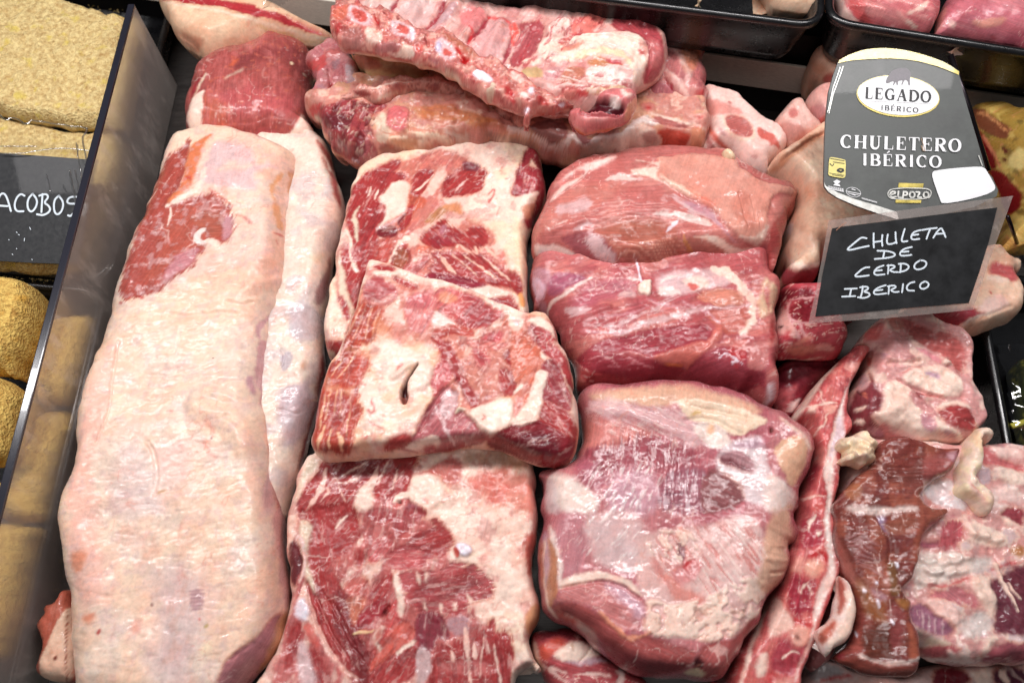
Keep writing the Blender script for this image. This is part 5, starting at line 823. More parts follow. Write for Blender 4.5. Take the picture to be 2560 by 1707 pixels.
o_O = J(T(2,1,"172,862 150,1000 160,1200 170,1330 225,1318 320,1380 400,1500 415,1568"), T(2,2,"425,50 530,220 555,420 590,480 700,470 1000,440 1500,390 1800,440 2000,495 2130,515 2250,590 2345,625"), T(3,2,"20,622 58,560 66,400 30,310 30,270 65,215"), T(3,1,"20,1305 60,1250 96,1150 60,1055 0,1030"), T(2,1,"2330,760 2000,760 1000,800 400,760"))
piece('pork_leg_cut', o_O, .044, .034, .036, 17, (178,90,92,.9,.6), [
    N((214,134,124,.8,.5), 14, .46, .62, .6, ang=20, stretch=2), N((182,90,96,.9,.5), 16, .5, .66, .5, ang=20, stretch=2),
    P('U', T(2,1,"172,880 380,920 340,1050 300,1150 170,1200"), 4, 2, a=.7), P((222,190,206,.2,.6), T(2,1,"160,980 250,980 310,1080 280,1180 180,1180"), 3, 1.5, a=.9, dz=.5), P((168,92,112,.8,.6), T(2,1,"330,1010 420,930 740,970 640,1040 480,1100 320,1180"), 2, 1.5, ang=30), S('W', T(2,1,"740,990 560,1090 420,1160 310,1250 280,1340"), [1.5,1.5,2.5,2.5,1], 1.2, 1.5, dz=.4), P('U', T(2,1,"180,1190 300,1170 290,1330 230,1330"), 4, 2, a=.7),
    P((184,96,108,.9,.5), T(2,1,"700,1020 1000,1000 1150,1040 1100,1160 900,1200 640,1240 520,1200"), 10, 4, a=.7, ang=20),
    P('V', T(2,1,"480,1260 620,1230 760,1250 640,1320 500,1330"), 3, 2, a=.7, streak=2, ang=15), P('V', T(2,1,"960,1150 1100,1090 1160,1160 1020,1190"), 2, 2, a=.6),
    P('W', T(2,1,"1050,980 1200,1000 1170,1030"), 2, 1, a=.8), P('F', T(2,1,"1200,1030 1290,1000 1280,1060 1265,1160 1210,1140 1160,1130 1155,1080"), .9, .8, dz=2.8), S('C', T(2,1,"1090,680 1120,760 1150,870 1195,1030"), [1,1.2,1.4,1.4], .6, .4, dz=1.2, a=.9),
    P('V', T(2,1,"1360,960 1500,930 1800,900 1990,910 1980,1040 1850,1070 1700,1110 1500,1160 1350,1180 1330,1060"), 6, 3, a=.8), P('F', T(2,1,"1620,980 1780,980 1810,1040 1720,1110 1620,1080 1560,1020"), 4, 2, a=.6), P('X', T(2,1,"1620,1030 1700,1070 1720,1090 1650,1120 1610,1080"), 3, 2, a=.8), S('W', T(2,1,"1370,1030 1420,980 1560,970"), 1.6, 1, 1.5), P('W', T(2,1,"1330,1080 1450,1060 1560,1150 1430,1150 1340,1170"), 3, 2, a=.7),
    S('F', T(2,1,"1830,900 2000,960 2080,1070 2180,1170 2200,1260 2190,1380 2100,1480"), [4,8,6,7,7,6,4], 3, 2.5, a=.85), P((206,130,110,.8,.5), T(2,1,"1720,1110 1900,1060 2060,1100 2160,1200 2040,1260 1840,1250 1660,1180"), 4, 3, a=.8, ang=10), P((192,104,92,.9,.5), T(2,1,"1760,1300 2100,1250 2150,1300 2130,1450 2000,1500 1800,1400"), 4, 3, a=.8, ang=15),
    S('V', T(2,1,"960,1480 1200,1420 1450,1330 1680,1280 1960,1260 2150,1240"), [3,4,5,3,2,1], 2.5, 3, a=.7), S('V', T(2,1,"700,1400 900,1440 1100,1350 1300,1280 1500,1180"), 2.5, 3, 4, a=.5, streak=2, ang=25), *[S((216,160,168,.4,.7), T(2,1,a), 1.2, 1.2, 2.5, a=.55) for a in ("820,1340 1040,1340 1250,1250", "640,1460 880,1500 1050,1460", "1240,1180 1380,1240 1560,1240", "1560,1210 1750,1300 1900,1400")],
    P((160,62,72,1,.55), J(T(2,1,"820,1568 1100,1490 1450,1420 1700,1440 1900,1500 1840,1568"), T(2,2,"0,0"), ) if False else J(T(2,1,"820,1568 1100,1480 1500,1420 1800,1430 1850,1568"), T(2,2,"1830,0 1700,150 1640,300 1580,220 1380,200 1350,170 1250,130 1100,70 900,100 700,150 560,200 540,180 700,60")), 3, 2.5, ang=12, a=.85), P((150,54,64,1,.5), T(2,2,"540,185 700,130 1000,110 1200,120 1350,180 1400,225 1560,220 1570,270 1520,365 1300,390 1000,350 800,320 640,240"), 2.5, 2, ang=8), P((164,66,68,1,.5), T(2,2,"640,250 900,310 1200,350 1530,330 1520,372 1300,400 1000,420 700,425 620,320"), 2, 1.5, dz=-1.5, ang=0), 
    *[S((214,140,146,.6,.8), T(2,2,f"{700+k*90},{150+ (k%3)*40} {800+k*90},{130+(k%3)*40} {900+k*85},{170+(k%3)*36}"), .8, .8, 3, a=.5, dz=.3) for k in range(9)],
    P((200,110,100,.7,.5), J(T(2,1,"1800,1568 1850,1450 1930,1400 1900,1568"), T(2,2,"1860,0 1830,40 1750,130 1640,200 1600,230 1640,290 1600,280 1570,210 1400,225 1370,180 1280,140 1400,90 1560,60 1700,0")), 1.6, 1.5, dz=1.4, ang=30), S((220,130,84,.4,.5), T(2,2,"1390,220 1480,210 1560,215"), 1.2, .8, .8),
    P((162,70,80,1,.6), T(2,2,"1640,210 1830,60 2000,40 2120,100 2350,100 2350,620 2250,590 2130,510 2000,470 1700,400 1530,350 1600,260"), 2.5, 2, ang=25), P('R', T(2,2,"1980,50 2120,60 2150,150 2060,180 2100,260 2000,160"), 5, 3, a=.65), S('C', T(2,2,"1900,150 1960,100 2040,140 2080,180 2010,190 2080,160 2130,190"), 1.4, .8, 2, a=.8, dz=.6), P((196,120,116,.8,.5), T(2,2,"2150,0 2350,0 2350,240 2250,260 2160,200"), 3, 2, a=.8), P((118,36,46,.8,.5), T(2,2,"2160,240 2350,260 2330,400 2200,480 2080,480 2120,380"), 6, 3, a=.6),
    P((224,188,158,.2,.5), J(T(2,1,"2280,980 2350,1000 2350,1300 2260,1360 2240,1280 2260,1150"), T(3,1,"0,1030 60,1055 96,1150 60,1250 20,1305 -30,1300")), 2.5, 2, dz=1.5), P((220,204,208,.2,.5), T(3,2,"0,440 30,310 66,400 58,560 20,622 -40,620"), 3, 2, a=.8), P('P', T(2,2,"2150,520 2240,440 2350,400 2350,630 2250,590"), 3, 2, a=.7),
    P('M', T(3,1,"0,1400 60,1300 60,1568 0,1568"), 3, 2, a=.7), D(T(2,1,"400,1568 600,1330 900,1250"), 8, 1.6), D(T(2,1,"1700,1120 1900,1260 2100,1240"), 3, -1.2), D(T(2,2,"540,185 800,330 1100,400 1520,370"), 3, 1.2),
    ], label='wet pink pork leg cut with a white fat nub, between two other leg cuts', cat='pork leg', group='boned pork leg cuts', bump=(4.0, 40), fine=.35, ang=15)

o_P = J(T(2,2,"575,540 640,440 720,425 850,420 960,432 1070,410 1500,372 1700,400 2080,500 2200,560 2350,632"), T(3,2,"0,630 110,660 160,730 250,770 340,860 400,960 428,1000 400,1060 360,1180 330,1230 270,1350 255,1450 265,1560"), T(3,3,"210,0 212,130 265,200 250,310 150,330 192,430 150,530 60,700 0,800"), T(2,3,"2340,790 2280,860 2250,950 2230,1050 2100,1170 2060,1260 1990,1400 1940,1500 1900,1560 1560,1530 1250,1540 1000,1440 900,1370 700,1200 550,1070 390,1010 285,940 230,780 195,500 220,320 255,180 275,80"), T(2,2,"230,1540 236,1480 255,1430 262,1290 215,1225 245,1185 400,1195 470,1190 600,1060 620,880 600,700"))
piece('pork_leg_cut', o_P, .052, .036, .044, 21, (180,100,108,.7,.65), [
    N((198,130,130,.5,.6), 28, .45, .6, .6),
    P((228,182,154,.3,.5), T(2,2,"640,470 1000,440 1500,390 2080,510 2350,640 2100,660 1700,560 1300,620 900,600"), 7, 3, a=.8), P((206,126,118,.8,.5), T(2,2,"620,700 900,720 1200,800 1300,900 1000,1000 700,1000 600,900"), 9, 4, a=.8),
    P((152,72,82,.9,.6), T(2,2,"640,1010 900,930 1200,880 1500,920 1780,1040 1600,1160 1200,1130 900,1190 700,1130"), 8, 4, ang=80, streak=5, a=.85), P((168,92,104,.9,.6), T(2,2,"600,1040 760,1080 880,1240 800,1400 640,1240"), 5, 3, ang=50, streak=3, a=.8),
    P((228,190,190,.2,.7), T(2,2,"600,600 850,500 1100,640 1500,590 1700,700 1860,900 1750,990 1400,830 1100,770 800,720"), 8, 4, streak=5, ang=-25, a=.55), PF('W', T(2,2,"600,580 1500,560 1900,900 1500,1000 700,800"), 1.6, .54, .7, .5, -28, 8, 8, .2), PF((232,206,206,.2,.7), T(2,2,"900,840 1700,840 1750,1100 900,1140"), 1.3, .58, .72, .5, 82, 8, 7, .2),
    P((236,210,184,.2,.4), T(2,2,"1500,520 1750,540 2000,600 2200,640 2350,730 2250,800 2060,870 1850,760 1650,750 1580,640"), 3, 2.5, a=.9, dz=.8), P((240,220,210,.1,.4), T(2,2,"1620,770 1850,740 2040,880 1980,990 1800,970"), 4, 2, a=.9), D(T(2,2,"1600,730 1760,715 1900,750 2100,850"), 5, -1.4), D(T(2,2,"1650,610 1900,660 2200,720"), 5, -1.0), P((206,172,112,.2,.4), T(2,2,"1630,700 1680,650 1740,650 1740,690"), 3, 2, a=.7), P((228,176,138,.2,.4), T(2,2,"1790,760 1860,745 1860,850 1790,860"), 2, 1, a=.7),
    P((236,214,204,.1,.4), T(2,2,"250,1215 480,1180 700,1320 820,1568 480,1568 300,1400"), 6, 3, a=.9), P((228,208,208,.2,.6), T(2,2,"255,1230 390,1260 420,1420 460,1568 260,1568"), 5, 3, a=.6), P((206,158,168,.3,.8), T(2,2,"820,1150 1350,1200 1350,1568 850,1568"), 9, 5, a=.7), PF((240,226,222,.1,.7), T(2,2,"700,1120 1400,1120 1400,1568 700,1568"), 1.5, .54, .68, .6, 62, 6, 7, .35),
    P((158,94,106,.8,.8), T(2,2,"1330,1250 1560,1140 1800,1200 1830,1568 1380,1568"), 5, 3, a=.85, streak=2, ang=80), PF((232,206,212,.2,.8), T(2,2,"1330,1180 1800,1180 1800,1568 1330,1568"), 1.6, .52, .66, .7, 84, 7, 5, .3), PF((116,60,78,.8,.8), T(2,2,"1330,1340 1560,1300 1600,1568 1340,1568"), 1.2, .56, .66, .6, 8, 8, 4, -.3),
    P((228,206,206,.2,.9), T(2,2,"1950,920 2350,860 2350,1460 2200,1490 2060,1340 1830,1140"), 6, 4, a=.8), P((142,82,84,1,.9), T(2,2,"1740,1190 1860,1170 2000,1220 2100,1310 2170,1430 2080,1520 1940,1568 1720,1560"), 4, 3, ang=-30, streak=1.5), P((172,112,118,.6,.7), T(2,2,"1880,1030 2050,1010 2200,1100 2240,1200 2100,1190 1950,1130"), 4, 2.5, a=.7), P((120,62,68,.9,.7), T(2,2,"1890,1050 2000,1075 2120,1145 2205,1195 2060,1165 1930,1110"), 2, 1.2, dz=-1.4), D(T(2,2,"1900,1010 2060,1040 2230,1140"), 5, 1.2), P((170,120,140,.5,.7), T(2,2,"1980,960 2300,880 2340,1000 2100,1020"), 6, 3, a=.55),
    P((224,174,144,.3,.4), T(3,2,"50,940 220,830 340,900 370,1020 330,1200 280,1290 200,1350 140,1200 80,1060"), 3, 2.5, a=.9, ang=65, streak=.8), P('h', T(3,2,"5,795 36,800 38,840 5,845"), 1.2, .4, dz=-2.5), P('F', T(3,2,"60,690 200,760 330,860 425,1000 380,1020 330,900 200,800"), 2.5, 1.5, dz=.6), P('W', T(3,2,"-60,1180 120,1240 200,1350 260,1460 265,1568 -60,1568"), 5, 3, a=.85),
    P((192,126,132,.7,.85), T(2,3,"345,20 640,-60 760,200 760,420 600,560 470,600 420,400"), 9, 4, a=.85), P((218,184,182,.2,.75), T(2,3,"640,-40 1150,-20 1250,300 1180,560 900,520 760,400"), 9, 5, a=.8), PF((242,230,224,.1,.8), T(2,3,"560,-60 1250,-60 1220,520 700,500"), 1.7, .56, .72, .5, 50, 5, 9, .3),
    S('W', T(2,3,"350,120 380,220 420,380 450,580 470,680"), 3.4, 2, 1.5, dz=.5), P((196,132,98,.5,.6), T(2,3,"300,200 400,280 420,560 440,700 380,940 290,820 270,560"), 3, 2, a=.85), P((190,152,172,.4,.7), T(2,3,"262,180 320,180 340,400 320,620 290,760 270,500"), 2.4, 1.5, a=.7), S('F', T(2,3,"285,280 268,480 275,680 330,900 390,990"), [2,1.5,1.5,3,2], 1.4, 1, dz=.5), P((206,128,104,.7,.5), T(2,3,"200,380 280,260 262,500 268,680 232,740 195,500"), 2.4, 1.5, a=.8),
    P((226,186,180,.2,.6), T(2,3,"1100,420 1250,180 1700,90 2200,60 2350,250 2335,820 2200,960 1900,1160 1480,1090 1200,1040 1240,780 1160,600"), 7, 4, a=.85), PF((204,124,118,.5,.7), T(2,3,"1250,140 2300,80 2300,600 1900,760 1300,720"), 2.2, .5, .64, .75, -58, 6, 9, -.5), PF('W', T(2,3,"1500,150 2330,100 2330,800 1700,800"), 1.5, .52, .66, .7, -58, 8, 7, .5),
    P((216,130,118,.4,.6), T(2,3,"1340,540 1500,600 1700,720 1800,790 1640,840 1460,760"), 7, 4, a=.7), P((206,124,124,.5,.9), T(2,3,"1440,420 1700,380 1740,520 1600,640 1470,620"), 6, 3, a=.7), P('R', T(2,3,"1550,470 1610,420 1680,405 1630,465 1560,510"), 3, 1.5, a=.8, dz=-.8), P((136,92,98,.5,.8), T(2,3,"1510,280 1580,260 1600,380 1540,430 1490,350"), 3, 2, dz=-1.2, a=.8), PF('F', T(2,3,"1240,160 1700,140 1700,420 1260,460"), 5, .48, .6, .8, 40, 1, 5, 1.2),
    PF('F', T(2,3,"1200,880 1260,760 1500,830 1850,740 2150,560 2335,620 2335,800 2270,960 2080,1020 1980,1130 1900,1170 1720,1160 1480,1090 1450,1130 1340,1100 1180,1040"), 5.5, .36, .52, .95, 30, 1.2, 3, 1.5), PF((214,160,140,.2,.4), T(2,3,"1200,880 1500,830 2300,640 2270,960 1900,1170 1480,1090 1180,1040"), 3.5, .58, .7, .5, 0, 1, 3, -.8),
    P('F', T(2,3,"440,700 460,600 700,540 900,560 1120,630 1230,760 1130,730 1000,650 840,620 660,650 500,690"), 3.4, 2, a=.8), D(T(2,3,"460,690 640,650 820,630 1000,660 1180,770"), 4, -1.6), P((194,118,116,.9,.75), T(2,3,"430,730 520,680 700,650 900,640 1080,700 1200,790 1240,900 1170,1050 1020,1040 860,900 700,830 520,810 420,860"), 3, 2, ang=-20), P((212,178,194,.4,.8), T(2,3,"800,660 1000,690 1180,810 1240,940 1160,960 980,800"), 7, 3, a=.5),
    P((166,82,80,1,.55), T(2,3,"420,860 500,810 660,830 820,900 930,980 1020,1050 1060,1130 1180,1060 1320,1090 1500,1180 1640,1240 1700,1280 1640,1400 1530,1480 1250,1540 1000,1440 900,1370 700,1200 550,1070 400,1000 390,930"), 2.4, 2, dz=-1.5, ang=-25), P((130,54,60,1,.5), T(2,3,"560,1030 760,1070 960,1220 1200,1280 1480,1340 1640,1400 1530,1480 1250,1540 1000,1440 700,1200"), 8, 3, a=.7), S((222,146,118,.4,.5), T(2,3,"820,890 930,1000 1020,1060 1080,1140 1180,1110 1280,1070"), 2.2, 1.4, 1, dz=1), P((170,86,84,1,.4), T(2,3,"1700,1280 1760,1180 1900,1180 2060,1100 2240,950 2200,1080 2060,1260 1940,1500 1900,1560 1740,1540 1660,1440"), 3, 2, ang=50), P('S', T(2,3,"1680,1310 1730,1300 1780,1390 1740,1430 1660,1410"), 2, .8, dz=-1.5), P('Y', T(2,3,"1560,1480 1700,1420 1800,1470 1760,1530 1600,1530"), 3, 1.5, dz=.8, a=.8),
    P((218,172,146,.3,.5), J(T(3,2,"60,1568 200,1480 265,1568"), T(3,3,"0,-20 210,0 212,130 265,200 250,310 150,330 192,430 150,530 60,700 0,780 -120,700 -60,300")), 5, 3, a=.8), D(T(3,3,"30,330 150,330"), 4, -2), D(T(3,3,"20,540 140,540"), 4, -2), D(T(3,3,"0,100 100,180 230,240"), 7, 1.5), D(T(3,3,"-20,420 100,440 170,440"), 6, 1.5), D(T(2,2,"600,640 900,620 1300,760 1700,860"), 14, 1.8),
    ], label='large wet pork leg cut veiled in white membrane and frilly fat, frontmost leg cut', cat='pork leg', group='boned pork leg cuts', bump=(3.6, 44), fine=.35, calm=.6, ang=80, inset=.002)

# ---- the cut peeping out under it
o_Q = J(T(2,3,"165,1160 230,1080 550,1060 720,1200 900,1350 1000,1430 1280,1560 1350,1850 500,1850 300,1568 262,1490 190,1310"))
piece('pork_neck', o_Q, .028, .026, .027, 16, (174,76,80,1,.45), [
    P((96,30,38,.9,.5), T(2,3,"200,1080 560,1060 640,1140 420,1160 230,1190"), 4, 2, a=.8), P((196,84,70,.8,.45), T(2,3,"250,1220 430,1170 520,1190 440,1260 360,1360 270,1350"), 3, 2), P('F', T(2,3,"430,1240 580,1150 700,1200 800,1300 780,1330 660,1390 520,1360 400,1370 380,1320"), 3, 2, dz=.6), P((206,170,180,.3,.5), T(2,3,"430,1380 560,1360 740,1340 900,1380 700,1400"), 3, 2, a=.7), P((196,130,84,.3,.4), T(2,3,"540,1200 570,1200 560,1260 540,1240"), 1.5, 1, a=.7),
    D(T(2,3,"720,1240 690,1300 610,1370"), 2, -1.6), *[S((240,200,190,.2,.4), T(2,3,a), 1.6, 1, 1.5, a=.85) for a in ("290,1400 400,1480 520,1568", "340,1420 500,1470", "960,1460 1010,1490 1000,1540", "560,1490 760,1480 900,1500")], P('F', T(2,3,"180,1180 240,1200 260,1380 300,1420 262,1490 190,1310"), 2, 1.5, a=.8), S('W', T(2,3,"1000,1440 1020,1500 960,1600"), 2.5, 1.5, 1.5, a=.7)],
    label='pork cut mostly hidden under the frontmost leg cut at the front edge', cat='pork cut', group='raw pork cuts in the counter', bump=(1.4, 22), fine=.5, ang=-15, marb=.6)

# ---- bone-in strip sawn through the spine, standing on edge
o_R = J(T(3,2,"720,80 772,100 900,130 870,200 800,330 720,450 690,560 690,740 722,890 640,950 610,1130 590,1380 570,1568"), T(3,3,"560,0 578,180 592,380 630,560 555,750 430,1020 412,1200 330,1350 240,1600 200,1850 -300,1850"), T(2,3,"1850,1850 1940,1500 2060,1260 2230,1050 2330,860"), T(3,3,"20,760 60,650 100,500 180,300"), T(3,2,"240,1500 260,1420 340,1230 380,1080 340,900 300,780 180,720 330,500 420,370 520,270 650,180"))
piece('pork_chine_strip', o_R, .050, .024, .040, 5, inset=.0015, base=(204,104,102,.9,.45), ops=[
    N((206,112,104,.6,.4), 9, .5, .64, .7), N((160,56,64,.9,.4), 8, .54, .66, .6),
    P('W', J(T(3,2,"870,200 800,330 720,450 690,560 690,740 722,890 640,950 610,1130 590,1380 570,1568 540,1568 550,1380 500,1150 560,1000 600,820 650,650 690,500 780,330"), ), 1.6, 1, dz=-1.5), P((212,190,198,.2,.6), T(3,2,"670,650 700,760 722,890 640,950 590,1100 560,1080 620,880"), 3, 1.5, a=.8), P('W', J(T(3,2,"530,1400 575,1400 575,1568 540,1568"), T(3,3,"520,0 560,0 578,180 592,380 630,560 555,750 430,1020 412,1200 330,1350 240,1568 240,1500 330,1300 400,1100 420,900 470,700 550,560 540,380 520,200")), 1.6, 1, dz=-.6),
    P('F', T(3,2,"650,170 640,210 560,300 470,420 370,560 330,620 220,760 180,720 330,500 420,370 520,270"), 1.6, 1), P('F', T(3,2,"350,610 450,590 430,640 360,680"), 2, 1.5), S('F', T(3,2,"350,600 460,590 540,560 640,570"), 1.2, 1, 1.5), S('F', T(3,2,"420,390 500,470 470,530 540,600"), .8, 1, 1.5, a=.7), S('F', T(3,2,"620,590 520,720 560,740 420,850"), .9, 1, 1.5, a=.8),
    P((222,150,140,.2,.4), T(3,2,"690,230 780,190 850,210 800,280 700,290"), 3, 2), P((228,160,146,.2,.4), T(3,2,"490,600 580,575 650,600 600,670 530,680"), 2, 1.5, dz=.5), P((150,66,72,.8,.4), T(3,2,"700,345 740,340 750,380 710,390"), 1.5, 1), P('R', T(3,2,"840,160 880,170 860,200"), 2, 1, a=.8), P('R', T(3,2,"620,540 660,540 650,580"), 1.6, 1, a=.7), P('R', T(3,2,"500,910 540,930 520,980"), 2, 1.5, a=.7),
    P((218,140,130,.4,.4), T(3,2,"440,960 540,960 530,1080 500,1150 400,1090"), 4, 2, a=.6), P((148,44,58,.9,.45), T(3,2,"400,1080 480,1150 460,1280 380,1330 340,1240"), 4, 2, a=.7), P('X', T(3,2,"400,1500 480,1480 520,1530 480,1568 390,1568"), 5, 2, a=.6), S('F', T(3,2,"300,1460 400,1420 520,1430"), 1, 1, 1.5, a=.7), P('R', T(3,2,"480,1390 530,1380 530,1420"), 2, 1, a=.6),
    P((172,60,72,1,.45), T(3,3,"280,60 500,0 500,200 480,330 330,350 290,240"), 3, 2), S('F', T(3,3,"370,170 370,90 440,20"), 1.6, 1, 1.5, a=.8), S('F', T(3,3,"450,200 480,190"), 2, 1, 1, dz=1), P((234,170,150,.2,.4), T(3,3,"330,480 400,420 500,440 520,540 450,610 350,570"), 2.5, 1.5, dz=.8), S('R', T(3,3,"360,410 440,390 510,370 520,440"), 2.4, 1.5, 1.5, a=.75), P((230,160,146,.3,.4), T(3,3,"190,540 240,430 340,400 330,560 260,560"), 4, 2, a=.8),
    P((160,52,66,1,.45), T(3,3,"200,600 260,540 330,620 460,640 440,720 400,900 340,1000 240,930 170,800"), 2.5, 2), S('F', T(3,3,"300,740 330,680 380,640"), 1, .8, 1.2, a=.8), S('F', T(3,3,"370,660 420,740"), .8, .8, 1, a=.7), P((206,110,104,.5,.4), T(3,3,"290,900 370,890 380,980 310,990"), 2.5, 1.5), S('R', T(3,3,"240,960 320,990 390,1020"), 3, 2, 2, a=.7),
    P('F', T(3,3,"20,850 100,780 190,900 240,1000 200,1060 100,1100 0,1150"), 5, 2.5, a=.6), P((234,170,154,.2,.4), T(3,3,"200,1060 280,1010 380,1050 400,1150 320,1220 230,1190"), 2, 1.2, dz=.8), S('h', T(3,3,"265,1110 280,1150"), 3, 2, 1, a=.6), P((170,66,76,1,.4), T(3,3,"60,1240 140,1130 220,1180 240,1260 330,1230 400,1180 330,1330 300,1420 250,1490 120,1480 20,1440"), 2, 1.5), S('F', T(3,3,"130,1340 220,1270 300,1280"), 1.2, 1, 1.2), P('R', T(3,3,"0,1450 80,1470 60,1568 0,1568"), 4, 2, a=.5), P((222,150,140,.3,.4), T(3,3,"60,1520 240,1500 220,1568 40,1620"), 3, 2),
    S('F', J(T(2,3,"2330,870 2240,1100 2160,1350 2100,1568"),), 2.6, 1.5, 1), P('F', T(2,3,"2270,1330 2350,1260 2350,1450 2290,1500 2240,1420"), 4, 2, a=.8), P('R', T(2,3,"1990,1400 2100,1340 2150,1300 2130,1450 2060,1568 1940,1568"), 5, 2.5, a=.3)],
    label='long sawn strip of pork backbone with round bone discs along its red face', cat='pork backbone', group='raw pork cuts in the counter', bump=(1.0, 14), fine=.7, ang=70, marb=.3)

# ---- knobbly fatty rib cut at the far right
o_S = J(T(3,1,"800,1600 900,1430 1060,1350 1240,1325 1340,1360 1420,1430 1600,1480 1700,1510 1760,1568"), T(3,2,"1785,20 1825,150 1800,300 1785,430 1860,560 1912,750 1900,830 1850,900 1770,980 1690,1010 1340,1000 1130,960 1000,960 850,900 720,905 680,700 690,560 800,330 900,130 780,0"))
piece('fatty_rib_cut', o_S, .054, .028, .040, 8, inset=.002, base=(214,154,150,.5,.5), ops=[
    P((206,124,122,.8,.5), T(3,2,"980,640 1400,640 1800,860 1700,990 1300,930 1000,880"), 5, 3, a=.7), P((210,132,128,.7,.5), T(3,1,"900,1450 1240,1330 1700,1500 1760,1600 1200,1600"), 5, 3, a=.7),
    N('F', 10, .5, .66, .7), N((206,150,150,.4,.6), 8, .56, .7, .5),
    P((190,100,96,1,.4), J(T(3,1,"1200,1330 1340,1360 1420,1430 1700,1510 1760,1568"), T(3,2,"1785,20 1825,150 1800,310 1720,270 1680,180 1560,110 1450,60 1350,0")), 2.5, 2, ang=-8, streak=1.4), P((222,140,150,.4,.5), T(3,2,"1340,60 1440,80 1560,150 1600,220 1450,140"), 3, 1.5, a=.6), P((200,104,100,.8,.4), T(3,1,"860,1500 1000,1400 1080,1400 1060,1520 900,1568"), 3, 2), P((196,120,100,.8,.4), T(3,2,"800,0 920,0 880,100 820,110"), 2, 1.5), P((206,120,110,.6,.4), T(3,1,"1100,1340 1240,1340 1280,1440 1160,1480"), 3, 2, a=.7),
    P((130,56,62,1,.5), T(3,2,"740,460 900,460 940,380 900,260 960,330 1060,460 1050,640 950,660 960,740 1080,840 1040,890 900,880 720,900 690,720 740,600"), 2, 2, ang=75), P('U', T(3,2,"880,800 1020,790 1080,840 1000,890 890,860"), 3, 2, a=.7), P((196,150,150,.4,.5), T(3,2,"800,340 880,280 920,380 900,450 820,420"), 3, 2, a=.9), P('F', T(3,2,"780,620 840,610 910,570 920,590 850,640 820,660"), 1.2, 1, dz=1.6), P('F', T(3,2,"770,750 850,710 900,740 810,770"), 1.2, 1, dz=1.4), D(T(3,2,"800,460 860,490 920,510"), 2.4, -2), S('S', T(3,2,"810,460 860,485"), 1.6, 1, 1), S('O', T(3,2,"880,470 920,510"), 2, 1, .8, dz=1),
    P('F', T(3,2,"1070,380 1180,350 1280,420 1380,500 1500,600 1600,740 1820,830 1780,950 1690,975 1340,930 1130,780 1000,700 980,650 1060,640"), 1.6, 1.8, dz=1.8), P((206,140,140,.6,.5), T(3,2,"1280,440 1400,490 1530,620 1570,680 1480,720 1390,640 1300,540"), 3, 2, a=.85), P((196,130,140,.6,.5), T(3,2,"1390,650 1540,700 1560,800 1480,840 1400,760"), 3, 2, a=.8), P((196,150,156,.5,.5), T(3,2,"1600,780 1740,830 1720,900 1620,860"), 3, 1.5, a=.7), P('L', T(3,2,"1100,790 1300,850 1450,910 1330,920 1150,850"), 2, 1.5, dz=.8),
    P((164,66,66,1,.45), T(3,2,"1550,640 1640,580 1750,570 1860,620 1910,750 1900,830 1840,810 1720,780 1620,720"), 1.8, 1.5, ang=10, dz=1.4), P('F', T(3,2,"1560,600 1640,540 1780,540 1860,610 1700,580 1580,630"), 2, 1.5), P('F', T(3,2,"1210,340 1400,250 1600,230 1760,330 1780,430 1740,500 1640,520 1500,470 1340,420"), 2, 2, dz=2), P((190,150,170,.3,.6), T(3,2,"1420,290 1540,290 1590,360 1480,340"), 2, 1.5, a=.8), D(T(3,2,"1400,330 1500,360 1620,440"), 2.4, -1.6), P('F', T(3,2,"1580,190 1620,160 1690,200 1640,220 1600,230"), 1, .8, dz=3), D(T(3,2,"1200,350 1330,430 1480,480 1640,525"), 3, -3), P((140,66,70,.8,.5), T(3,2,"1340,450 1430,470 1440,520 1380,510"), 2, 1.5, a=.8), S('X', T(3,2,"1420,480 1520,500 1600,500"), 1.6, 1.5, 1.5, a=.6), S('X', T(3,2,"1250,300 1340,250 1400,240"), 1.2, 1.5, 1.5, a=.5),
    P('U', T(3,2,"1020,100 1080,100 1080,150 1030,150"), 2, 1.5, a=.7), D(T(3,2,"1000,60 1060,120 1180,180"), 6, 1.8), D(T(3,2,"1100,200 1300,200 1400,180"), 5, -2), D(T(3,2,"1240,120 1380,160"), 5, 2), S('X', T(3,2,"900,150 920,180 900,220"), 3, 2, 1.5, a=.6)],
    label='knobbly fatty bone-in rib cut beside the dark case edge, below the chalk card', cat='pork ribs', group='raw pork cuts in the counter', bump=(4.2, 13), fine=.6, ang=0)

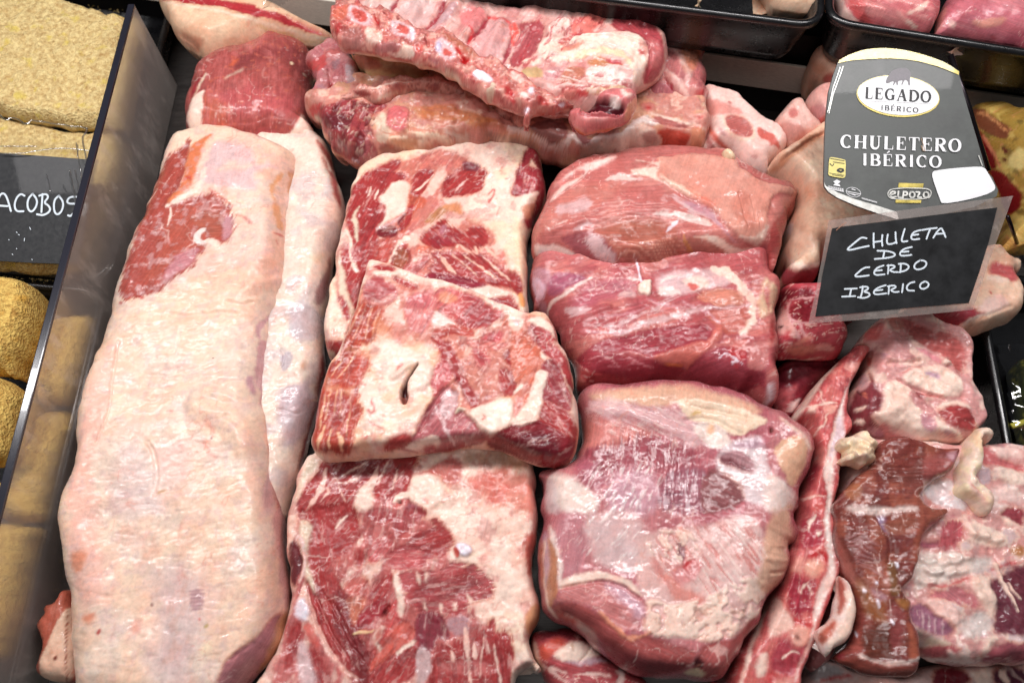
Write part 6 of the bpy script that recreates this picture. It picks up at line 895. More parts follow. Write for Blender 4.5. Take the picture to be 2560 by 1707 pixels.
# ---- loin rack with the dark tenderloin draped over it
o_T = J(T(3,2,"575,1420 600,1330 640,1200 680,1120 640,1080 620,990 640,900 800,850 960,940 1080,890 1340,920 1690,975 1750,955 1920,970 2030,950 2160,965 2270,945 2350,1025 2500,1100"), T(3,3,"2650,500 2560,1250 2400,1380 2230,1405 2000,1400 1700,1412 1390,1396 1300,1200 700,1200 600,700 580,100"))
rack = thing('pork_loin_rack', 'pork loin rack with dark brown tenderloin and curds of fat, front right corner', 'pork loin rack', 'raw pork cuts in the counter')
piece('rack_body', o_T, .050, .026, .046, 8, (216,158,152,.4,.6), [
    N('F', 8, .46, .62, .85, dz=.5), N((206,180,188,.3,.6), 8, .56, .7, .6), N((196,120,126,.8,.5), 10, .62, .72, .6),
    P('L', T(3,2,"600,1330 640,1200 690,1120 900,1150 800,1230 680,1340 620,1400"), 3, 2, dz=.8), P((186,120,90,.6,.5), T(3,2,"575,1440 600,1370 660,1370 720,1450 700,1568 580,1568"), 3, 2),
    P((200,110,110,.9,.5), J(T(3,2,"1880,980 2040,960 2100,1080 2350,1130 2350,1190 2180,1150 2050,1140 1920,1100"),), 3, 2, ang=-15), P('L', T(3,2,"2040,960 2160,970 2270,950 2350,1030 2350,1080 2200,1060 2110,1080 2060,1020"), 2.5, 2, dz=1), P('F', T(3,2,"2090,1160 2200,1150 2350,1200 2350,1310 2200,1310 2120,1250"), 2, 2, dz=2), P((200,176,184,.3,.5), T(3,2,"1920,1150 2020,1140 2040,1300 1930,1320 1900,1200"), 3, 2, a=.8, dz=1),
    P((222,206,206,.2,.6), T(3,2,"1420,1320 1660,1240 1700,1380 1850,1480 1800,1568 1500,1500 1420,1400"), 3, 2.5, a=.8), P('W', T(3,2,"700,1540 900,1530 1100,1560 1340,1500 1400,1568 700,1600"), 2.5, 2), P('W', J(T(3,2,"2040,1330 2350,1330 2350,1568 2040,1568")), 8, 3, a=.5), S('X', T(3,2,"2120,1480 2250,1500 2350,1490"), 1.4, 2, 2, a=.4),
    P((186,92,98,1,.5), T(3,3,"1560,200 1660,90 1790,120 1810,260 1740,330 1600,340 1540,290"), 3, 2.5, ang=80, streak=2), P((176,96,112,.9,.6), T(3,3,"1380,270 1540,230 1560,300 1440,330"), 4, 2, a=.8), P('F', T(3,3,"1820,130 1880,80 2040,140 2180,200 2150,330 1980,320 1880,280"), 2, 2, dz=1.6), P((232,212,202,.1,.6), T(3,3,"1350,360 1700,330 1860,420 2060,440 1880,560 1600,620 1420,700 1330,720"), 3, 2.5), N((190,160,160,.2,.6), 6, .64, .72, .35), P((222,208,202,.1,.7), T(3,3,"1860,420 2060,400 2040,500 1900,560 1860,500"), 4, 2, a=.8), P((180,120,60,.2,.5), T(3,3,"2190,330 2350,280 2350,420 2260,420"), 5, 2, a=.7), P((150,66,74,.9,.5), T(3,3,"2130,0 2350,-60 2350,140 2270,110 2220,60"), 3, 2), P('F', T(3,3,"2140,40 2220,60 2270,120 2200,140"), 2, 1, dz=.8), S('R', T(3,3,"1480,660 1620,680 1760,640 1830,600"), 1.4, 1.5, 2, a=.6), S('R', T(3,3,"2030,530 2130,500 2240,480 2350,440"), 1.4, 1.5, 2, a=.6),
    *[D(T(3,3,f"{x_},{y_} {x_+50},{y_+30} {x_+110},{y_+10}"), 7, 2.4) for x_, y_ in ((1400,420),(1520,440),(1640,420),(1750,390),(1450,520),(1580,540),(1700,520),(1400,620),(1880,200),(2000,240))],
    P((190,110,116,.8,.6), T(3,3,"1480,730 1640,690 1830,700 1930,780 1910,890 1760,820 1640,800 1500,780"), 3, 2, a=.85, streak=1.5, ang=-40), P('L', T(3,3,"1440,800 1500,760 1700,860 1760,960 1720,1020 1600,970 1490,900"), 1.4, 1.5, dz=2.4), P((222,206,200,.1,.8), T(3,3,"1760,960 1960,880 2060,1000 1980,1120 1800,1130 1740,1060"), 4, 2, a=.8), P((162,104,124,.8,.8), T(3,3,"1310,850 1440,820 1540,930 1700,1040 1640,1100 1500,1090 1320,1010"), 3, 2, ang=80), *[S('V', T(3,3,f"{1420+k*60},{900+k*30} {1430+k*60},{1080+k*6}"), .9, 1, 1.2, a=.6) for k in range(4)],
    P((112,54,66,1,.7), T(3,3,"2030,620 2200,540 2350,480 2600,480 2550,1100 2350,1100 2130,1110 2060,1060 2100,920 2060,780"), 2.5, 2.5, ang=-40), P('F', T(3,3,"1830,600 2040,560 2030,660 2080,760 2090,880 2050,990 1980,900 1900,760"), 2, 2, dz=1.6), S('F', T(3,3,"2070,480 2130,620 2240,780 2280,900"), [2.6,2.4,1.6,1], .9, .8, dz=2), S('F', T(3,3,"2200,640 2250,720 2310,790"), 1.2, .9, .8, dz=1.4),
    P((160,84,92,.9,.6), T(3,3,"1930,1330 2060,1180 2350,1160 2500,1200 2400,1380 2230,1405 2000,1400"), 3, 2.5, ang=30), P('F', T(3,3,"2040,1110 2120,1120 2060,1170 2000,1260 1960,1280 1960,1180"), 2, 1.5, dz=1), P((190,96,100,.8,.6), T(3,3,"1420,1260 1560,1210 1760,1190 1760,1300 1600,1340 1420,1390"), 3, 2, streak=2, ang=70), *[P('L', T(3,3,f"{1620+k*110},{1250} {1680+k*110},{1240} {1800+k*105},{1390} {1700+k*105},{1400}"), 1.6, 1.5, dz=1.2) for k in range(2)], P('W', T(3,3,"1390,1396 1700,1412 1900,1410 1900,1380 1600,1370 1400,1370"), 2, 1), P('N', T(3,3,"1420,1190 1480,1130 1650,1160 1700,1200 1450,1230"), 3, 2, a=.7)],
    parent=rack, bump=(3.2, 15), fine=.55, ang=0)
o_Tt = J(T(3,2,"905,1010 1010,920 1130,862 1340,935 1560,985 1700,985 1740,1000 1720,1120 1660,1235 1460,1310 1380,1500 1700,1500"), T(3,3,"1660,20 1560,90 1400,225 1362,320 1345,480 1320,650 1215,765 1330,800 1300,960 1370,1130 1392,1350 1345,1520 1240,1535 900,1500 700,1450 610,1390 575,1325 680,1240 740,1180 780,950 740,720 620,460 578,300 575,150"), T(3,2,"575,1500 600,1440 660,1370 760,1270 860,1190 920,1120"))
piece('tenderloin', o_Tt, .078, .012, .014, 5, (126,60,54,1,.8), [
    strands('b', .35, ang=20, size=1.4), N((104,54,46,1,.7), 9, .5, .66, .5, ang=70, stretch=2),
    N((164,92,74,1,.6), 14, .46, .62, .7, ang=80, stretch=2), N((114,56,56,1,.6), 10, .52, .66, .6, ang=20, stretch=2),
    P((172,108,78,.9,.5), T(3,2,"660,1360 760,1270 860,1300 860,1450 760,1480"), 5, 2, a=.7), P((116,62,56,1,.6), T(3,2,"1000,1100 1240,1150 1460,1180 1400,1300 1200,1280 1060,1300"), 6, 3, a=.7, ang=0), *[D(T(3,2,f"{1100+k*10},{1150+k*34} {1260},{1160+k*30} {1440-k*10},{1150+k*34}"), 1.6, -.6) for k in range(5)], P((168,92,88,.9,.6), T(3,2,"1440,1060 1640,1020 1730,1020 1710,1130 1640,1230 1460,1260"), 9, 3, a=.6), P('U', T(3,2,"1620,1040 1730,1000 1720,1120"), 3, 2, a=.5),
    P('W', T(3,2,"700,1530 860,1500 1000,1540 1180,1530 1340,1490 1380,1520 1300,1568 900,1568"), 2.5, 2, a=.9, dz=-.5), P('W', T(3,3,"870,0 1040,20 1200,-20 1100,40 980,30"), 2, 1.5, a=.9), P((150,130,160,.4,.7), T(3,3,"1010,60 1080,40 1080,140 1120,200 1060,150"), 2.5, 1.5, a=.8), D(T(3,3,"1000,40 1080,160 1140,260 1120,460"), 6, -1.6), P((150,86,70,1,.6), T(3,3,"1080,100 1200,40 1380,40 1380,180 1240,200 1120,190"), 4, 2, a=.7),
    P((170,100,90,1,.55), T(3,3,"600,120 700,300 760,560 900,640 1100,780 1060,830 880,720 720,640 640,480"), 4, 2.5, a=.85, ang=-50), *[S((186,140,140,.7,.8), T(3,3,f"{720+k*20},{250+k*36} {860+k*24},{190+k*60} {1040+k*10},{330+k*50}"), .9, .9, 3, a=.45, dz=.3) for k in range(7)], P((150,96,50,.9,.6), T(3,3,"760,600 880,640 1000,760 1120,860 1100,1040 960,1000 840,840"), 10, 4, a=.5, ang=-60), P((180,140,150,.5,.8), T(3,3,"960,680 1110,760 1110,820 1000,760"), 2.5, 2, a=.7),
    P((120,80,48,.6,.7), T(3,3,"1120,440 1200,470 1180,660 1220,750 1130,770 1120,600"), 3, 2, a=.7), P((170,112,62,.5,.6), T(3,3,"1170,790 1330,800 1310,880 1250,900 1200,840"), 4, 2, a=.6), P((140,66,66,.9,.6), T(3,3,"1130,820 1250,910 1290,1000 1250,1200 1130,1280 1110,1000"), 5, 3, a=.6), P((170,92,70,.8,.5), T(3,3,"1280,980 1370,1130 1392,1350 1300,1340 1310,1180"), 5, 2, a=.8), P((96,50,38,1,.6), T(3,3,"850,1060 1110,1000 1120,1280 1050,1360 900,1320"), 8, 3, a=.6), P((170,90,80,1,.6), T(3,3,"760,1050 860,1060 880,1280 760,1240 730,1160"), 5, 2, a=.6),
    S('W', T(3,3,"860,1290 900,1330 1000,1370 1080,1400 1140,1385 1260,1370 1380,1330"), [1.5,1.5,2,2.5,2.5,2,1.5], 1.2, 2, a=.9, dz=.6), D(T(3,3,"860,1310 1080,1410 1380,1350"), 3, -1.5), P((140,70,60,1,.6), T(3,3,"640,1300 860,1330 1080,1420 1370,1380 1345,1520 1240,1535 900,1500 700,1450 610,1390"), 2, 1.5, a=.8, ang=-15), P((120,30,44,.9,.6), T(3,3,"640,1290 720,1280 720,1350 650,1350"), 3, 2, a=.7), *[S('C', T(3,3,a), 1.6, .8, .5, dz=.6) for a in ("885,715 900,725", "1015,800 1030,870", "1135,985 1160,1020", "1180,470 1190,500", "800,1110 815,1140", "1000,640 1003,645")]],
    parent=rack, bump=(3.2, 22), fine=.5, inset=.002, ang=0)
piece('fat_flap', T(3,3,"630,560 680,600 730,660 750,740 785,880 770,1050 722,1170 640,1240 560,1290 522,1345 480,1260 425,1120 440,1080 560,1000 610,860 640,700"), .082, .009, .012, 6, 'W', [
    P((178,92,80,1,.5), T(3,3,"630,560 680,600 720,700 700,850 640,960 640,760"), 1.5, 1), P((184,100,84,.9,.5), T(3,3,"470,1120 600,1000 640,1010 620,1100 520,1210 480,1190"), 1.5, 1), S('F', T(3,3,"730,720 770,880 740,1050 640,1200 540,1310"), 6, 2, 1.5, dz=.6), D(T(3,3,"700,700 720,900 640,1030 520,1230"), 1.6, -1)], parent=rack, bump=(1.0, 12), fine=.6, cell=.7, inset=0)
piece('fat_curd', T(3,2,"620,990 640,890 700,910 770,860 840,850 900,890 965,950 970,1010 930,1040 960,1100 950,1150 880,1170 820,1200 760,1150 700,1130 640,1120 640,1080 680,1070 690,1040"), .076, .016, .020, 7, 'Y', [
    *[D(T(3,2,f"{x_},{y_} {x_+40},{y_+20} {x_+70},{y_}"), 8, 3.6) for x_, y_ in ((650,960),(760,900),(820,960),(880,920),(700,1040),(780,1050),(880,1060),(800,1130),(860,1000),(660,1090))], N('F', 5, .5, .64, .6)], parent=rack, bump=(3.0, 6), fine=1.8, cell=.6, inset=0, edge=2)
piece('fat_cord', J(T(3,2,"1800,900 1830,850 1900,825 1980,850 2020,900 2015,950 1960,960 1920,900 1900,1000 1920,1100 1900,1180 1870,1250 1850,1300 1930,1340 1990,1400 2030,1500 2010,1600 1900,1600 1820,1480 1680,1400 1700,1300 1670,1220 1700,1140 1740,1100 1760,1000")), .074, .016, .022, 7.5, 'Y', [
    N('F', 8, .46, .6, .8), S('R', T(3,2,"1840,1270 1900,1340 1960,1420 1990,1460"), 1.4, 1.2, 1.2, a=.6), P('L', T(3,2,"1840,1180 1880,1200 1850,1320 1990,1400 2020,1520 1960,1480 1860,1380"), 3, 2, a=.6), *[D(T(3,2,a), 3, -1.6) for a in ("1710,1300 1800,1400 1900,1480", "1760,1330 1860,1420 1960,1560", "1920,900 1890,1000", "1960,880 1990,900")], D(T(3,2,"1740,1280 1800,1300"), 8, 2.5)], parent=rack, bump=(2.4, 9), fine=1.1, cell=.7, inset=0, edge=1.6)
# ---- rib racks heaped along the back
o_D = J(T(0,0,"1440,-120 1480,60 1560,220 1600,290 1640,370 1700,490 1800,560 1930,592 2100,560 2350,480"), T(1,0,"60,440 300,440 500,472 640,478 740,440 800,380 700,330 500,260 330,180 200,130 90,90 0,80"), T(0,0,"2350,60 2000,0 1700,-60 1500,-140"))
piece('pork_belly_slab', o_D, .052, .030, .050, 14, (236,200,168,.05,.2), [
    N((226,178,146,.05,.2), 26, .46, .62, .7), P((178,54,60,.8,.4), J(T(0,0,"1440,-120 1470,0 1600,5 1800,40 2000,50 2150,90 2350,150"), T(1,0,"0,170 80,160 230,210 400,270 600,330 720,345 800,380 700,330 500,260 330,180 200,120 0,70"), T(0,0,"2350,40 2000,0 1700,-60 1500,-140")), 1.6, 1.5, ang=-15, streak=1), S((240,214,190,.1,.2), J(T(0,0,"1480,20 1700,60 2000,90 2350,190"), T(1,0,"0,200 230,260 400,320 700,390")), 2.4, 2, 1.5), S((216,176,120,.1,.2), T(1,0,"0,240 300,330 500,400 640,420"), 1.4, 1.5, 2, a=.7),
    P((190,124,100,.1,.2), T(0,0,"1630,300 1760,330 1900,380 1800,480 1720,470 1660,390"), 7, 3, a=.6), D(T(0,0,"1620,300 1800,430 1800,500"), 7, -3)],
    label='slab of pale pork rind with a thin red meat edge, behind at the top left', cat='pork belly', group='raw pork cuts in the counter', bump=(2.0, 34), fine=.2, ang=-15)

o_I = J(T(2,0,"1340,420 1420,380 1550,385 1560,420 1690,410 1740,425 1795,425 1750,455 1722,490 1732,650 1778,730 1742,820 1805,850 1790,900 1760,960 1700,1010 1660,1000 1300,970 1150,900 1100,700"))
piece('rib_sheet', o_I, .078, .020, .024, 14, (200,120,118,.6,.6), [
    N((220,160,152,.4,.6), 9, .46, .62, .7, ang=75, stretch=2), N((170,84,92,.8,.6), 8, .54, .68, .6, ang=75, stretch=2.5), P((206,130,100,.6,.5), T(2,0,"1550,430 1690,410 1790,430 1720,520 1680,640 1600,700 1560,560"), 5, 2, a=.7), P((196,120,128,.6,.8), T(2,0,"1250,860 1400,720 1560,880 1620,1000 1320,970"), 4, 2, a=.8), D(T(2,0,"1400,700 1480,820 1560,900 1640,990"), 4, -3), S((160,50,62,.7,.6), T(2,0,"1410,700 1490,830 1580,920 1640,990"), 2, 1.2, 1), S('L', T(2,0,"1420,640 1560,780 1620,920 1660,1000"), 5, 2.5, 1.5, a=.7, dz=.8), S('L', T(2,0,"1440,430 1540,500 1620,640 1630,800"), 3, 2.5, 2, a=.5, dz=.8), P('R', T(2,0,"1690,850 1740,830 1805,850 1760,900 1700,900"), 2, 1.5, a=.6), S('C', T(2,0,"1275,920 1290,930"), 2, 1, .5)],
    label='thin membrane covered rib sheet behind the rolled rack, beside the steel rail', cat='pork ribs', group='rib racks heaped at the back', bump=(3.0, 14), fine=.7, ang=75, inset=0, edge=2)

o_J = J(T(2,0,"1690,860 1800,880 1960,940 2030,950 2100,1010 2200,1130 2350,1235"), T(3,0,"0,1190 60,1235 175,1385 120,1450 0,1540"), T(2,1,"2350,90 2220,50 2085,0"), T(2,0,"2050,1480 1960,1400 1780,1460 1700,1440 1760,1200 1740,1060 1690,980"))
piece('pork_chop', o_J, .060, .022, .026, 11, 'L', [
    N((240,206,196,.1,.3), 8, .46, .6, .8), P((226,150,140,.3,.4), T(2,0,"1780,900 1960,940 2100,1010 2140,1050 1960,1040 1800,1060 1760,980"), 4, 2, a=.8), P((186,104,98,.9,.4), T(2,0,"1960,1070 2050,1050 2140,1080 2210,1160 2210,1240 2140,1260 2030,1220 1980,1150"), 1.2, .8, ang=20), S('f', T(2,0,"1940,1060 1960,1160 2030,1250 2140,1290 2230,1260 2220,1170"), 2, 1, .8), P((200,84,66,.5,.4), T(2,0,"1760,1060 1850,1200 1960,1320 2060,1470 1960,1400 1850,1290 1780,1180"), 2.5, 1.5, a=.8), P((166,96,92,.6,.4), T(2,0,"1780,1150 1830,1280 1900,1400 1960,1440 1780,1460"), 3, 2, a=.8), P((206,90,78,.5,.4), J(T(2,0,"2240,1150 2350,1180"), T(3,0,"0,1190 60,1235 120,1400 40,1330 0,1350"), T(2,0,"2350,1300 2280,1280")), 3, 2, a=.8), P((196,150,150,.4,.4), T(2,0,"1900,1160 1960,1200 1990,1260 1920,1240"), 2, 1.5, a=.6), S('R', T(2,0,"2200,1430 2240,1440"), 2, 2, 1, a=.4), S('R', T(2,0,"1980,940 2010,945"), 2, 1.5, 1, a=.6)],
    label='pink pork chop with a round lean eye in pale fat, below the steel rail', cat='pork chop', group='raw pork cuts in the counter', bump=(2.2, 16), fine=.5, ang=-40, inset=.001)

o_Gm = J(T(1,0,"430,572 500,560 560,520 640,470 780,430 860,480 930,600 980,740 1000,780 1130,770 1130,860 900,940 640,960 500,980 470,960 560,870 545,780 520,680 480,640"))
piece('rib_sheet', o_Gm, .070, .018, .020, 11, (206,138,138,.5,.7), [
    N((190,110,116,.6,.6), 8, .5, .64, .7), P((206,84,82,.6,.5), T(1,0,"430,572 560,530 640,490 660,600 560,650 500,650"), 3, 2, a=.8), P('X', T(1,0,"600,470 780,430 800,480 640,560"), 4, 2, a=.4), P((206,180,184,.3,.8), T(1,0,"800,600 900,600 960,720 980,780 850,800 820,700"), 3, 1.5, a=.8, ang=70), P((190,150,160,.4,.8), T(1,0,"560,770 640,780 660,860 600,930 540,930 570,850"), 2.5, 1.5, a=.85), P((150,20,34,.4,.7), T(1,0,"660,740 700,760 710,840 670,870 660,800"), 3, 1.5, a=.8), P((160,30,44,.4,.6), T(1,0,"970,750 1010,770 1000,800 970,795"), 2, 1), P((170,130,136,.5,.7), T(1,0,"700,580 790,550 760,620 700,640"), 3, 2, a=.7), D(T(1,0,"800,600 790,720 820,800"), 3, -2), D(T(1,0,"660,640 680,760 670,880"), 4, -2.6)],
    label='wet purple-white rib membrane behind the lower rack at its left end', cat='pork ribs', group='rib racks heaped at the back', bump=(3, 11), fine=.8, ang=60, inset=.001, edge=2)

o_H = T(1,0,"815,470 900,480 1100,520 1400,600 1620,640 1680,700 1500,760 1250,770 1080,755 990,730 940,640 880,560")
piece('pork_cut', o_H, .086, .018, .050, 11, (206,166,124,.1,.3), [N((186,130,94,.2,.3), 12, .46, .6, .8), P((220,190,142,.1,.3), T(1,0,"900,600 1150,660 1300,690 1200,750 1060,750 980,720"), 3, 2), P((190,110,90,.4,.3), T(1,0,"860,500 1100,540 1180,620 1040,660 900,590"), 4, 2, a=.7)],
    label='tan fat covered cut caught between the upper and lower rib racks', cat='pork cut', group='rib racks heaped at the back', bump=(1.4, 20), fine=.3, ang=0)

o_F = J(T(1,0,"430,1045 470,975 560,940 650,930 720,935 850,860 860,810 1000,800 1120,822 1180,770 1250,740 1400,735 1500,762 1600,730 1690,705 1900,800 2350,1000"), T(2,0,"0,1020 600,1100 1000,1000 1165,940 1250,930 1330,965 1640,1000 1690,1040 1762,1060 1785,1230 1782,1450 1600,1470 1200,1450 600,1560 480,1520 300,1480 100,1420"), T(1,0,"2350,1400 1800,1400 1400,1460 1150,1500 1060,1568 940,1550 860,1505 745,1435 690,1420 640,1290 580,1170 500,1110"))
rack2 = thing('rib_rack', 'lower pork rib rack with a wavy sawn bone edge above its pale fatty flank', 'rib rack', 'rib racks heaped at the back')
piece('rack_body', o_F, .060, .028, .024, 8, (206,142,130,.4,.45), [
    N((212,160,130,.2,.3), 16, .46, .6, .8), N((240,206,186,.1,.3), 10, .56, .68, .6),
    P((150,62,66,.8,.5), T(1,0,"430,1045 560,1000 860,880 1050,960 1220,960 1180,1020 1060,1060 1030,1200 1090,1300 1080,1460 1150,1500 1000,1540 860,1505 745,1435 690,1420 580,1170"), 3, 3, ang=80), N((190,100,86,.6,.5), 4, .58, .68, .35), P((104,42,50,.7,.5), T(1,0,"560,1080 700,1050 860,1040 900,1150 820,1200 640,1130"), 5, 3, a=.7), P((196,66,66,.6,.5), T(1,0,"430,1045 470,975 560,950 640,940 560,1010 500,1100 560,1170 600,1230 680,1400 640,1290 540,1150"), 3, 2, a=.8), S('N', T(1,0,"500,1080 540,1120 580,1150"), 3, 1.5, 1.5), P((160,52,62,.8,.5), T(1,0,"640,1300 700,1200 780,1240 860,1260 800,1340 740,1420 690,1410"), 4, 2, a=.7, ang=85), P((166,92,94,.8,.5), T(1,0,"900,1300 1030,1230 1090,1320 1080,1440 1150,1500 1000,1540 860,1500"), 4, 2.5, a=.8), P('C', T(1,0,"850,1465 910,1480 915,1505 870,1500"), 2, 1, dz=.5),
    P('N', T(1,0,"1080,1120 1160,1040 1200,1050 1230,1220 1180,1300 1100,1300 1150,1210 1140,1160"), 3, 2, a=.9), P((206,110,112,.7,.6), T(1,0,"1220,1010 1300,980 1400,1020 1410,1100 1390,1200 1300,1220 1220,1170 1190,1100"), 2, 1.5, dz=3, ang=40), P('N', T(1,0,"1140,1040 1180,1030 1190,1140 1160,1170"), 1.5, 1, a=.9), *[S('L', T(1,0,a), 1, 1, 1, a=.8) for a in ("1250,1180 1280,1130 1300,1090", "1330,1180 1360,1130 1380,1110")], P((190,100,96,.7,.5), T(1,0,"1010,1190 1060,1130 1100,1180 1090,1280 1040,1250"), 2, 1.5, a=.8),
    P((246,222,196,.1,.3), T(1,0,"1190,1260 1350,1230 1620,1200 1850,1310 1700,1330 1500,1350 1400,1400 1300,1370"), 2, 1.5, dz=1.5), P((210,150,110,.2,.3), T(1,0,"1190,1270 1350,1280 1520,1290 1420,1400 1300,1370"), 4, 2, a=.7), P((150,92,80,.5,.3), T(1,0,"1180,1290 1300,1370 1400,1420 1280,1480 1160,1480 1100,1400"), 5, 2, a=.75), P((196,116,60,.3,.3), T(1,0,"1430,1000 1700,960 2000,1020 2200,1100 2300,1180 2000,1150 1700,1100 1450,1080"), 6, 3, a=.6), P((222,206,190,.2,.3), T(1,0,"1700,1130 1900,1170 2000,1260 1900,1320 1750,1260"), 5, 2, a=.7), P((150,110,100,.4,.3), J(T(1,0,"2050,1200 2350,1260 2350,1400 2000,1320"), T(2,0,"0,1260 250,1320 200,1480 0,1400")), 6, 3, a=.7), D(T(1,0,"1600,1180 1800,1220 2000,1280"), 4, -2),
    PF((96,34,40,.7,.5), T(1,0,"430,1045 860,900 1180,980 1060,1300 1100,1480 690,1430"), 7, .48, .64, .7, 80, 1.4, 5, -2.5), PF('N', T(1,0,"430,1045 860,900 1180,980 1060,1300 1100,1480 690,1430"), 3, .62, .72, .35, 60, 2, 4, .8), PF((196,120,100,.4,.4), T(1,0,"1100,1200 1500,950 2350,1100 2350,1350 1200,1400"), 3, .5, .66, .7, -18, 5, 8, -.5), S('W', T(2,0,"0,1180 120,1220 240,1270 340,1350 420,1370 500,1320 520,1240 580,1280 640,1350 700,1340 760,1270 860,1240 1000,1260 1100,1160 1180,1090 1300,1130"), [6,6,5,5,6,6,6,6,5,5,7,9,9,8,6,3], 1.6, 1.5, dz=1.2), P((150,100,96,.6,.4), T(2,0,"130,1150 330,1100 480,1150 500,1230 420,1340 340,1320 220,1230"), 3, 2, a=.85), P((160,96,96,.6,.4), T(2,0,"560,1200 700,1250 720,1320 640,1330 590,1280"), 3, 2, a=.85),
    P((232,196,180,.1,.3), T(2,0,"740,1300 1000,1270 1180,1110 1280,1180 1380,1280 1400,1360 1200,1420 800,1420 560,1480"), 5, 2.5, a=.8), P((150,80,74,.6,.4), T(2,0,"1160,1230 1300,1200 1370,1290 1350,1360 1240,1340"), 6, 3, a=.6), P((176,100,96,.6,.5), T(2,0,"1240,1080 1330,1060 1500,1120 1640,1110 1600,1160 1320,1150"), 3, 2, a=.8), S('F', T(2,0,"1250,1040 1400,1080 1560,1120 1680,1150"), 2.4, 1.5, 1.5, a=.9), P((180,70,56,.9,.4), T(2,0,"1300,1190 1560,1180 1640,1250 1600,1380 1500,1430 1420,1380 1380,1280"), 3, 2, ang=-30), P((212,140,110,.5,.3), T(2,0,"1580,1180 1700,1170 1785,1240 1782,1450 1660,1420 1640,1280"), 4, 2, a=.85, ang=80, streak=1.5), P('R', T(2,0,"950,1380 980,1395 955,1400"), 1, .5, a=.5),
    P((206,130,120,.4,.5), T(2,0,"1165,940 1290,940 1290,1010 1220,1040 1165,1010"), 2, 1, dz=1), P((228,160,146,.2,.5), T(2,0,"1640,1030 1760,1070 1750,1110 1660,1120"), 2, 1, dz=1), P('R', T(2,0,"1190,980 1240,975 1240,1010 1205,1015"), 2, 1, a=.7), P('R', T(2,0,"1650,1060 1730,1080 1710,1110 1660,1100"), 2, 1, a=.5),
    D(T(2,0,"1160,1060 1400,1160 1640,1150"), 4, -2), D(T(1,0,"1410,1010 1420,1200"), 3, -2)],
    parent=rack2, bump=(4.2, 16), fine=.9, ang=-15, inset=.002, edge=2)
piece('bone_edge', J(T(1,0,"700,920 780,900 860,860 860,812 1000,800 1120,822 1180,770 1250,740 1400,735 1500,762 1600,730 1690,708 1800,740 1950,830 2350,1040"), T(2,0,"0,1060 200,1090 120,1200 0,1170"), T(1,0,"2350,1130 2300,1120 2150,1000 1990,960 1880,900 1700,880 1500,880 1380,900 1290,890 1230,950 1120,975 1000,950 900,930 820,950")), .086, .012, .010, 6, (196,130,118,.4,.4), [
    N((222,170,156,.2,.4), 5, .46, .6, .8), P((140,60,56,.5,.4), T(1,0,"880,830 1000,820 1060,860 1040,900 960,890 890,870"), 3, 2, a=.85), N((120,40,44,.4,.4), 2.2, .62, .7, .5), P((160,90,86,.5,.4), T(1,0,"1270,760 1380,780 1370,830 1290,820"), 3, 1.5, a=.8), P((170,100,96,.5,.4), T(1,0,"1590,770 1690,770 1700,840 1600,830"), 3, 1.5, a=.8), P((130,60,66,.6,.4), J(T(1,0,"1760,880 1900,920 2000,960 2000,1000 1860,990 1760,930"),), 3, 1.5, a=.8), P((110,50,56,.6,.4), T(1,0,"2110,1000 2300,1100 2340,1130 2200,1110"), 3, 1.5, a=.8), S('N', T(1,0,"1100,940 1200,870 1300,850 1500,860 1700,860"), 2, 1.5, 1.5, a=.7), S('F', T(1,0,"900,790 1100,815 1260,745 1480,760"), 1.2, 1, 1, a=.6)],
    parent=rack2, bump=(2.4, 8), fine=1.2, cell=.7, edge=2.2)

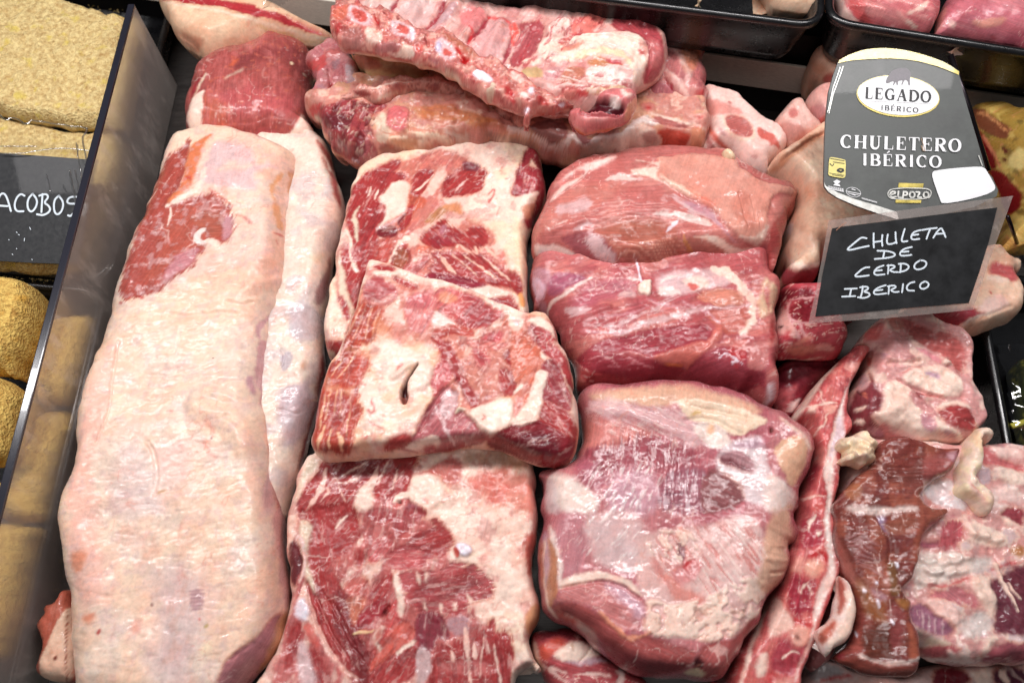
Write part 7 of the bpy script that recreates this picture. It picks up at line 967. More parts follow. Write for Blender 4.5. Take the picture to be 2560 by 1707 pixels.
o_E = J(T(1,0,"700,60 920,0 1100,-60 1330,-30 1520,-30 1730,-10 1760,30 1900,40 2050,80 2120,140 2200,130 2350,190"), T(2,0,"60,215 150,190 300,170 440,175 560,150 700,118 850,105 1000,92 1120,105 1180,135 1300,230 1390,360 1410,600 1390,720 1250,810 1165,845 1165,950 1130,1060 1000,1150 700,1120 480,1060 380,1075 200,1040 0,1000"), T(1,0,"2350,1000 2150,900 1900,780 1700,640 1300,480 800,300"))
rack1 = thing('rib_rack', 'uppermost rolled pork rib rack with a knobbly row of sawn vertebrae, at the back centre', 'rib rack', 'rib racks heaped at the back')
piece('rack_body', o_E, .106, .024, .020, 10, (214,160,152,.4,.5), [
    N((226,184,176,.3,.5), 9, .46, .6, .8, ang=60, stretch=2), N((196,120,120,.6,.5), 7, .56, .68, .6, ang=60, stretch=2),
    P((228,196,188,.2,.5), T(1,0,"930,0 1330,-30 1240,110 1080,110"), 4, 2, a=.8), P((216,180,176,.2,.5), T(1,0,"1370,-20 1700,0 1560,240 1460,260 1300,130"), 4, 2, a=.8), P((200,160,164,.3,.6), T(1,0,"1760,60 1900,60 1680,300 1580,270"), 4, 2, a=.7), P((222,130,130,.4,.5), T(1,0,"1950,60 2130,130 2040,280 1960,300 1850,160"), 4, 2, a=.8), P((214,160,158,.3,.5), T(1,0,"2150,140 2330,190 2280,520 2060,560 1960,420"), 5, 2, a=.7, ang=65, streak=2),
    *[D(T(1,0,a), 16, 4) for a in ("1120,-20 1070,90", "1540,-10 1420,210", "1850,50 1690,290", "2060,120 1950,330", "2250,210 2130,520")],
    *[S((150,46,58,.6,.5), T(1,0,a), 3, 1.5, 1.2, a=.85, dz=-2) for a in ("1330,-20 1250,110", "1750,20 1680,160 1560,280", "2140,140 2060,280 1950,400", "2350,300 2300,520 2240,600")], S((220,60,66,.5,.6), T(1,0,"1960,260 2000,300 1960,400"), 1.6, 1.5, 1.2, a=.7), S((220,70,70,.5,.6), T(1,0,"2130,150 2250,190 2350,230"), 3, 2, 1.5, a=.6), P((230,90,80,.5,.5), J(T(1,0,"2310,250 2350,240 2350,400"), T(2,0,"0,200 60,250 40,400 0,460")), 3, 2, a=.8),
    P((170,84,88,.8,.5), J(T(2,0,"60,215 160,200 300,180 280,300 240,420 160,560 60,620 0,600 0,500 60,330")), 3, 2, ang=70, streak=1.6), S((224,180,176,.3,.5), T(2,0,"150,240 80,360 0,480"), 3, 2, 1.5, a=.7), P('L', T(2,0,"310,270 380,200 520,170 540,280 510,320 400,350 320,340"), 1.4, 1.2, dz=3), P((220,120,110,.4,.5), T(2,0,"540,200 700,120 900,140 900,180 800,300 620,320 540,310"), 3, 2, a=.85), S((190,50,60,.6,.6), T(2,0,"530,320 640,325 750,330"), 2, 1.5, 1), 
    P((170,72,78,1,.45), T(2,0,"860,190 1000,95 1120,105 1180,135 1300,230 1390,360 1412,600 1390,720 1250,812 1220,700 1250,560 1230,400 1180,340 1080,300 1000,290 900,250"), 1.8, 1.5, ang=-50), P((202,118,116,.8,.5), T(2,0,"1230,300 1370,400 1390,600 1290,640 1250,500"), 6, 2.5, a=.6), S('L', T(2,0,"740,300 860,200 920,150"), 4, 2, 1.5, a=.8),
    P('F', T(2,0,"230,420 300,360 420,340 560,330 760,320 900,290 1000,300 1150,330 1220,420 1240,560 1220,700 1180,800 1150,640 1060,480 920,430 760,440 560,520 460,580 300,560 240,520"), 2, 2.5, dz=1.6), S('Y', T(2,0,"500,560 640,500 800,470 950,480 1060,540 1130,640 1170,780"), 5, 2, 1.5, dz=1.2), P((196,128,90,.4,.4), T(2,0,"650,560 760,510 860,530 960,560 1020,600 900,590 760,600"), 2, 1.5), P((190,76,84,.8,.5), T(2,0,"820,520 950,540 1020,590 900,580"), 2, 1.5), P((196,100,94,.6,.4), T(2,0,"410,390 500,340 560,340 480,440 430,440"), 2, 1.5, a=.9), P((216,140,120,.4,.4), T(2,0,"430,470 600,400 680,380 560,480 440,500"), 3, 2, a=.8),
    P('W', T(2,0,"680,600 800,590 1000,640 1030,760 850,750 700,740"), 3, 2), P((190,120,100,.6,.5), T(2,0,"460,640 580,600 680,620 670,720 540,740 440,760"), 3, 2, ang=40), P((206,150,150,.5,.6), T(2,0,"250,700 330,620 460,620 450,700 380,740"), 2.5, 2), P('F', T(2,0,"100,540 240,540 300,600 200,600 110,570"), 2, 1.5, dz=1), P((196,170,120,.2,.3), T(2,0,"60,640 260,600 300,700 140,700"), 3, 2, a=.7),
    P('R', T(2,0,"1140,460 1200,470 1220,530 1160,510"), 2, 1.5, a=.7), S('F', T(2,0,"1080,560 1160,660 1180,800"), 5, 2, 1.5), P('X', T(2,0,"1120,380 1230,400 1240,560 1180,480"), 3, 2, a=.4),
    P((214,180,150,.2,.4), T(2,0,"720,760 980,770 1080,800 960,840 800,860 620,840"), 3, 2), P('R', T(2,0,"500,820 620,800 720,850 640,880 520,860"), 3, 2, a=.7), P((214,130,120,.6,.6), T(2,0,"400,900 500,760 620,760 560,840 600,920 460,940"), 4, 2, a=.8, ang=50),
    PF((176,66,72,.8,.5), T(2,0,"0,180 700,140 900,200 560,420 300,600 0,640"), 3, .52, .66, .75, 60, 3, 6, -.8), PF('W', T(2,0,"200,300 1250,280 1240,780 400,900"), 2, .54, .68, .7, -12, 6, 8, .6), PF((170,60,64,.7,.5), T(2,0,"380,620 700,600 1100,760 1100,860 400,960"), 3, .54, .68, .7, 20, 2, 6, -1), D(T(2,0,"700,740 1000,760 1120,820"), 4, -2), D(T(2,0,"640,340 900,320 1180,420"), 4, 2), D(T(2,0,"1240,400 1280,560 1240,760"), 4, -3)],
    parent=rack1, bump=(4.0, 15), fine=.9, ang=60, inset=.002, edge=2)
# the rolled flank: a thick lip curling round a hollow, its shade painted in
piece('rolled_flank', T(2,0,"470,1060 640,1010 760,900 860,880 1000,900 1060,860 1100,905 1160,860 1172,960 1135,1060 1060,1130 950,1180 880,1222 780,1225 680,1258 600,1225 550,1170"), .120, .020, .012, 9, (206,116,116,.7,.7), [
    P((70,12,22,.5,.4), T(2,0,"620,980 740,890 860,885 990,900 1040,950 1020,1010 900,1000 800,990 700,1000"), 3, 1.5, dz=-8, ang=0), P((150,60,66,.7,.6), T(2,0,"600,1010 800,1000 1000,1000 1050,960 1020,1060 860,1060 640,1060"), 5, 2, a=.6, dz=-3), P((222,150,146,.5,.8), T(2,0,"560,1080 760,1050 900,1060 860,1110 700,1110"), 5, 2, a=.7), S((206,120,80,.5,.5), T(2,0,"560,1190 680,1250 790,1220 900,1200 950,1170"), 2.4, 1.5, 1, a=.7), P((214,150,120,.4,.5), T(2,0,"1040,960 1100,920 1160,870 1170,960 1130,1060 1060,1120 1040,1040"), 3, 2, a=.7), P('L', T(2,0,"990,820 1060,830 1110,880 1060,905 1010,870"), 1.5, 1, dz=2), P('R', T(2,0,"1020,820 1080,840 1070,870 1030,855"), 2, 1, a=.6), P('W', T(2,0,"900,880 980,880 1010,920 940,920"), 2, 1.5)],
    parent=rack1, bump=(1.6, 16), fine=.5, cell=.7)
piece('vertebra_row', J(T(1,0,"690,245 705,210 700,130 730,80 790,45 880,35 960,50 1060,95 1110,130 1180,110 1260,135 1290,170 1430,215 1460,290 1540,300 1690,305 1740,310 1830,340 1880,400 1960,420 2040,510 2040,560 2140,590 2150,530 2180,525 2230,600 2350,650"), T(2,0,"40,640 140,740 220,760 290,820 350,880 400,900 470,910 640,960 540,1010 415,1080 370,1060 240,1060 195,1090 185,1150 140,1188 100,1150 110,1080 60,1060 0,1050"), T(1,0,"2350,1040 2210,990 2160,965 2060,900 1900,830 1800,750 1600,655 1400,600 1200,570 1000,500 850,490 780,450 745,385 720,340 705,290")), .130, .011, .010, 3.5, (198,118,110,.5,.5), [
    N((222,166,152,.3,.5), 6, .46, .6, .85), N((150,46,52,.6,.6), 4, .58, .7, .7), N((176,104,98,.6,.5), 8, .55, .66, .7), P('O', T(1,0,"720,80 880,40 840,170 760,200 700,140"), 3, 2, a=.8), P('R', T(1,0,"700,240 820,220 760,300 730,380"), 4, 2, a=.6),
    P((228,188,190,.1,.6), T(1,0,"855,70 930,60 1060,130 1090,200 1070,240 1020,245 900,220 850,160"), 2, 1.2, dz=.8), P((198,92,84,.4,.5), T(1,0,"890,90 960,90 1040,140 1030,220 930,200 880,150"), 1.6, 1.2), N('X', 2.5, .6, .68, .3),
    P((228,188,190,.1,.6), T(1,0,"1240,190 1290,180 1440,250 1460,310 1440,390 1380,350 1300,340 1240,260"), 2, 1.2, dz=.8), P((198,92,84,.4,.5), T(1,0,"1300,220 1400,250 1420,310 1340,330 1280,270"), 1.6, 1.2), P('C', T(1,0,"1420,240 1460,300 1440,390 1420,340"), 1.4, .8, a=.8),
    P((228,188,190,.1,.6), T(1,0,"1640,400 1690,350 1790,400 1845,470 1830,540 1740,560 1670,500"), 2, 1.2, dz=.8), P((196,190,214,.2,.7), T(1,0,"1650,400 1690,380 1710,440 1680,490 1650,450"), 2, 1, a=.8), P((198,92,84,.4,.5), T(1,0,"1710,450 1760,450 1810,490 1790,530 1720,520"), 1.4, 1), P('C', T(1,0,"1990,680 2050,640 2180,720 2160,780 2060,740 2000,710"), 1.4, .8, dz=2), P('C', T(2,0,"130,830 180,790 210,830 160,870"), 1.4, .8, dz=2), P('W', T(2,0,"40,850 110,840 160,900 80,900"), 1.4, .8, dz=1.5), P('C', T(2,0,"110,1020 165,980 160,1020 120,1070"), 1.2, .8, dz=1.5), P('C', T(2,0,"430,970 480,950 500,980 440,1000"), 1.4, .8),
    P((170,110,104,.8,.5), T(1,0,"770,330 900,240 970,260 1000,340 900,460 800,430"), 2.5, 1.5), P((166,100,98,.8,.5), T(1,0,"1070,430 1200,380 1300,370 1340,440 1180,490 1090,490"), 2.5, 1.5), P((160,96,96,.8,.5), T(1,0,"1550,530 1640,520 1700,580 1620,600"), 2.5, 1.5), P('R', T(1,0,"1050,310 1110,310 1100,370 1060,360"), 2, 1), P('X', T(1,0,"1440,420 1530,420 1520,490 1450,470"), 2, 1),
    P('F', T(1,0,"1000,250 1120,260 1180,340 1120,400 1040,400 1000,330"), 3, 2, a=.6), P('F', T(1,0,"1340,400 1440,420 1440,540 1300,530 1200,520 1330,460"), 3, 2, a=.8), S('N', T(1,0,"860,480 1000,510 1200,560 1400,590 1600,640 1800,730 1900,800"), 3, 1.5, 1, a=.9), P('N', T(1,0,"1700,640 1820,680 1900,780 1800,740"), 3, 2, a=.8), S('N', T(1,0,"2180,770 2140,860 2160,950"), 4, 1.2, 1, dz=2),
    S((180,16,24,.4,.8), T(1,0,"1850,440 1900,520 1910,570 1960,560"), 3, 2, 1.5, a=.9), S((180,16,24,.4,.8), T(1,0,"1100,140 1120,190"), 2.4, 1.5, 1, a=.8), P((180,110,90,.6,.5), T(1,0,"1700,310 1830,345 1900,410 2030,510 2030,560 1960,520 1860,430 1760,370"), 2.5, 1.5, dz=1), P((180,30,40,.4,.7), J(T(1,0,"2230,760 2350,820 2350,920 2260,840"), T(2,0,"0,900 40,960 0,1000")), 4, 2, a=.7), S('R', T(2,0,"250,900 300,950 340,1000"), 4, 2, 1.5, a=.7), P('L', T(2,0,"0,640 120,740 60,760 0,720"), 3, 2, a=.7), *[D(T(1,0,f"{x_},{y_} {x_+40},{y_+30}"), 8, 2.5) for x_, y_ in ((760,110),(760,220),(1170,140),(1510,330),(1900,620),(1960,600),(2250,680))], *[D(T(2,0,f"{x_},{y_} {x_+40},{y_+30}"), 8, 2.5) for x_, y_ in ((60,930),(230,880),(300,980),(380,980),(150,1080))], *[D(T(1,0,a), 4, -3) for a in ("1110,130 1140,260 1100,300", "1200,140 1240,180", "1560,330 1580,420", "1880,520 1920,580")]],
    parent=rack1, bump=(4.0, 8), fine=1.5, cell=.7, edge=3, inset=.003)

# ---- right-hand side, under and behind the two signs
o_W = T(3,0,"370,500 430,482 560,462 650,452 860,455 900,600 800,760 700,860 560,830 530,760 470,710 400,665 380,600")
piece('pork_rind_piece', o_W, .082, .018, .040, 9, 'K', [P((180,96,88,.8,.4), T(3,0,"480,720 580,640 620,700 560,830"), 3, 2), P('k', T(3,0,"400,540 560,600 480,700 400,650"), 5, 2, a=.7), *[D(T(3,0,f"{440+k*50},{520} {460+k*50},{620}"), 2, -.6) for k in range(4)]],
    label='pale wedge of pork rind behind the grey product sign, nearest the top tray', cat='pork rind', group='pork rind pieces round the signs', bump=(1.4, 18), fine=.3, inset=.001)
o_V1 = T(3,0,"20,1165 100,1060 180,980 250,972 300,1010 325,1080 420,1190 520,1180 480,1290 330,1340 240,1360 165,1340 90,1290")
piece('pork_cube', o_V1, .070, .020, .050, 8, 'Q', [P('R', T(3,0,"190,1000 240,980 290,1030 230,1090 190,1060"), 4, 2, a=.5), P((206,140,130,.4,.4), T(3,0,"60,1160 200,1100 340,1160 380,1260 240,1330 140,1280"), 5, 2, a=.8), P((120,40,44,.6,.5), T(3,0,"60,1230 150,1260 180,1340 120,1320"), 2.5, 1.5, a=.8), D(T(3,0,"100,1080 300,1100 420,1200"), 3, 1)],
    label='small pink pork cube with a bloody corner, left of the grey sign', cat='pork cube', group='pork cubes beside the grey sign', bump=(1.2, 12), fine=.4, inset=.001)
o_V2 = T(3,0,"312,940 340,900 390,868 470,850 560,838 640,900 620,1150 530,1170 440,1195 400,1130 345,1040 325,1000")
piece('pork_cube', o_V2, .074, .020, .050, 8, (226,170,160,.3,.4), [P((196,130,130,.5,.4), T(3,0,"360,1000 440,960 540,960 540,1100 440,1120"), 4, 2, a=.7), P('R', T(3,0,"440,1120 520,1060 560,1120 480,1180"), 3, 2, a=.5), P((90,40,50,.5,.4), T(3,0,"430,1120 460,1110 465,1140 440,1140"), 1.4, 1)],
    label='paler pork cube half hidden behind the left edge of the grey sign', cat='pork cube', group='pork cubes beside the grey sign', bump=(1.2, 12), fine=.4, inset=.001)
o_U = J(T(3,0,"-60,1560 60,1470 170,1400 300,1300 420,1230 520,1180 700,1100 1100,1150 1600,1300 1750,1600"), T(3,1,"1750,100 1600,500 1300,800 900,950 480,870 470,900 420,1050 300,1090 180,1102 100,1060 62,950 150,880 110,800 100,700 140,600 130,500 200,300 120,160 -80,60"))
piece('pork_skin_slab', o_U, .060, .032, .050, 10, 'K', [
    N('k', 22, .46, .62, .6), N((246,214,186,.1,.2), 14, .54, .68, .6), P((214,150,116,.1,.2), J(T(3,0,"-60,1568 170,1410 520,1190 540,1250 300,1400 60,1568"),), 4, 2, a=.8), P((120,64,50,.2,.2), T(3,0,"150,1425 300,1330 520,1200 520,1230 330,1360 180,1440"), 2.5, 1.5, a=.6), P((226,160,130,.1,.2), T(3,1,"330,120 480,60 520,200 400,280 300,220"), 7, 3, a=.6),
    P((156,66,72,.9,.4), T(3,1,"62,950 150,885 240,930 340,900 480,868 560,860 900,920 900,1000 480,1000 420,1060 300,1095 180,1106 100,1060"), 2.2, 1.5, ang=0), P('F', T(3,1,"100,780 180,860 240,930 340,900 480,868 480,830 340,860 200,840"), 2, 1.5, a=.9), P('W', T(3,1,"145,550 190,480 220,480 210,560 190,615 150,600"), 1.5, 1, dz=1.5), S((214,160,130,.1,.2), T(3,1,"300,800 340,810 380,770"), 1, 1, 1), D(T(3,1,"250,500 400,700 420,800"), 5, -1), D(T(3,0,"100,1490 300,1350 540,1220"), 4, -2.5)],
    label='thick slab of smooth pink pork skin lying under the two signs', cat='pork skin', group='pork rind pieces round the signs', bump=(2.2, 32), fine=.25)
o_Z = J(T(3,1,"2080,740 2110,820 2150,865 2230,870 2262,905 2308,1010 2250,1035 2225,1020 2290,1170 2312,1280 2285,1350 2270,1372 2000,1475 1800,1568 1700,1590 1600,1540 1420,1430 1300,1330 1200,1200 1500,900 1900,700"))
piece('pork_belly_slab', o_Z, .060, .026, .055, 10, 'K', [
    N('k', 14, .5, .64, .5), P((196,96,96,.9,.4), T(3,1,"2010,940 2080,830 2150,870 2230,870 2262,905 2308,1010 2240,1030 2180,990 2080,970"), 2, 1.5, ang=-10), P('F', T(3,1,"2010,960 2180,990 2230,1030 2100,1030 2000,1000"), 2, 1.5, a=.8), P((170,66,76,1,.45), T(3,1,"1260,1330 1500,1290 1780,1260 1900,1240 1930,1290 2030,1290 1900,1350 1740,1430 1640,1480 1480,1440 1380,1400"), 2, 1.5, ang=15), P('L', T(3,1,"1920,1240 2100,1100 2220,1200 2200,1260 2050,1290 1940,1280"), 4, 2, a=.7), S('R', T(3,1,"2035,1110 2048,1125"), 2, 1, .5, a=.7), D(T(3,1,"1640,1490 1900,1370 2080,1290 2240,1240"), 4, -1.5), S('F', T(3,1,"1640,1480 1760,1430 1930,1330 2030,1295"), 2, 1, 1)],
    label='thick pork belly slab with pale rind sticking out below the right edge of the chalk card', cat='pork belly', group='pork rind pieces round the signs', bump=(1.8, 20), fine=.4)
o_X = J(T(3,1,"60,1080 180,1100 420,1055 700,1000 1000,1200 900,1360 660,1385 665,1440 672,1500 690,1568"), T(3,2,"698,30 655,140 590,170 500,168 350,185 200,180 130,212 70,215 -20,150 -60,40"), T(3,1,"-60,1568 20,1400 60,1300 96,1200"))
piece('pork_steak', o_X, .050, .026, .040, 12, (186,76,84,1,.45), [
    P((120,30,44,.8,.4), T(3,1,"80,1090 420,1060 420,1160 300,1200 200,1180 120,1200"), 5, 2, a=.75), P((150,40,52,.9,.4), T(3,1,"190,1240 300,1190 420,1180 400,1370 300,1390 180,1330"), 3, 2, a=.8), *[S((234,170,170,.2,.4), T(3,1,a), w, 1, 1.4, a=.85) for a, w in (("200,1200 160,1290 190,1360 300,1400 420,1400", 2), ("200,1180 330,1170 420,1160", 1.4), ("190,1360 240,1450 300,1540", 2.5), ("60,1300 130,1400 160,1500", 4), ("300,1400 330,1500 420,1560", 2.4))], P((236,180,170,.2,.4), T(3,1,"60,1250 130,1260 180,1360 260,1450 280,1540 180,1500 100,1500 60,1400"), 4, 2, a=.7), P((60,8,16,.4,.5), T(3,1,"85,1425 140,1420 145,1440 100,1445"), 1.2, .8), P((226,150,130,.3,.4), J(T(3,1,"330,1540 420,1500 440,1568"), T(3,2,"100,60 300,30 500,60 500,110 300,110 120,100")), 5, 3, a=.6), P((236,170,160,.2,.4), T(3,2,"440,30 560,20 640,60 540,100 440,90"), 3, 2, a=.7), P((206,60,70,.6,.5), T(3,1,"180,1460 240,1480 200,1540 140,1530"), 3, 2, a=.5), S('F', T(3,2,"60,205 200,175 350,178 500,160"), 1.2, 1, 1, a=.7)],
    label='red marbled pork steak below the lower left corner of the chalk card', cat='pork steak', group='raw pork cuts in the counter', bump=(1.8, 16), fine=.6, ang=15, marb=.8)
o_Y = T(3,2,"30,240 240,160 640,150 680,190 560,330 440,430 340,540 180,760 60,700 -40,560 0,400")
piece('pork_cut', o_Y, .024, .020, .024, 10, (130,44,56,.9,.4), [P((186,90,94,.8,.4), T(3,2,"60,440 200,400 300,370 240,480 190,640 170,720 60,660 40,560"), 5, 2.5), P((70,14,22,.8,.4), T(3,2,"60,260 300,190 640,170 500,280 300,340 100,380"), 6, 3, a=.7), P((130,40,50,.8,.5), T(3,2,"210,500 300,420 380,400 300,520 210,640"), 2, 1.5), P('W', T(3,2,"200,610 240,540 310,512 280,580 220,660"), 1.5, 1), P('C', T(3,2,"-10,440 40,420 60,520 10,620 -40,600"), 3, 1.5, a=.6)],
    label='dark red pork cut deep in the gap between the leg cuts and the backbone strip', cat='pork cut', group='raw pork cuts in the counter', bump=(1.4, 16), fine=.5, ang=30)
o_AA = J(T(3,0,"1830,940 1960,985 2160,1110 2400,1230 2700,1400"), T(3,1,"2700,600 2420,760 2200,830 2080,800 2060,700 2180,500 2000,300 1900,0"), T(3,0,"1860,1400 1780,1100"))
piece('cured_ham', o_AA, .070, .048, .066, 32, (160,128,60,.2,.5), [
    N((196,170,96,.2,.4), 12, .46, .6, .9), N((104,84,44,.3,.4), 8, .58, .7, .7), P((120,66,46,.4,.4), T(3,0,"1840,950 1960,1000 2150,1120 2240,1200 2180,1280 2000,1220 1880,1120"), 3, 2, a=.9, ang=-25, streak=1.5), S((214,150,100,.3,.3), T(3,0,"1900,1010 2050,1080 2180,1200"), 2, 1.5, 3, a=.7, streak=2, ang=-25), P((120,22,26,.5,.6), J(T(3,0,"1850,1060 1980,1260 2130,1568 1940,1568 1860,1300"), T(3,1,"1960,-20 2130,0 2260,130 2350,220 2250,420 2160,460 2150,340 2000,60")), 3, 2, ang=60), S((216,130,100,.4,.4), T(3,0,"1960,1230 2060,1400 2140,1560"), 2.4, 1.5, 1.5, a=.7), P((214,196,130,.2,.4), T(3,0,"2200,1450 2350,1320 2420,1568 2240,1568"), 5, 3, a=.7), S('h', T(3,0,"2150,1360 2170,1400"), 3, 1.5, 1), S('h', T(3,0,"2160,1460 2180,1470"), 3, 1.5, 1), P((222,190,110,.2,.3), T(3,1,"2230,520 2350,400 2500,500 2350,720 2180,760 2100,720"), 5, 3, a=.8), P((200,150,80,.3,.4), T(3,1,"2100,680 2240,640 2400,680 2300,780 2120,800"), 4, 2, a=.7)],
    label='dark red and mottled yellow cured ham behind the right edge of the signs', cat='cured ham', bump=(2.0, 22), fine=.5, ang=-40)
o_AB = J(T(0,3,"330,1010 360,960 430,930 440,860 470,820 540,830 600,790 640,700 700,680 800,700 900,1200 860,1600 640,1568 380,1540 320,1480 370,1340 395,1240 350,1120"))
piece('pork_cut', o_AB, .024, .020, .023, 9, (190,100,80,.8,.5), [P('K', T(0,3,"610,870 520,1000 450,1140 400,1280 360,1420 360,1520 400,1580 700,1600 720,900"), 1.2, 1, dz=1), S((150,84,64,.3,.3), T(0,3,"618,880 625,1100 615,1300 620,1568"), 1, .8, .6), P((206,120,100,.7,.6), T(0,3,"440,860 560,840 560,900 460,960"), 3, 1.5, a=.7), S((120,60,46,.3,.3), T(0,3,"515,1335 525,1325"), 2, 1, .5), S((190,130,100,.3,.3), T(0,3,"480,1250 490,1280"), 2, 1.5, 1, a=.6)],
    label='small skin edged pork end poking out at the front left corner beside the divider', cat='pork cut', group='raw pork cuts in the counter', bump=(1.4, 14), fine=.4)
o_AC = J(T(3,3,"380,1300 560,1340 700,1420 900,1480 1240,1520 1400,1400 2000,1380 2600,1350 2600,1900 300,1900 240,1560"))
piece('pork_cut', o_AC, .018, .016, .017, 8, (206,170,164,.2,.5), [P((150,140,140,.2,.6), T(3,3,"380,1320 560,1350 740,1480 520,1568 300,1560"), 5, 3, a=.8), P((120,36,46,.9,.5), T(3,3,"1500,1410 1800,1420 1880,1568 1500,1620"), 4, 2), P('F', T(3,3,"1840,1430 2080,1420 2040,1600 1900,1568"), 4, 2), P((90,30,50,.9,.5), T(3,3,"2080,1420 2400,1400 2400,1620 2080,1600"), 4, 2), S('F', T(3,3,"2150,1450 2200,1568"), 4, 1.5, 1), S('R', T(3,3,"480,1560 660,1520 780,1500"), 2, 2, 2, a=.6), P((226,180,170,.2,.5), T(3,3,"760,1500 1200,1540 1300,1620 760,1620"), 5, 2)],
    label='pale cut lying lowest at the front right corner, under the loin rack', cat='pork cut', group='raw pork cuts in the counter', bump=(1.6, 16), fine=.5)

piece('fat_scrap', T(2,0,"1905,1412 1940,1388 1980,1380 2020,1420 2060,1470 2040,1500 1985,1485 1930,1450"), .094, .007, .010, 4, 'Y', [], label='small white knob of fat at the top corner of the folded leg cut', cat='fat scrap', bump=(1.0, 6), fine=.8, cell=.6, inset=0)
piece('pork_cut', J(T(3,2,"540,980 700,960 690,1100 640,1200 620,1400 640,1568"), T(3,3,"660,0 660,500 680,800 640,1200 520,1420 340,1480 380,1200 430,1000 540,700 570,300 550,0"), T(3,2,"540,1568 560,1300")), .030, .014, .020, 8, (126,66,68,.9,.4), [N((160,96,94,.8,.4), 8, .5, .64, .7, ang=80, stretch=2), P('L', T(3,3,"540,640 600,600 620,660 580,700"), 3, 2, a=.7)], label='dark pork cut deep between the backbone strip and the brown tenderloin', cat='pork cut', group='raw pork cuts in the counter', bump=(1.6, 16), fine=.5, inset=0)
# ================================================================ signs and their writing
def flat_poly(name, P3, thick, nrm, mat, parent=None):
    """a thin plate whose face is the polygon P3 and whose body lies behind it"""
    import bmesh
    P3 = np.asarray(P3); bm = bmesh.new(); n = len(P3)
    a = [bm.verts.new(p) for p in P3]; b = [bm.verts.new(p - nrm * thick) for p in P3]
    bm.faces.new(a); bm.faces.new(b[::-1])
    for i in range(n): bm.faces.new([a[i], b[i], b[(i + 1) % n], a[(i + 1) % n]])
    bmesh.ops.triangulate(bm, faces=[f for f in bm.faces if len(f.verts) > 4]); bmesh.ops.recalc_face_normals(bm, faces=bm.faces[:])
    me = bpy.data.meshes.new(name); bm.to_mesh(me); bm.free(); me.materials.append(mat)
    o = bpy.data.objects.new(name, me); COL.objects.link(o); o.parent = parent
    return o
class Board:
    """a flat sign: its plane through three traced corners, and a 2-D drawing frame on it"""
    def __init__(s, A, B, C, za, zb, zc):
        a, b, c = at(A, za)[0], at(B, zb)[0], at(C, zc)[0]
        n = np.cross(b - a, c - a); n /= np.linalg.norm(n)
        s.n = n if n[2] > 0 else -n; s.p = a
    def __call__(s, px, lift=0): return on_plane(px, s.p + s.n * lift, s.n)
def ribbon(strokes, wds):
    """2-D outlines of brush strokes: list of quads strips"""
    V, F = [], []
    for st, w in zip(strokes, wds):
        st = np.asarray(st, float); n = len(st); w = np.broadcast_to(np.asarray(w, float), (n,))
        tn = np.gradient(st, axis=0); tn /= np.linalg.norm(tn, axis=1)[:, None] + 1e-9
        nr = np.stack([-tn[:, 1], tn[:, 0]], 1); b = len(V)
        for p, q, ww in zip(st, nr, w): V += [p + q * ww / 2, p - q * ww / 2]
        for i in range(n - 1): F.append((b + 2 * i, b + 2 * i + 1, b + 2 * i + 3, b + 2 * i + 2))
        for e, sgn in ((0, -1), (n - 1, 1)):            # round ends
            c0 = len(V); V.append(st[e]); k0 = len(V)
            for k in range(7):
                t = math.pi * k / 6; V.append(st[e] + nr[e] * w[e] / 2 * math.cos(t) + tn[e] * sgn * w[e] / 2 * math.sin(t))
            for k in range(6): F.append((c0, k0 + k, k0 + k + 1))
    return V, F
def draw(name, board, strokes, wds, mat, parent, lift=.0006):
    V, F = ribbon(strokes, wds)
    # each stroke sits a hair above the one before, so crossing strokes never share a plane
    P3 = board(np.array(V), lift); n = 0
    o = mesh_obj(name, P3, F, mat, parent, smooth=False)
    off = 0
    return o
def curve(pts, n=3): return chaikin(pts, n, False)
CHALK = simple('chalk_pen', (214, 224, 232), .7, noise=(600, (1, 1, 1), .12))
CARD = simple('black_card', (24, 25, 27), .55, noise=(60, (1, 1, 1), .55), bump=.06)
CLEAR = film('laminate', (.88, .84, .84), (1, 1, 1), .16, .12, .30)
WRAP = film('cling_film', (.97, .97, .97), (1, 1, 1), .07, .02)
GREY = simple('sign_grey', (74, 77, 75), .5, coat=.08, noise=(70, (1, 1, 1), .35))
GOLD = simple('sign_gold', (188, 170, 84), .34, .15, coat=.3, noise=(180, (1, 1, 1), .4))
SILV = simple('sign_silver', (206, 206, 200), .30, .25, coat=.3, noise=(160, (1, 1, 1), .25))
WHITE = simple('sign_white', (224, 224, 226), .5, noise=(40, (1, 1, 1), .06))
INK = simple('sign_ink', (18, 18, 22), .5)
PIGM = simple('pig_grey', (120, 116, 120), .5, noise=(300, (1, 1, 1), .2))
TAN = simple('sign_badge', (214, 200, 120), .5, noise=(300, (1, 1, 1), .15))
WIRE = simple('wire', (52, 46, 50), .25, .9)

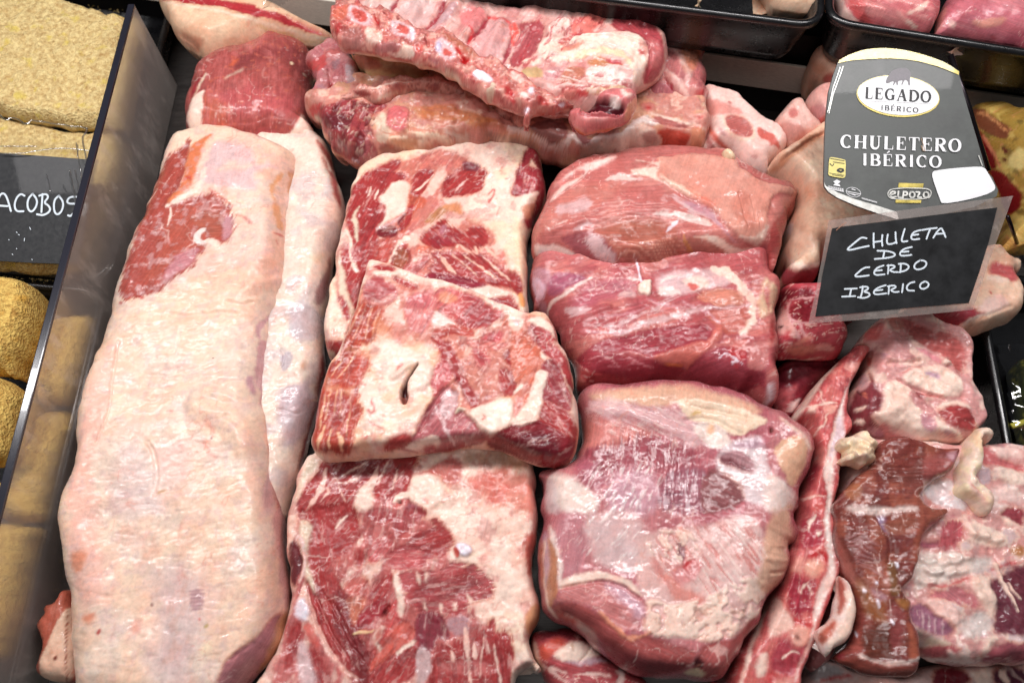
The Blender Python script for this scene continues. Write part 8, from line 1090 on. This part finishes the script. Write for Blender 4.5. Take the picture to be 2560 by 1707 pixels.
# ---- chalk card
B1 = Board(T(3,1,"560,455"), T(3,1,"2250,230"), T(3,1,"375,1400"), .150, .150, .118)
card = thing('price_card', 'black card in clear laminate chalked CHULETA DE CERDO IBERICO, leaning over the pork', 'price card', None)
lam = chaikin(T(3,1,"560,455 1400,340 2250,230 2190,400 2030,830 1880,1275 1100,1350 375,1400 430,1160 500,800"), 0)
flat_poly('laminate', B1(lam), .0006, B1.n, CLEAR, card)
blk = T(3,1,"590,530 660,515 1100,462 1500,410 1830,370 2105,338 2030,640 1940,930 1842,1215 1400,1248 900,1295 435,1340 500,960")
flat_poly('black_sheet', B1(blk, .0004), .0003, B1.n, CARD, card)
def hand(c, r, strs): return [curve(T(c, r, a)) for a in strs]
W1 = hand(3, 1, ["905,620 860,610 820,640 760,690 722,725 760,728 850,705 925,690", "970,575 968,640 972,705", "1050,590 1045,640 1050,690", "972,655 1045,645", "1100,585 1090,640 1095,675 1140,672 1175,655", "1170,565 1172,620 1180,665", "1255,535 1235,600 1222,655 1280,645", "1400,545 1340,560 1312,600 1320,635 1390,625", "1318,592 1380,585", "1415,545 1480,532 1550,525", "1490,532 1470,580 1455,625", "1518,615 1550,560 1590,520 1610,560 1630,610", "1545,580 1620,575",
                 "1070,735 1060,780 1055,805", "1005,735 1100,735 1170,760 1160,785 1100,800 980,810", "1320,700 1250,715 1210,750 1215,785 1315,772", "1230,745 1290,740",
                 "930,885 880,890 830,930 790,970 840,972 925,960", "1060,870 1000,890 970,930 985,960 1070,950", "980,918 1045,912", "1105,865 1105,910 1100,945", "1095,870 1150,865 1170,885 1110,912 1150,930 1190,930", "1220,850 1218,890 1215,930", "1200,855 1260,850 1300,880 1270,915 1205,930", "1400,820 1350,850 1338,890 1370,910 1430,895 1460,855 1440,825 1395,822",
                 "705,1085 815,1080", "765,1085 750,1150", "680,1155 800,1150", "870,1060 865,1110 850,1160", "845,1070 910,1060 925,1085 870,1110 930,1120 935,1150 880,1170 825,1160", "1080,1050 1000,1075 965,1115 985,1138 1085,1125", "985,1100 1050,1092", "1110,1060 1110,1100 1105,1130", "1100,1060 1160,1050 1180,1070 1120,1095 1160,1115 1200,1110", "1240,1040 1235,1080 1230,1115", "1345,1020 1300,1030 1270,1065 1280,1100 1340,1100", "1440,1015 1400,1035 1392,1070 1420,1088 1465,1070 1480,1035 1445,1015"])
for k, st in enumerate(W1): pass
def multi(name, board, strokes, wds, mat, parent, base=.0006, step=.00001):
    Vs, Fs = [], []
    for k, (st, w) in enumerate(zip(strokes, wds)):
        V, F = ribbon([st], [w]); o = len(Vs)
        Vs += list(board(np.array(V), base + step * k)); Fs += [tuple(i + o for i in f) for f in F]
    return mesh_obj(name, Vs, Fs, mat, parent, smooth=False)
multi('chalk_lettering', B1, W1, [4.2] * len(W1), CHALK, card)
multi('scratch', B1, hand(3, 1, ["625,548 690,490 718,475"]), [1.4], simple('scratch', (170, 120, 96), .6), card, base=.0010)
# wire leg holding the card
wp = at(T(3,1,"2200,420"), .142)[0]; wq = at(T(3,1,"2360,880"), .03)[0]
tag(tube('wire_leg', [wp, wp * .66 + wq * .34 + [0, .004, 0], wq], .0014, WIRE, card))

# ---- grey product sign
B2 = Board(T(3,0,"660,540"), T(3,0,"1750,660"), T(3,1,"1180,440"), .176, .176, .138)
sign = thing('product_sign', 'grey sign with a domed gold top and a pig emblem, reading CHULETERO IBERICO', 'product sign', None)
so = J(chaikin(T(3,0,"650,560 720,515 860,462 1000,442 1150,445 1330,475 1500,525 1640,580 1755,655"), 1, False), T(3,0,"1755,690 1790,840 1880,1150 1960,1420 2000,1568"), T(3,1,"2060,60 2095,140 2112,180 2100,235 1900,330 1600,400 1180,445 1000,390 800,320 640,250 560,200 520,150 512,100"), T(3,0,"520,1300 530,1100 555,850 600,690 640,580"))
flat_poly('sign_plate', B2(so), .0020, B2.n, GREY, sign)
def fill(name, board, polys, mat, parent, lift):
    """flat filled shapes"""
    import bmesh
    bm = bmesh.new()
    for q in polys:
        vs = [bm.verts.new(p) for p in board(np.asarray(q), lift)]
        bm.faces.new(vs)
    bmesh.ops.triangulate(bm, faces=bm.faces[:])
    for f in bm.faces:
        f.normal_update()
        if f.normal.dot(__import__('mathutils').Vector(board.n)) < 0: f.normal_flip()
    me = bpy.data.meshes.new(name); bm.to_mesh(me); bm.free(); me.materials.append(mat)
    o = bpy.data.objects.new(name, me); COL.objects.link(o); o.parent = parent
    return o
arc_t = chaikin(T(3,0,"652,558 720,515 860,462 1000,443 1150,446 1330,476 1500,526 1640,581 1752,657"), 1, False)
arc_b = chaikin(T(3,0,"1753,690 1600,625 1450,580 1300,550 1150,538 1000,540 850,550 740,560 648,582"), 1, False)
fill('gold_band', B2, [J(arc_t, arc_b)], GOLD, sign, .0006)
fill('lower_band', B2, [J(T(3,1,"514,102 530,140 640,200 800,262 1000,320 1180,378 1200,440 1180,444 1000,389 800,319 640,249 560,199 522,150"))], SILV, sign, .0006)
ov = lambda cx, cy, rx, ry, rot, n=64: np.array([[cx + rx * math.cos(t) * math.cos(rot) - ry * math.sin(t) * math.sin(rot), cy + rx * math.cos(t) * math.sin(rot) + ry * math.sin(t) * math.cos(rot)] for t in np.linspace(0, 2 * math.pi, n, endpoint=False)])
def E(cx, cy, rx, ry, rot): return ov(cx, cy, rx, ry, rot) * K + [1920, 0]
fill('emblem_rim', B2, [E(1195, 885, 382, 190, .085)], GOLD, sign, .0006)
fill('emblem_oval', B2, [E(1196, 880, 374, 176, .085)], WHITE, sign, .0009)
pig = chaikin(T(3,0,"1080,765 1085,730 1110,690 1140,650 1180,632 1240,624 1290,635 1312,665 1310,700 1300,735 1305,785 1290,785 1285,750 1270,735 1250,735 1235,780 1222,780 1240,735 1190,745 1195,780 1180,782 1175,745 1155,785 1145,782 1160,745 1130,750 1105,765"), 1)
fill('pig_emblem', B2, [pig], PIGM, sign, .0012)
# roman capitals with thick stems, thin bars and serifs, in a unit box: strokes (points, width) on a 1 x 1 cell, y down
def serif(ch):
    t, h, s = .20, .075, .05
    arc = lambda cx, cy, rx, ry, a0, a1, n=18: [(cx + rx * math.cos(math.radians(a)), cy + ry * math.sin(math.radians(a))) for a in np.linspace(a0, a1, n)]
    def aw(a0, a1, n=18): return [h + (t - h) * abs(math.cos(math.radians(a))) ** 1.3 for a in np.linspace(a0, a1, n)]
    st = lambda x, y0=0.0, y1=1.0: [([(x, y0), (x, y1)], t), ([(x - .16, y0 + s / 2), (x + .16, y0 + s / 2)], s), ([(x - .16, y1 - s / 2), (x + .16, y1 - s / 2)], s)]
    tick = lambda x, y, dy: [([(x, y), (x, y + dy)], [s, s * .6])]
    if ch == 'I': return st(.5)
    if ch == 'L': return st(.25) + [([(.2, .97), (.92, .97)], s), ([(.90, .97), (.93, .68)], [.07, .02])]
    if ch == 'E': return st(.25) + [([(.2, .03), (.88, .03)], s), ([(.2, .97), (.92, .97)], s), ([(.25, .48), (.66, .48)], s), ([(.66, .36), (.66, .60)], s), ([(.86, .03), (.88, .28)], [.07, .02]), ([(.90, .97), (.93, .70)], [.07, .02])]
    if ch == 'F': return st(.25)
    if ch == 'T': return st(.5) + [([(.06, .03), (.94, .03)], s), ([(.08, .03), (.05, .3)], [.07, .02]), ([(.92, .03), (.95, .3)], [.07, .02])]
    if ch == 'H': return st(.2) + st(.8) + [([(.2, .5), (.8, .5)], s)]
    if ch == 'U': return [([(.22, 0), (.22, .68)] + arc(.5, .68, .28, .29, 180, 0) + [(.78, 0)], [t, t] + [t - (t - h) * k / 17 for k in range(18)] + [h]), ([(.06, s / 2), (.4, s / 2)], s), ([(.62, s / 2), (.96, s / 2)], s)]
    if ch == 'O': return [(arc(.5, .5, .40, .47, 0, 360, 40), aw(0, 360, 40))]
    if ch in 'CG':
        r = [(arc(.54, .5, .42, .47, -48, -312, 30), aw(-48, -312, 30)), ([(.86, .08), (.86, .34)], [.03, .06])]
        if ch == 'G': r += [([(.82, .56), (.82, .95)], t), ([(.64, .56), (1.0, .56)], s)]
        else: r += []
        return r
    if ch == 'D': return st(.22) + [([(.2, .03)] + arc(.4, .5, .52, .47, -90, 90, 24) + [(.2, .97)], [s] + aw(-90, 90, 24) + [s])]
    if ch in 'BRP':
        r = st(.22) + [([(.2, .03)] + arc(.5, .26, .30, .23, -90, 90, 16) + [(.2, .5)], [s] + aw(-90, 90, 16) + [s])]
        if ch == 'B': r += [([(.2, .5)] + arc(.52, .735, .36, .235, -90, 90, 16) + [(.2, .97)], [s] + aw(-90, 90, 16) + [s])]
        if ch == 'R': r += [([(.5, .5), (.82, .95)], t), ([(.70, .97), (1.0, .97)], s)]
        return r
    if ch == 'A': return [([(.5, .0), (.14, .97)], h), ([(.5, .0), (.84, .97)], t), ([(.28, .64), (.68, .64)], s), ([(.0, .975), (.28, .975)], s), ([(.66, .975), (1.02, .975)], s)]
    return []
def caps(name, board, text, p00, p10, p01, widths, mat, parent, lift, accent=(), wscale=1.0):
    """letters set along p00 -> p10 with height p00 -> p01 (traced pixels)"""
    p00, p10, p01 = (np.asarray(p, float).ravel() for p in (p00, p10, p01))
    ux, uy = p10 - p00, p01 - p00; hh = np.linalg.norm(uy); total = sum(w + .16 for w in widths) - .16; k = np.linalg.norm(ux) / total
    x = 0; ss_, ws = [], []
    for i, (ch, w) in enumerate(zip(text, widths)):
        for pts, wd in serif(ch):
            q = np.array([p00 + ux / np.linalg.norm(ux) * (x + px_ * w) * k + uy * py_ for px_, py_ in pts])
            ss_.append(q); ws.append(np.asarray(wd, float) * hh * .78 * wscale if np.ndim(wd) else wd * hh * .78 * wscale)
        if i in accent:
            q = np.array([p00 + ux / np.linalg.norm(ux) * (x + .42 * w) * k + uy * -.08, p00 + ux / np.linalg.norm(ux) * (x + .68 * w) * k + uy * -.26]); ss_.append(q); ws.append(np.array([.05, .13]) * hh)
        x += w + .16
    Vs, Fs = [], []
    for j, (q, w) in enumerate(zip(ss_, ws)):
        n = len(q); w = np.broadcast_to(w, (n,)); tn = np.gradient(q, axis=0); tn /= np.linalg.norm(tn, axis=1)[:, None] + 1e-9
        nr = np.stack([-tn[:, 1], tn[:, 0]], 1); o = len(Vs)
        e = np.empty((2 * n, 2)); e[0::2] = q + nr * w[:, None] / 2; e[1::2] = q - nr * w[:, None] / 2
        Vs += list(board(e, lift + .000006 * j)); Fs += [(o + 2 * i, o + 2 * i + 1, o + 2 * i + 3, o + 2 * i + 2) for i in range(n - 1)]
    return mesh_obj(name, Vs, Fs, mat, parent, smooth=False)
caps('brand_lettering', B2, 'LEGADO', T(3,0,"893,800"), T(3,0,"1500,838"), T(3,0,"888,905"), [.75, .78, .95, .95, .95, .98], INK, sign, .0012, wscale=1.35)
caps('brand_lettering', B2, 'IBERICO', T(3,0,"1035,965"), T(3,0,"1382,990"), T(3,0,"1033,1010"), [.5, .85, .8, .9, .5, .9, .95], INK, sign, .0012, accent=(2,), wscale=1.3)
multi('rule', B2, [T(3,0,"890,928 1500,955")], [.5], PIGM, sign, base=.0012)
caps('product_lettering', B2, 'CHULETERO', T(3,0,"668,1238"), T(3,0,"1775,1278"), T(3,0,"664,1358"), [.92, 1.05, .98, .82, .85, .90, .85, .98, 1.0], WHITE, sign, .0008, wscale=1.5)
caps('product_lettering', B2, 'IBERICO', T(3,0,"862,1410"), T(3,0,"1592,1432"), T(3,0,"862,1520"), [.5, .9, .85, .98, .5, .92, 1.0], WHITE, sign, .0008, accent=(2,), wscale=1.5)
# white ticket, small badges
fill('white_ticket', B2, [chaikin(J(T(3,0,"1530,1568 1700,1545 1950,1528 1990,1545 2008,1568"), T(3,1,"2060,90 2090,150 2075,185 1990,225 1800,275 1600,305 1580,270 1505,55 1510,15")), 1)], WHITE, sign, .0008)
fill('badge', B2, [chaikin(J(T(3,0,"560,1455 580,1440 700,1465 715,1480 712,1568"), T(3,1,"712,55 690,70 565,50 552,30"), T(3,0,"556,1568")), 1)], TAN, sign, .0008)
multi('badge_marks', B2, [T(3,0,"570,1455 700,1478"), T(3,0,"600,1488 700,1502"), T(3,0,"570,1505 590,1525 605,1505"), T(3,0,"640,1560 660,1550 690,1556"), T(3,1,"640,0 670,12 690,0"), T(3,1,"565,22 700,42"), T(3,1,"590,38 690,52")], [1.6, 1.6, 2.4, 4, 5, 1.2, 1.2], INK, sign, base=.0010)
fill('phone_mark', B2, [E(0, 0, 1, 1, 0)[:3] * 0 + T(3,1,"600,100 632,82 666,100"), T(3,1,"610,120 655,125 665,145 600,135"), T(3,1,"600,100 666,100 640,122 620,120")], WHITE, sign, .0008)
multi('small_print', B2, [T(3,1,f"{560+k*18},{142+k*3.5} {562+k*18},{164+k*3.5}") for k in range(8)] + [T(3,1,"558,166 695,192"), T(3,1,"860,248 1000,288"), T(3,1,"862,256 998,294")], [2.4] * 8 + [1.4, 1.0, 1.0], WHITE, sign, base=.0009)
el = ov(784, 198, 68, 42, .25) * K + [1920, 427]
multi('oval_mark', B2, [np.concatenate([el, el[:1]]), T(3,1,"722,188 850,215"), T(3,1,"730,205 840,228"), T(3,1,"770,168 800,178"), T(3,1,"770,215 800,226")], [1.0, 1.6, 1.2, 2, 2], WHITE, sign, base=.0009)
for l_, w_ in (("690,612 660,700 600,860 560,1040", 1.7), ("662,620 640,690 600,800 548,1035", 1.7), ("1935,1430 1968,1520", 2.2)): multi('print_line', B2, [T(3,0,l_)], [w_], SILV, sign, base=.0009)
# round-cornered lozenge with fat rounded letters and two bars
lz = chaikin(T(3,1,"1140,160 1440,160 1495,180 1500,215 1470,262 1150,262 1105,240 1098,200"), 2)
multi('maker_lozenge', B2, [np.concatenate([lz, lz[:1]])], [2.4], SILV, sign, base=.0008)
fill('maker_bars', B2, [T(3,1,"1200,112 1430,118 1422,158 1195,154"), T(3,1,"1172,266 1408,270 1404,296 1170,294")], GOLD, sign, .0008)
L_ = [curve(T(3,1,a)) for a in ("1125,222 1175,205 1160,188 1130,195 1118,222 1135,246 1175,238", "1198,190 1192,248 1225,248", "1238,248 1245,192", "1245,192 1280,196 1278,222 1245,226", "1310,195 1296,222 1312,247 1338,246 1350,220 1338,196 1310,195", "1362,196 1400,196 1365,246 1408,246", "1440,196 1424,222 1438,247 1466,246 1478,220 1466,197 1440,196")]
multi('maker_lettering', B2, L_, [4.2] * 7, SILV, sign, base=.0010)
multi('tear', B2, [T(3,0,"1405,1270 1430,1340 1440,1390"), T(3,0,"1410,1340 1425,1385")], [1.6, 2.4], simple('torn_paper', (150, 120, 90), .7), sign, base=.0012)
# support behind the sign
tag(tube('support_rod', [at(T(3,0,"1690,560"), .165)[0] + [0, .006, 0], at(T(3,0,"1880,1000"), .150)[0] + [0, .006, -.004], at(T(3,0,"2020,1568"), .120)[0]], .0022, WIRE, sign))

# ---- chalk card under cling film, left
B3 = Board(T(0,1,"0,-40"), T(0,1,"800,-20"), T(0,1,"0,825"), .078, .078, .056)
card2 = thing('price_card', 'black chalk card wrapped in glossy film reading ACOBOS, on the breaded cutlets', 'price card', None)
flat_poly('black_sheet', B3(J(T(0,0,"-320,1390 0,1408 400,1432 850,1468"), T(0,1,"800,60 700,520 605,855 300,845 0,828 -320,815"))), .0012, B3.n, simple('black_card_gloss', (18, 20, 24), .6, coat=.05, noise=(300, (1, 1, 1), .2)), card2)
W3 = hand(0, 1, ["-30,310 0,215 40,205 70,260 100,370", "-20,320 70,325", "225,230 190,210 150,250 130,320 150,375 215,372", "300,212 255,260 250,340 285,385 330,340 345,270 300,212", "390,215 385,300 380,380", "360,230 420,210 450,240 400,295 450,320 465,370 400,412 340,400", "540,230 495,270 495,370 525,410 570,370 585,290 540,230", "700,240 640,240 610,285 640,305 700,300 705,350 650,420 625,410"])
multi('chalk_lettering', B3, W3, [4.8] * len(W3), CHALK, card2, base=.0005)
multi('crumb_specks', B3, [T(0,1,a) for a in ("272,520 282,540", "150,562 158,570", "168,585 178,590", "225,620 222,645", "80,632 84,636", "110,766 118,770", "150,714 155,718", "290,812 298,816")], [1.6] * 8, CHALK, card2, base=.0007)
# the film: a crumpled sheet over card and cutlets
def film_sheet(name, outline, z0, mat, label, amp=.0016, sc=40, step=.003, lift=None):
    out = xy(outline, z0); lo, hi = out.min(0), out.max(0)
    gx, gy = np.arange(lo[0], hi[0], step), np.arange(lo[1], hi[1], step); X, Y = np.meshgrid(gx, gy, indexing='ij')
    d = sdf_poly(X, Y, out); use = d > -step; Z = z0 + (1 - np.abs(fbm(X * sc, Y * sc * .5, 77, 4) - .5) * 2) * amp * 2 + (lift(X, Y) if lift else 0)
    idx = np.full(X.shape, -1); idx[use] = np.arange(use.sum()); q = use[:-1, :-1] & use[1:, :-1] & use[:-1, 1:] & use[1:, 1:]; i, j = np.nonzero(q)
    o = mesh_obj(name, np.stack([X[use], Y[use], Z[use]], 1), np.stack([idx[i, j], idx[i + 1, j], idx[i + 1, j + 1], idx[i, j + 1]], 1), mat)
    return tag(o, label, 'cling film')
film_sheet('cling_film', J(T(0,0,"-300,980 0,1040 300,1090 600,1140 800,1165 790,1300 800,1568"), T(0,1,"790,0 720,420 640,400 300,330 0,300 -300,300")), .082, WRAP, 'clear cling film with bright creases stretched over the card and the breaded cutlets', amp=.0014)
GLINT = film('film_crease', (.96, .96, .96), (1, 1, 1), .12, .45)
# thick folded edge of the film: real rolled ridges that catch the lamp
for i_, (a_, r_) in enumerate((("0,1055 40,1100 75,1105 90,1080 150,1090 190,1110 240,1150 275,1120 285,1100 330,1115 420,1120 480,1140 600,1145 640,1165 720,1160 800,1180", .0007), ("800,1180 790,1220 755,1260 765,1340 790,1440 800,1568", .0008), ("700,1310 710,1400 740,1568", .0005), ("715,1330 716,1420 705,1440", .0004), ("0,1345 150,1345 340,1345", .0005), ("0,1408 200,1412 340,1385 480,1365 640,1362 760,1380 870,1385", .0005))):
    o = tube('film_fold', at(curve(T(0,0,a_), 2), .084), r_, GLINT, seg=6); tag(o, None); o.parent = bpy.data.objects['cling_film']
for a_, r_ in (("640,0 660,120 690,260 715,420", .0009), ("690,0 720,150 730,300", .0006), ("740,0 755,150 770,220", .0005), ("430,40 450,120 460,190", .0005)):
    o = tube('film_fold', at(curve(T(0,1,a_), 2), .086), r_, GLINT, seg=6); o.parent = bpy.data.objects['cling_film']
film_sheet('crumpled_film', T(1,0,"90,180 140,60 150,-40 400,-40 360,60 300,130 250,180 170,190"), .105, film('crumpled_wrap', (.9, .9, .9), (1, 1, 1), .08, .12), 'scrap of crumpled clear film on the rind slab at the top', amp=.008, sc=60, step=.0015)
film_sheet('tray_film', T(3,2,"2080,60 2160,400 2230,960 2340,1240 2640,1300 2640,40"), .047, film('tray_wrap', (.85, .85, .87), (1, 1, 1), .06, .05), 'glossy wrinkled film over the greens tray at the right edge', amp=.004, sc=45, step=.002)
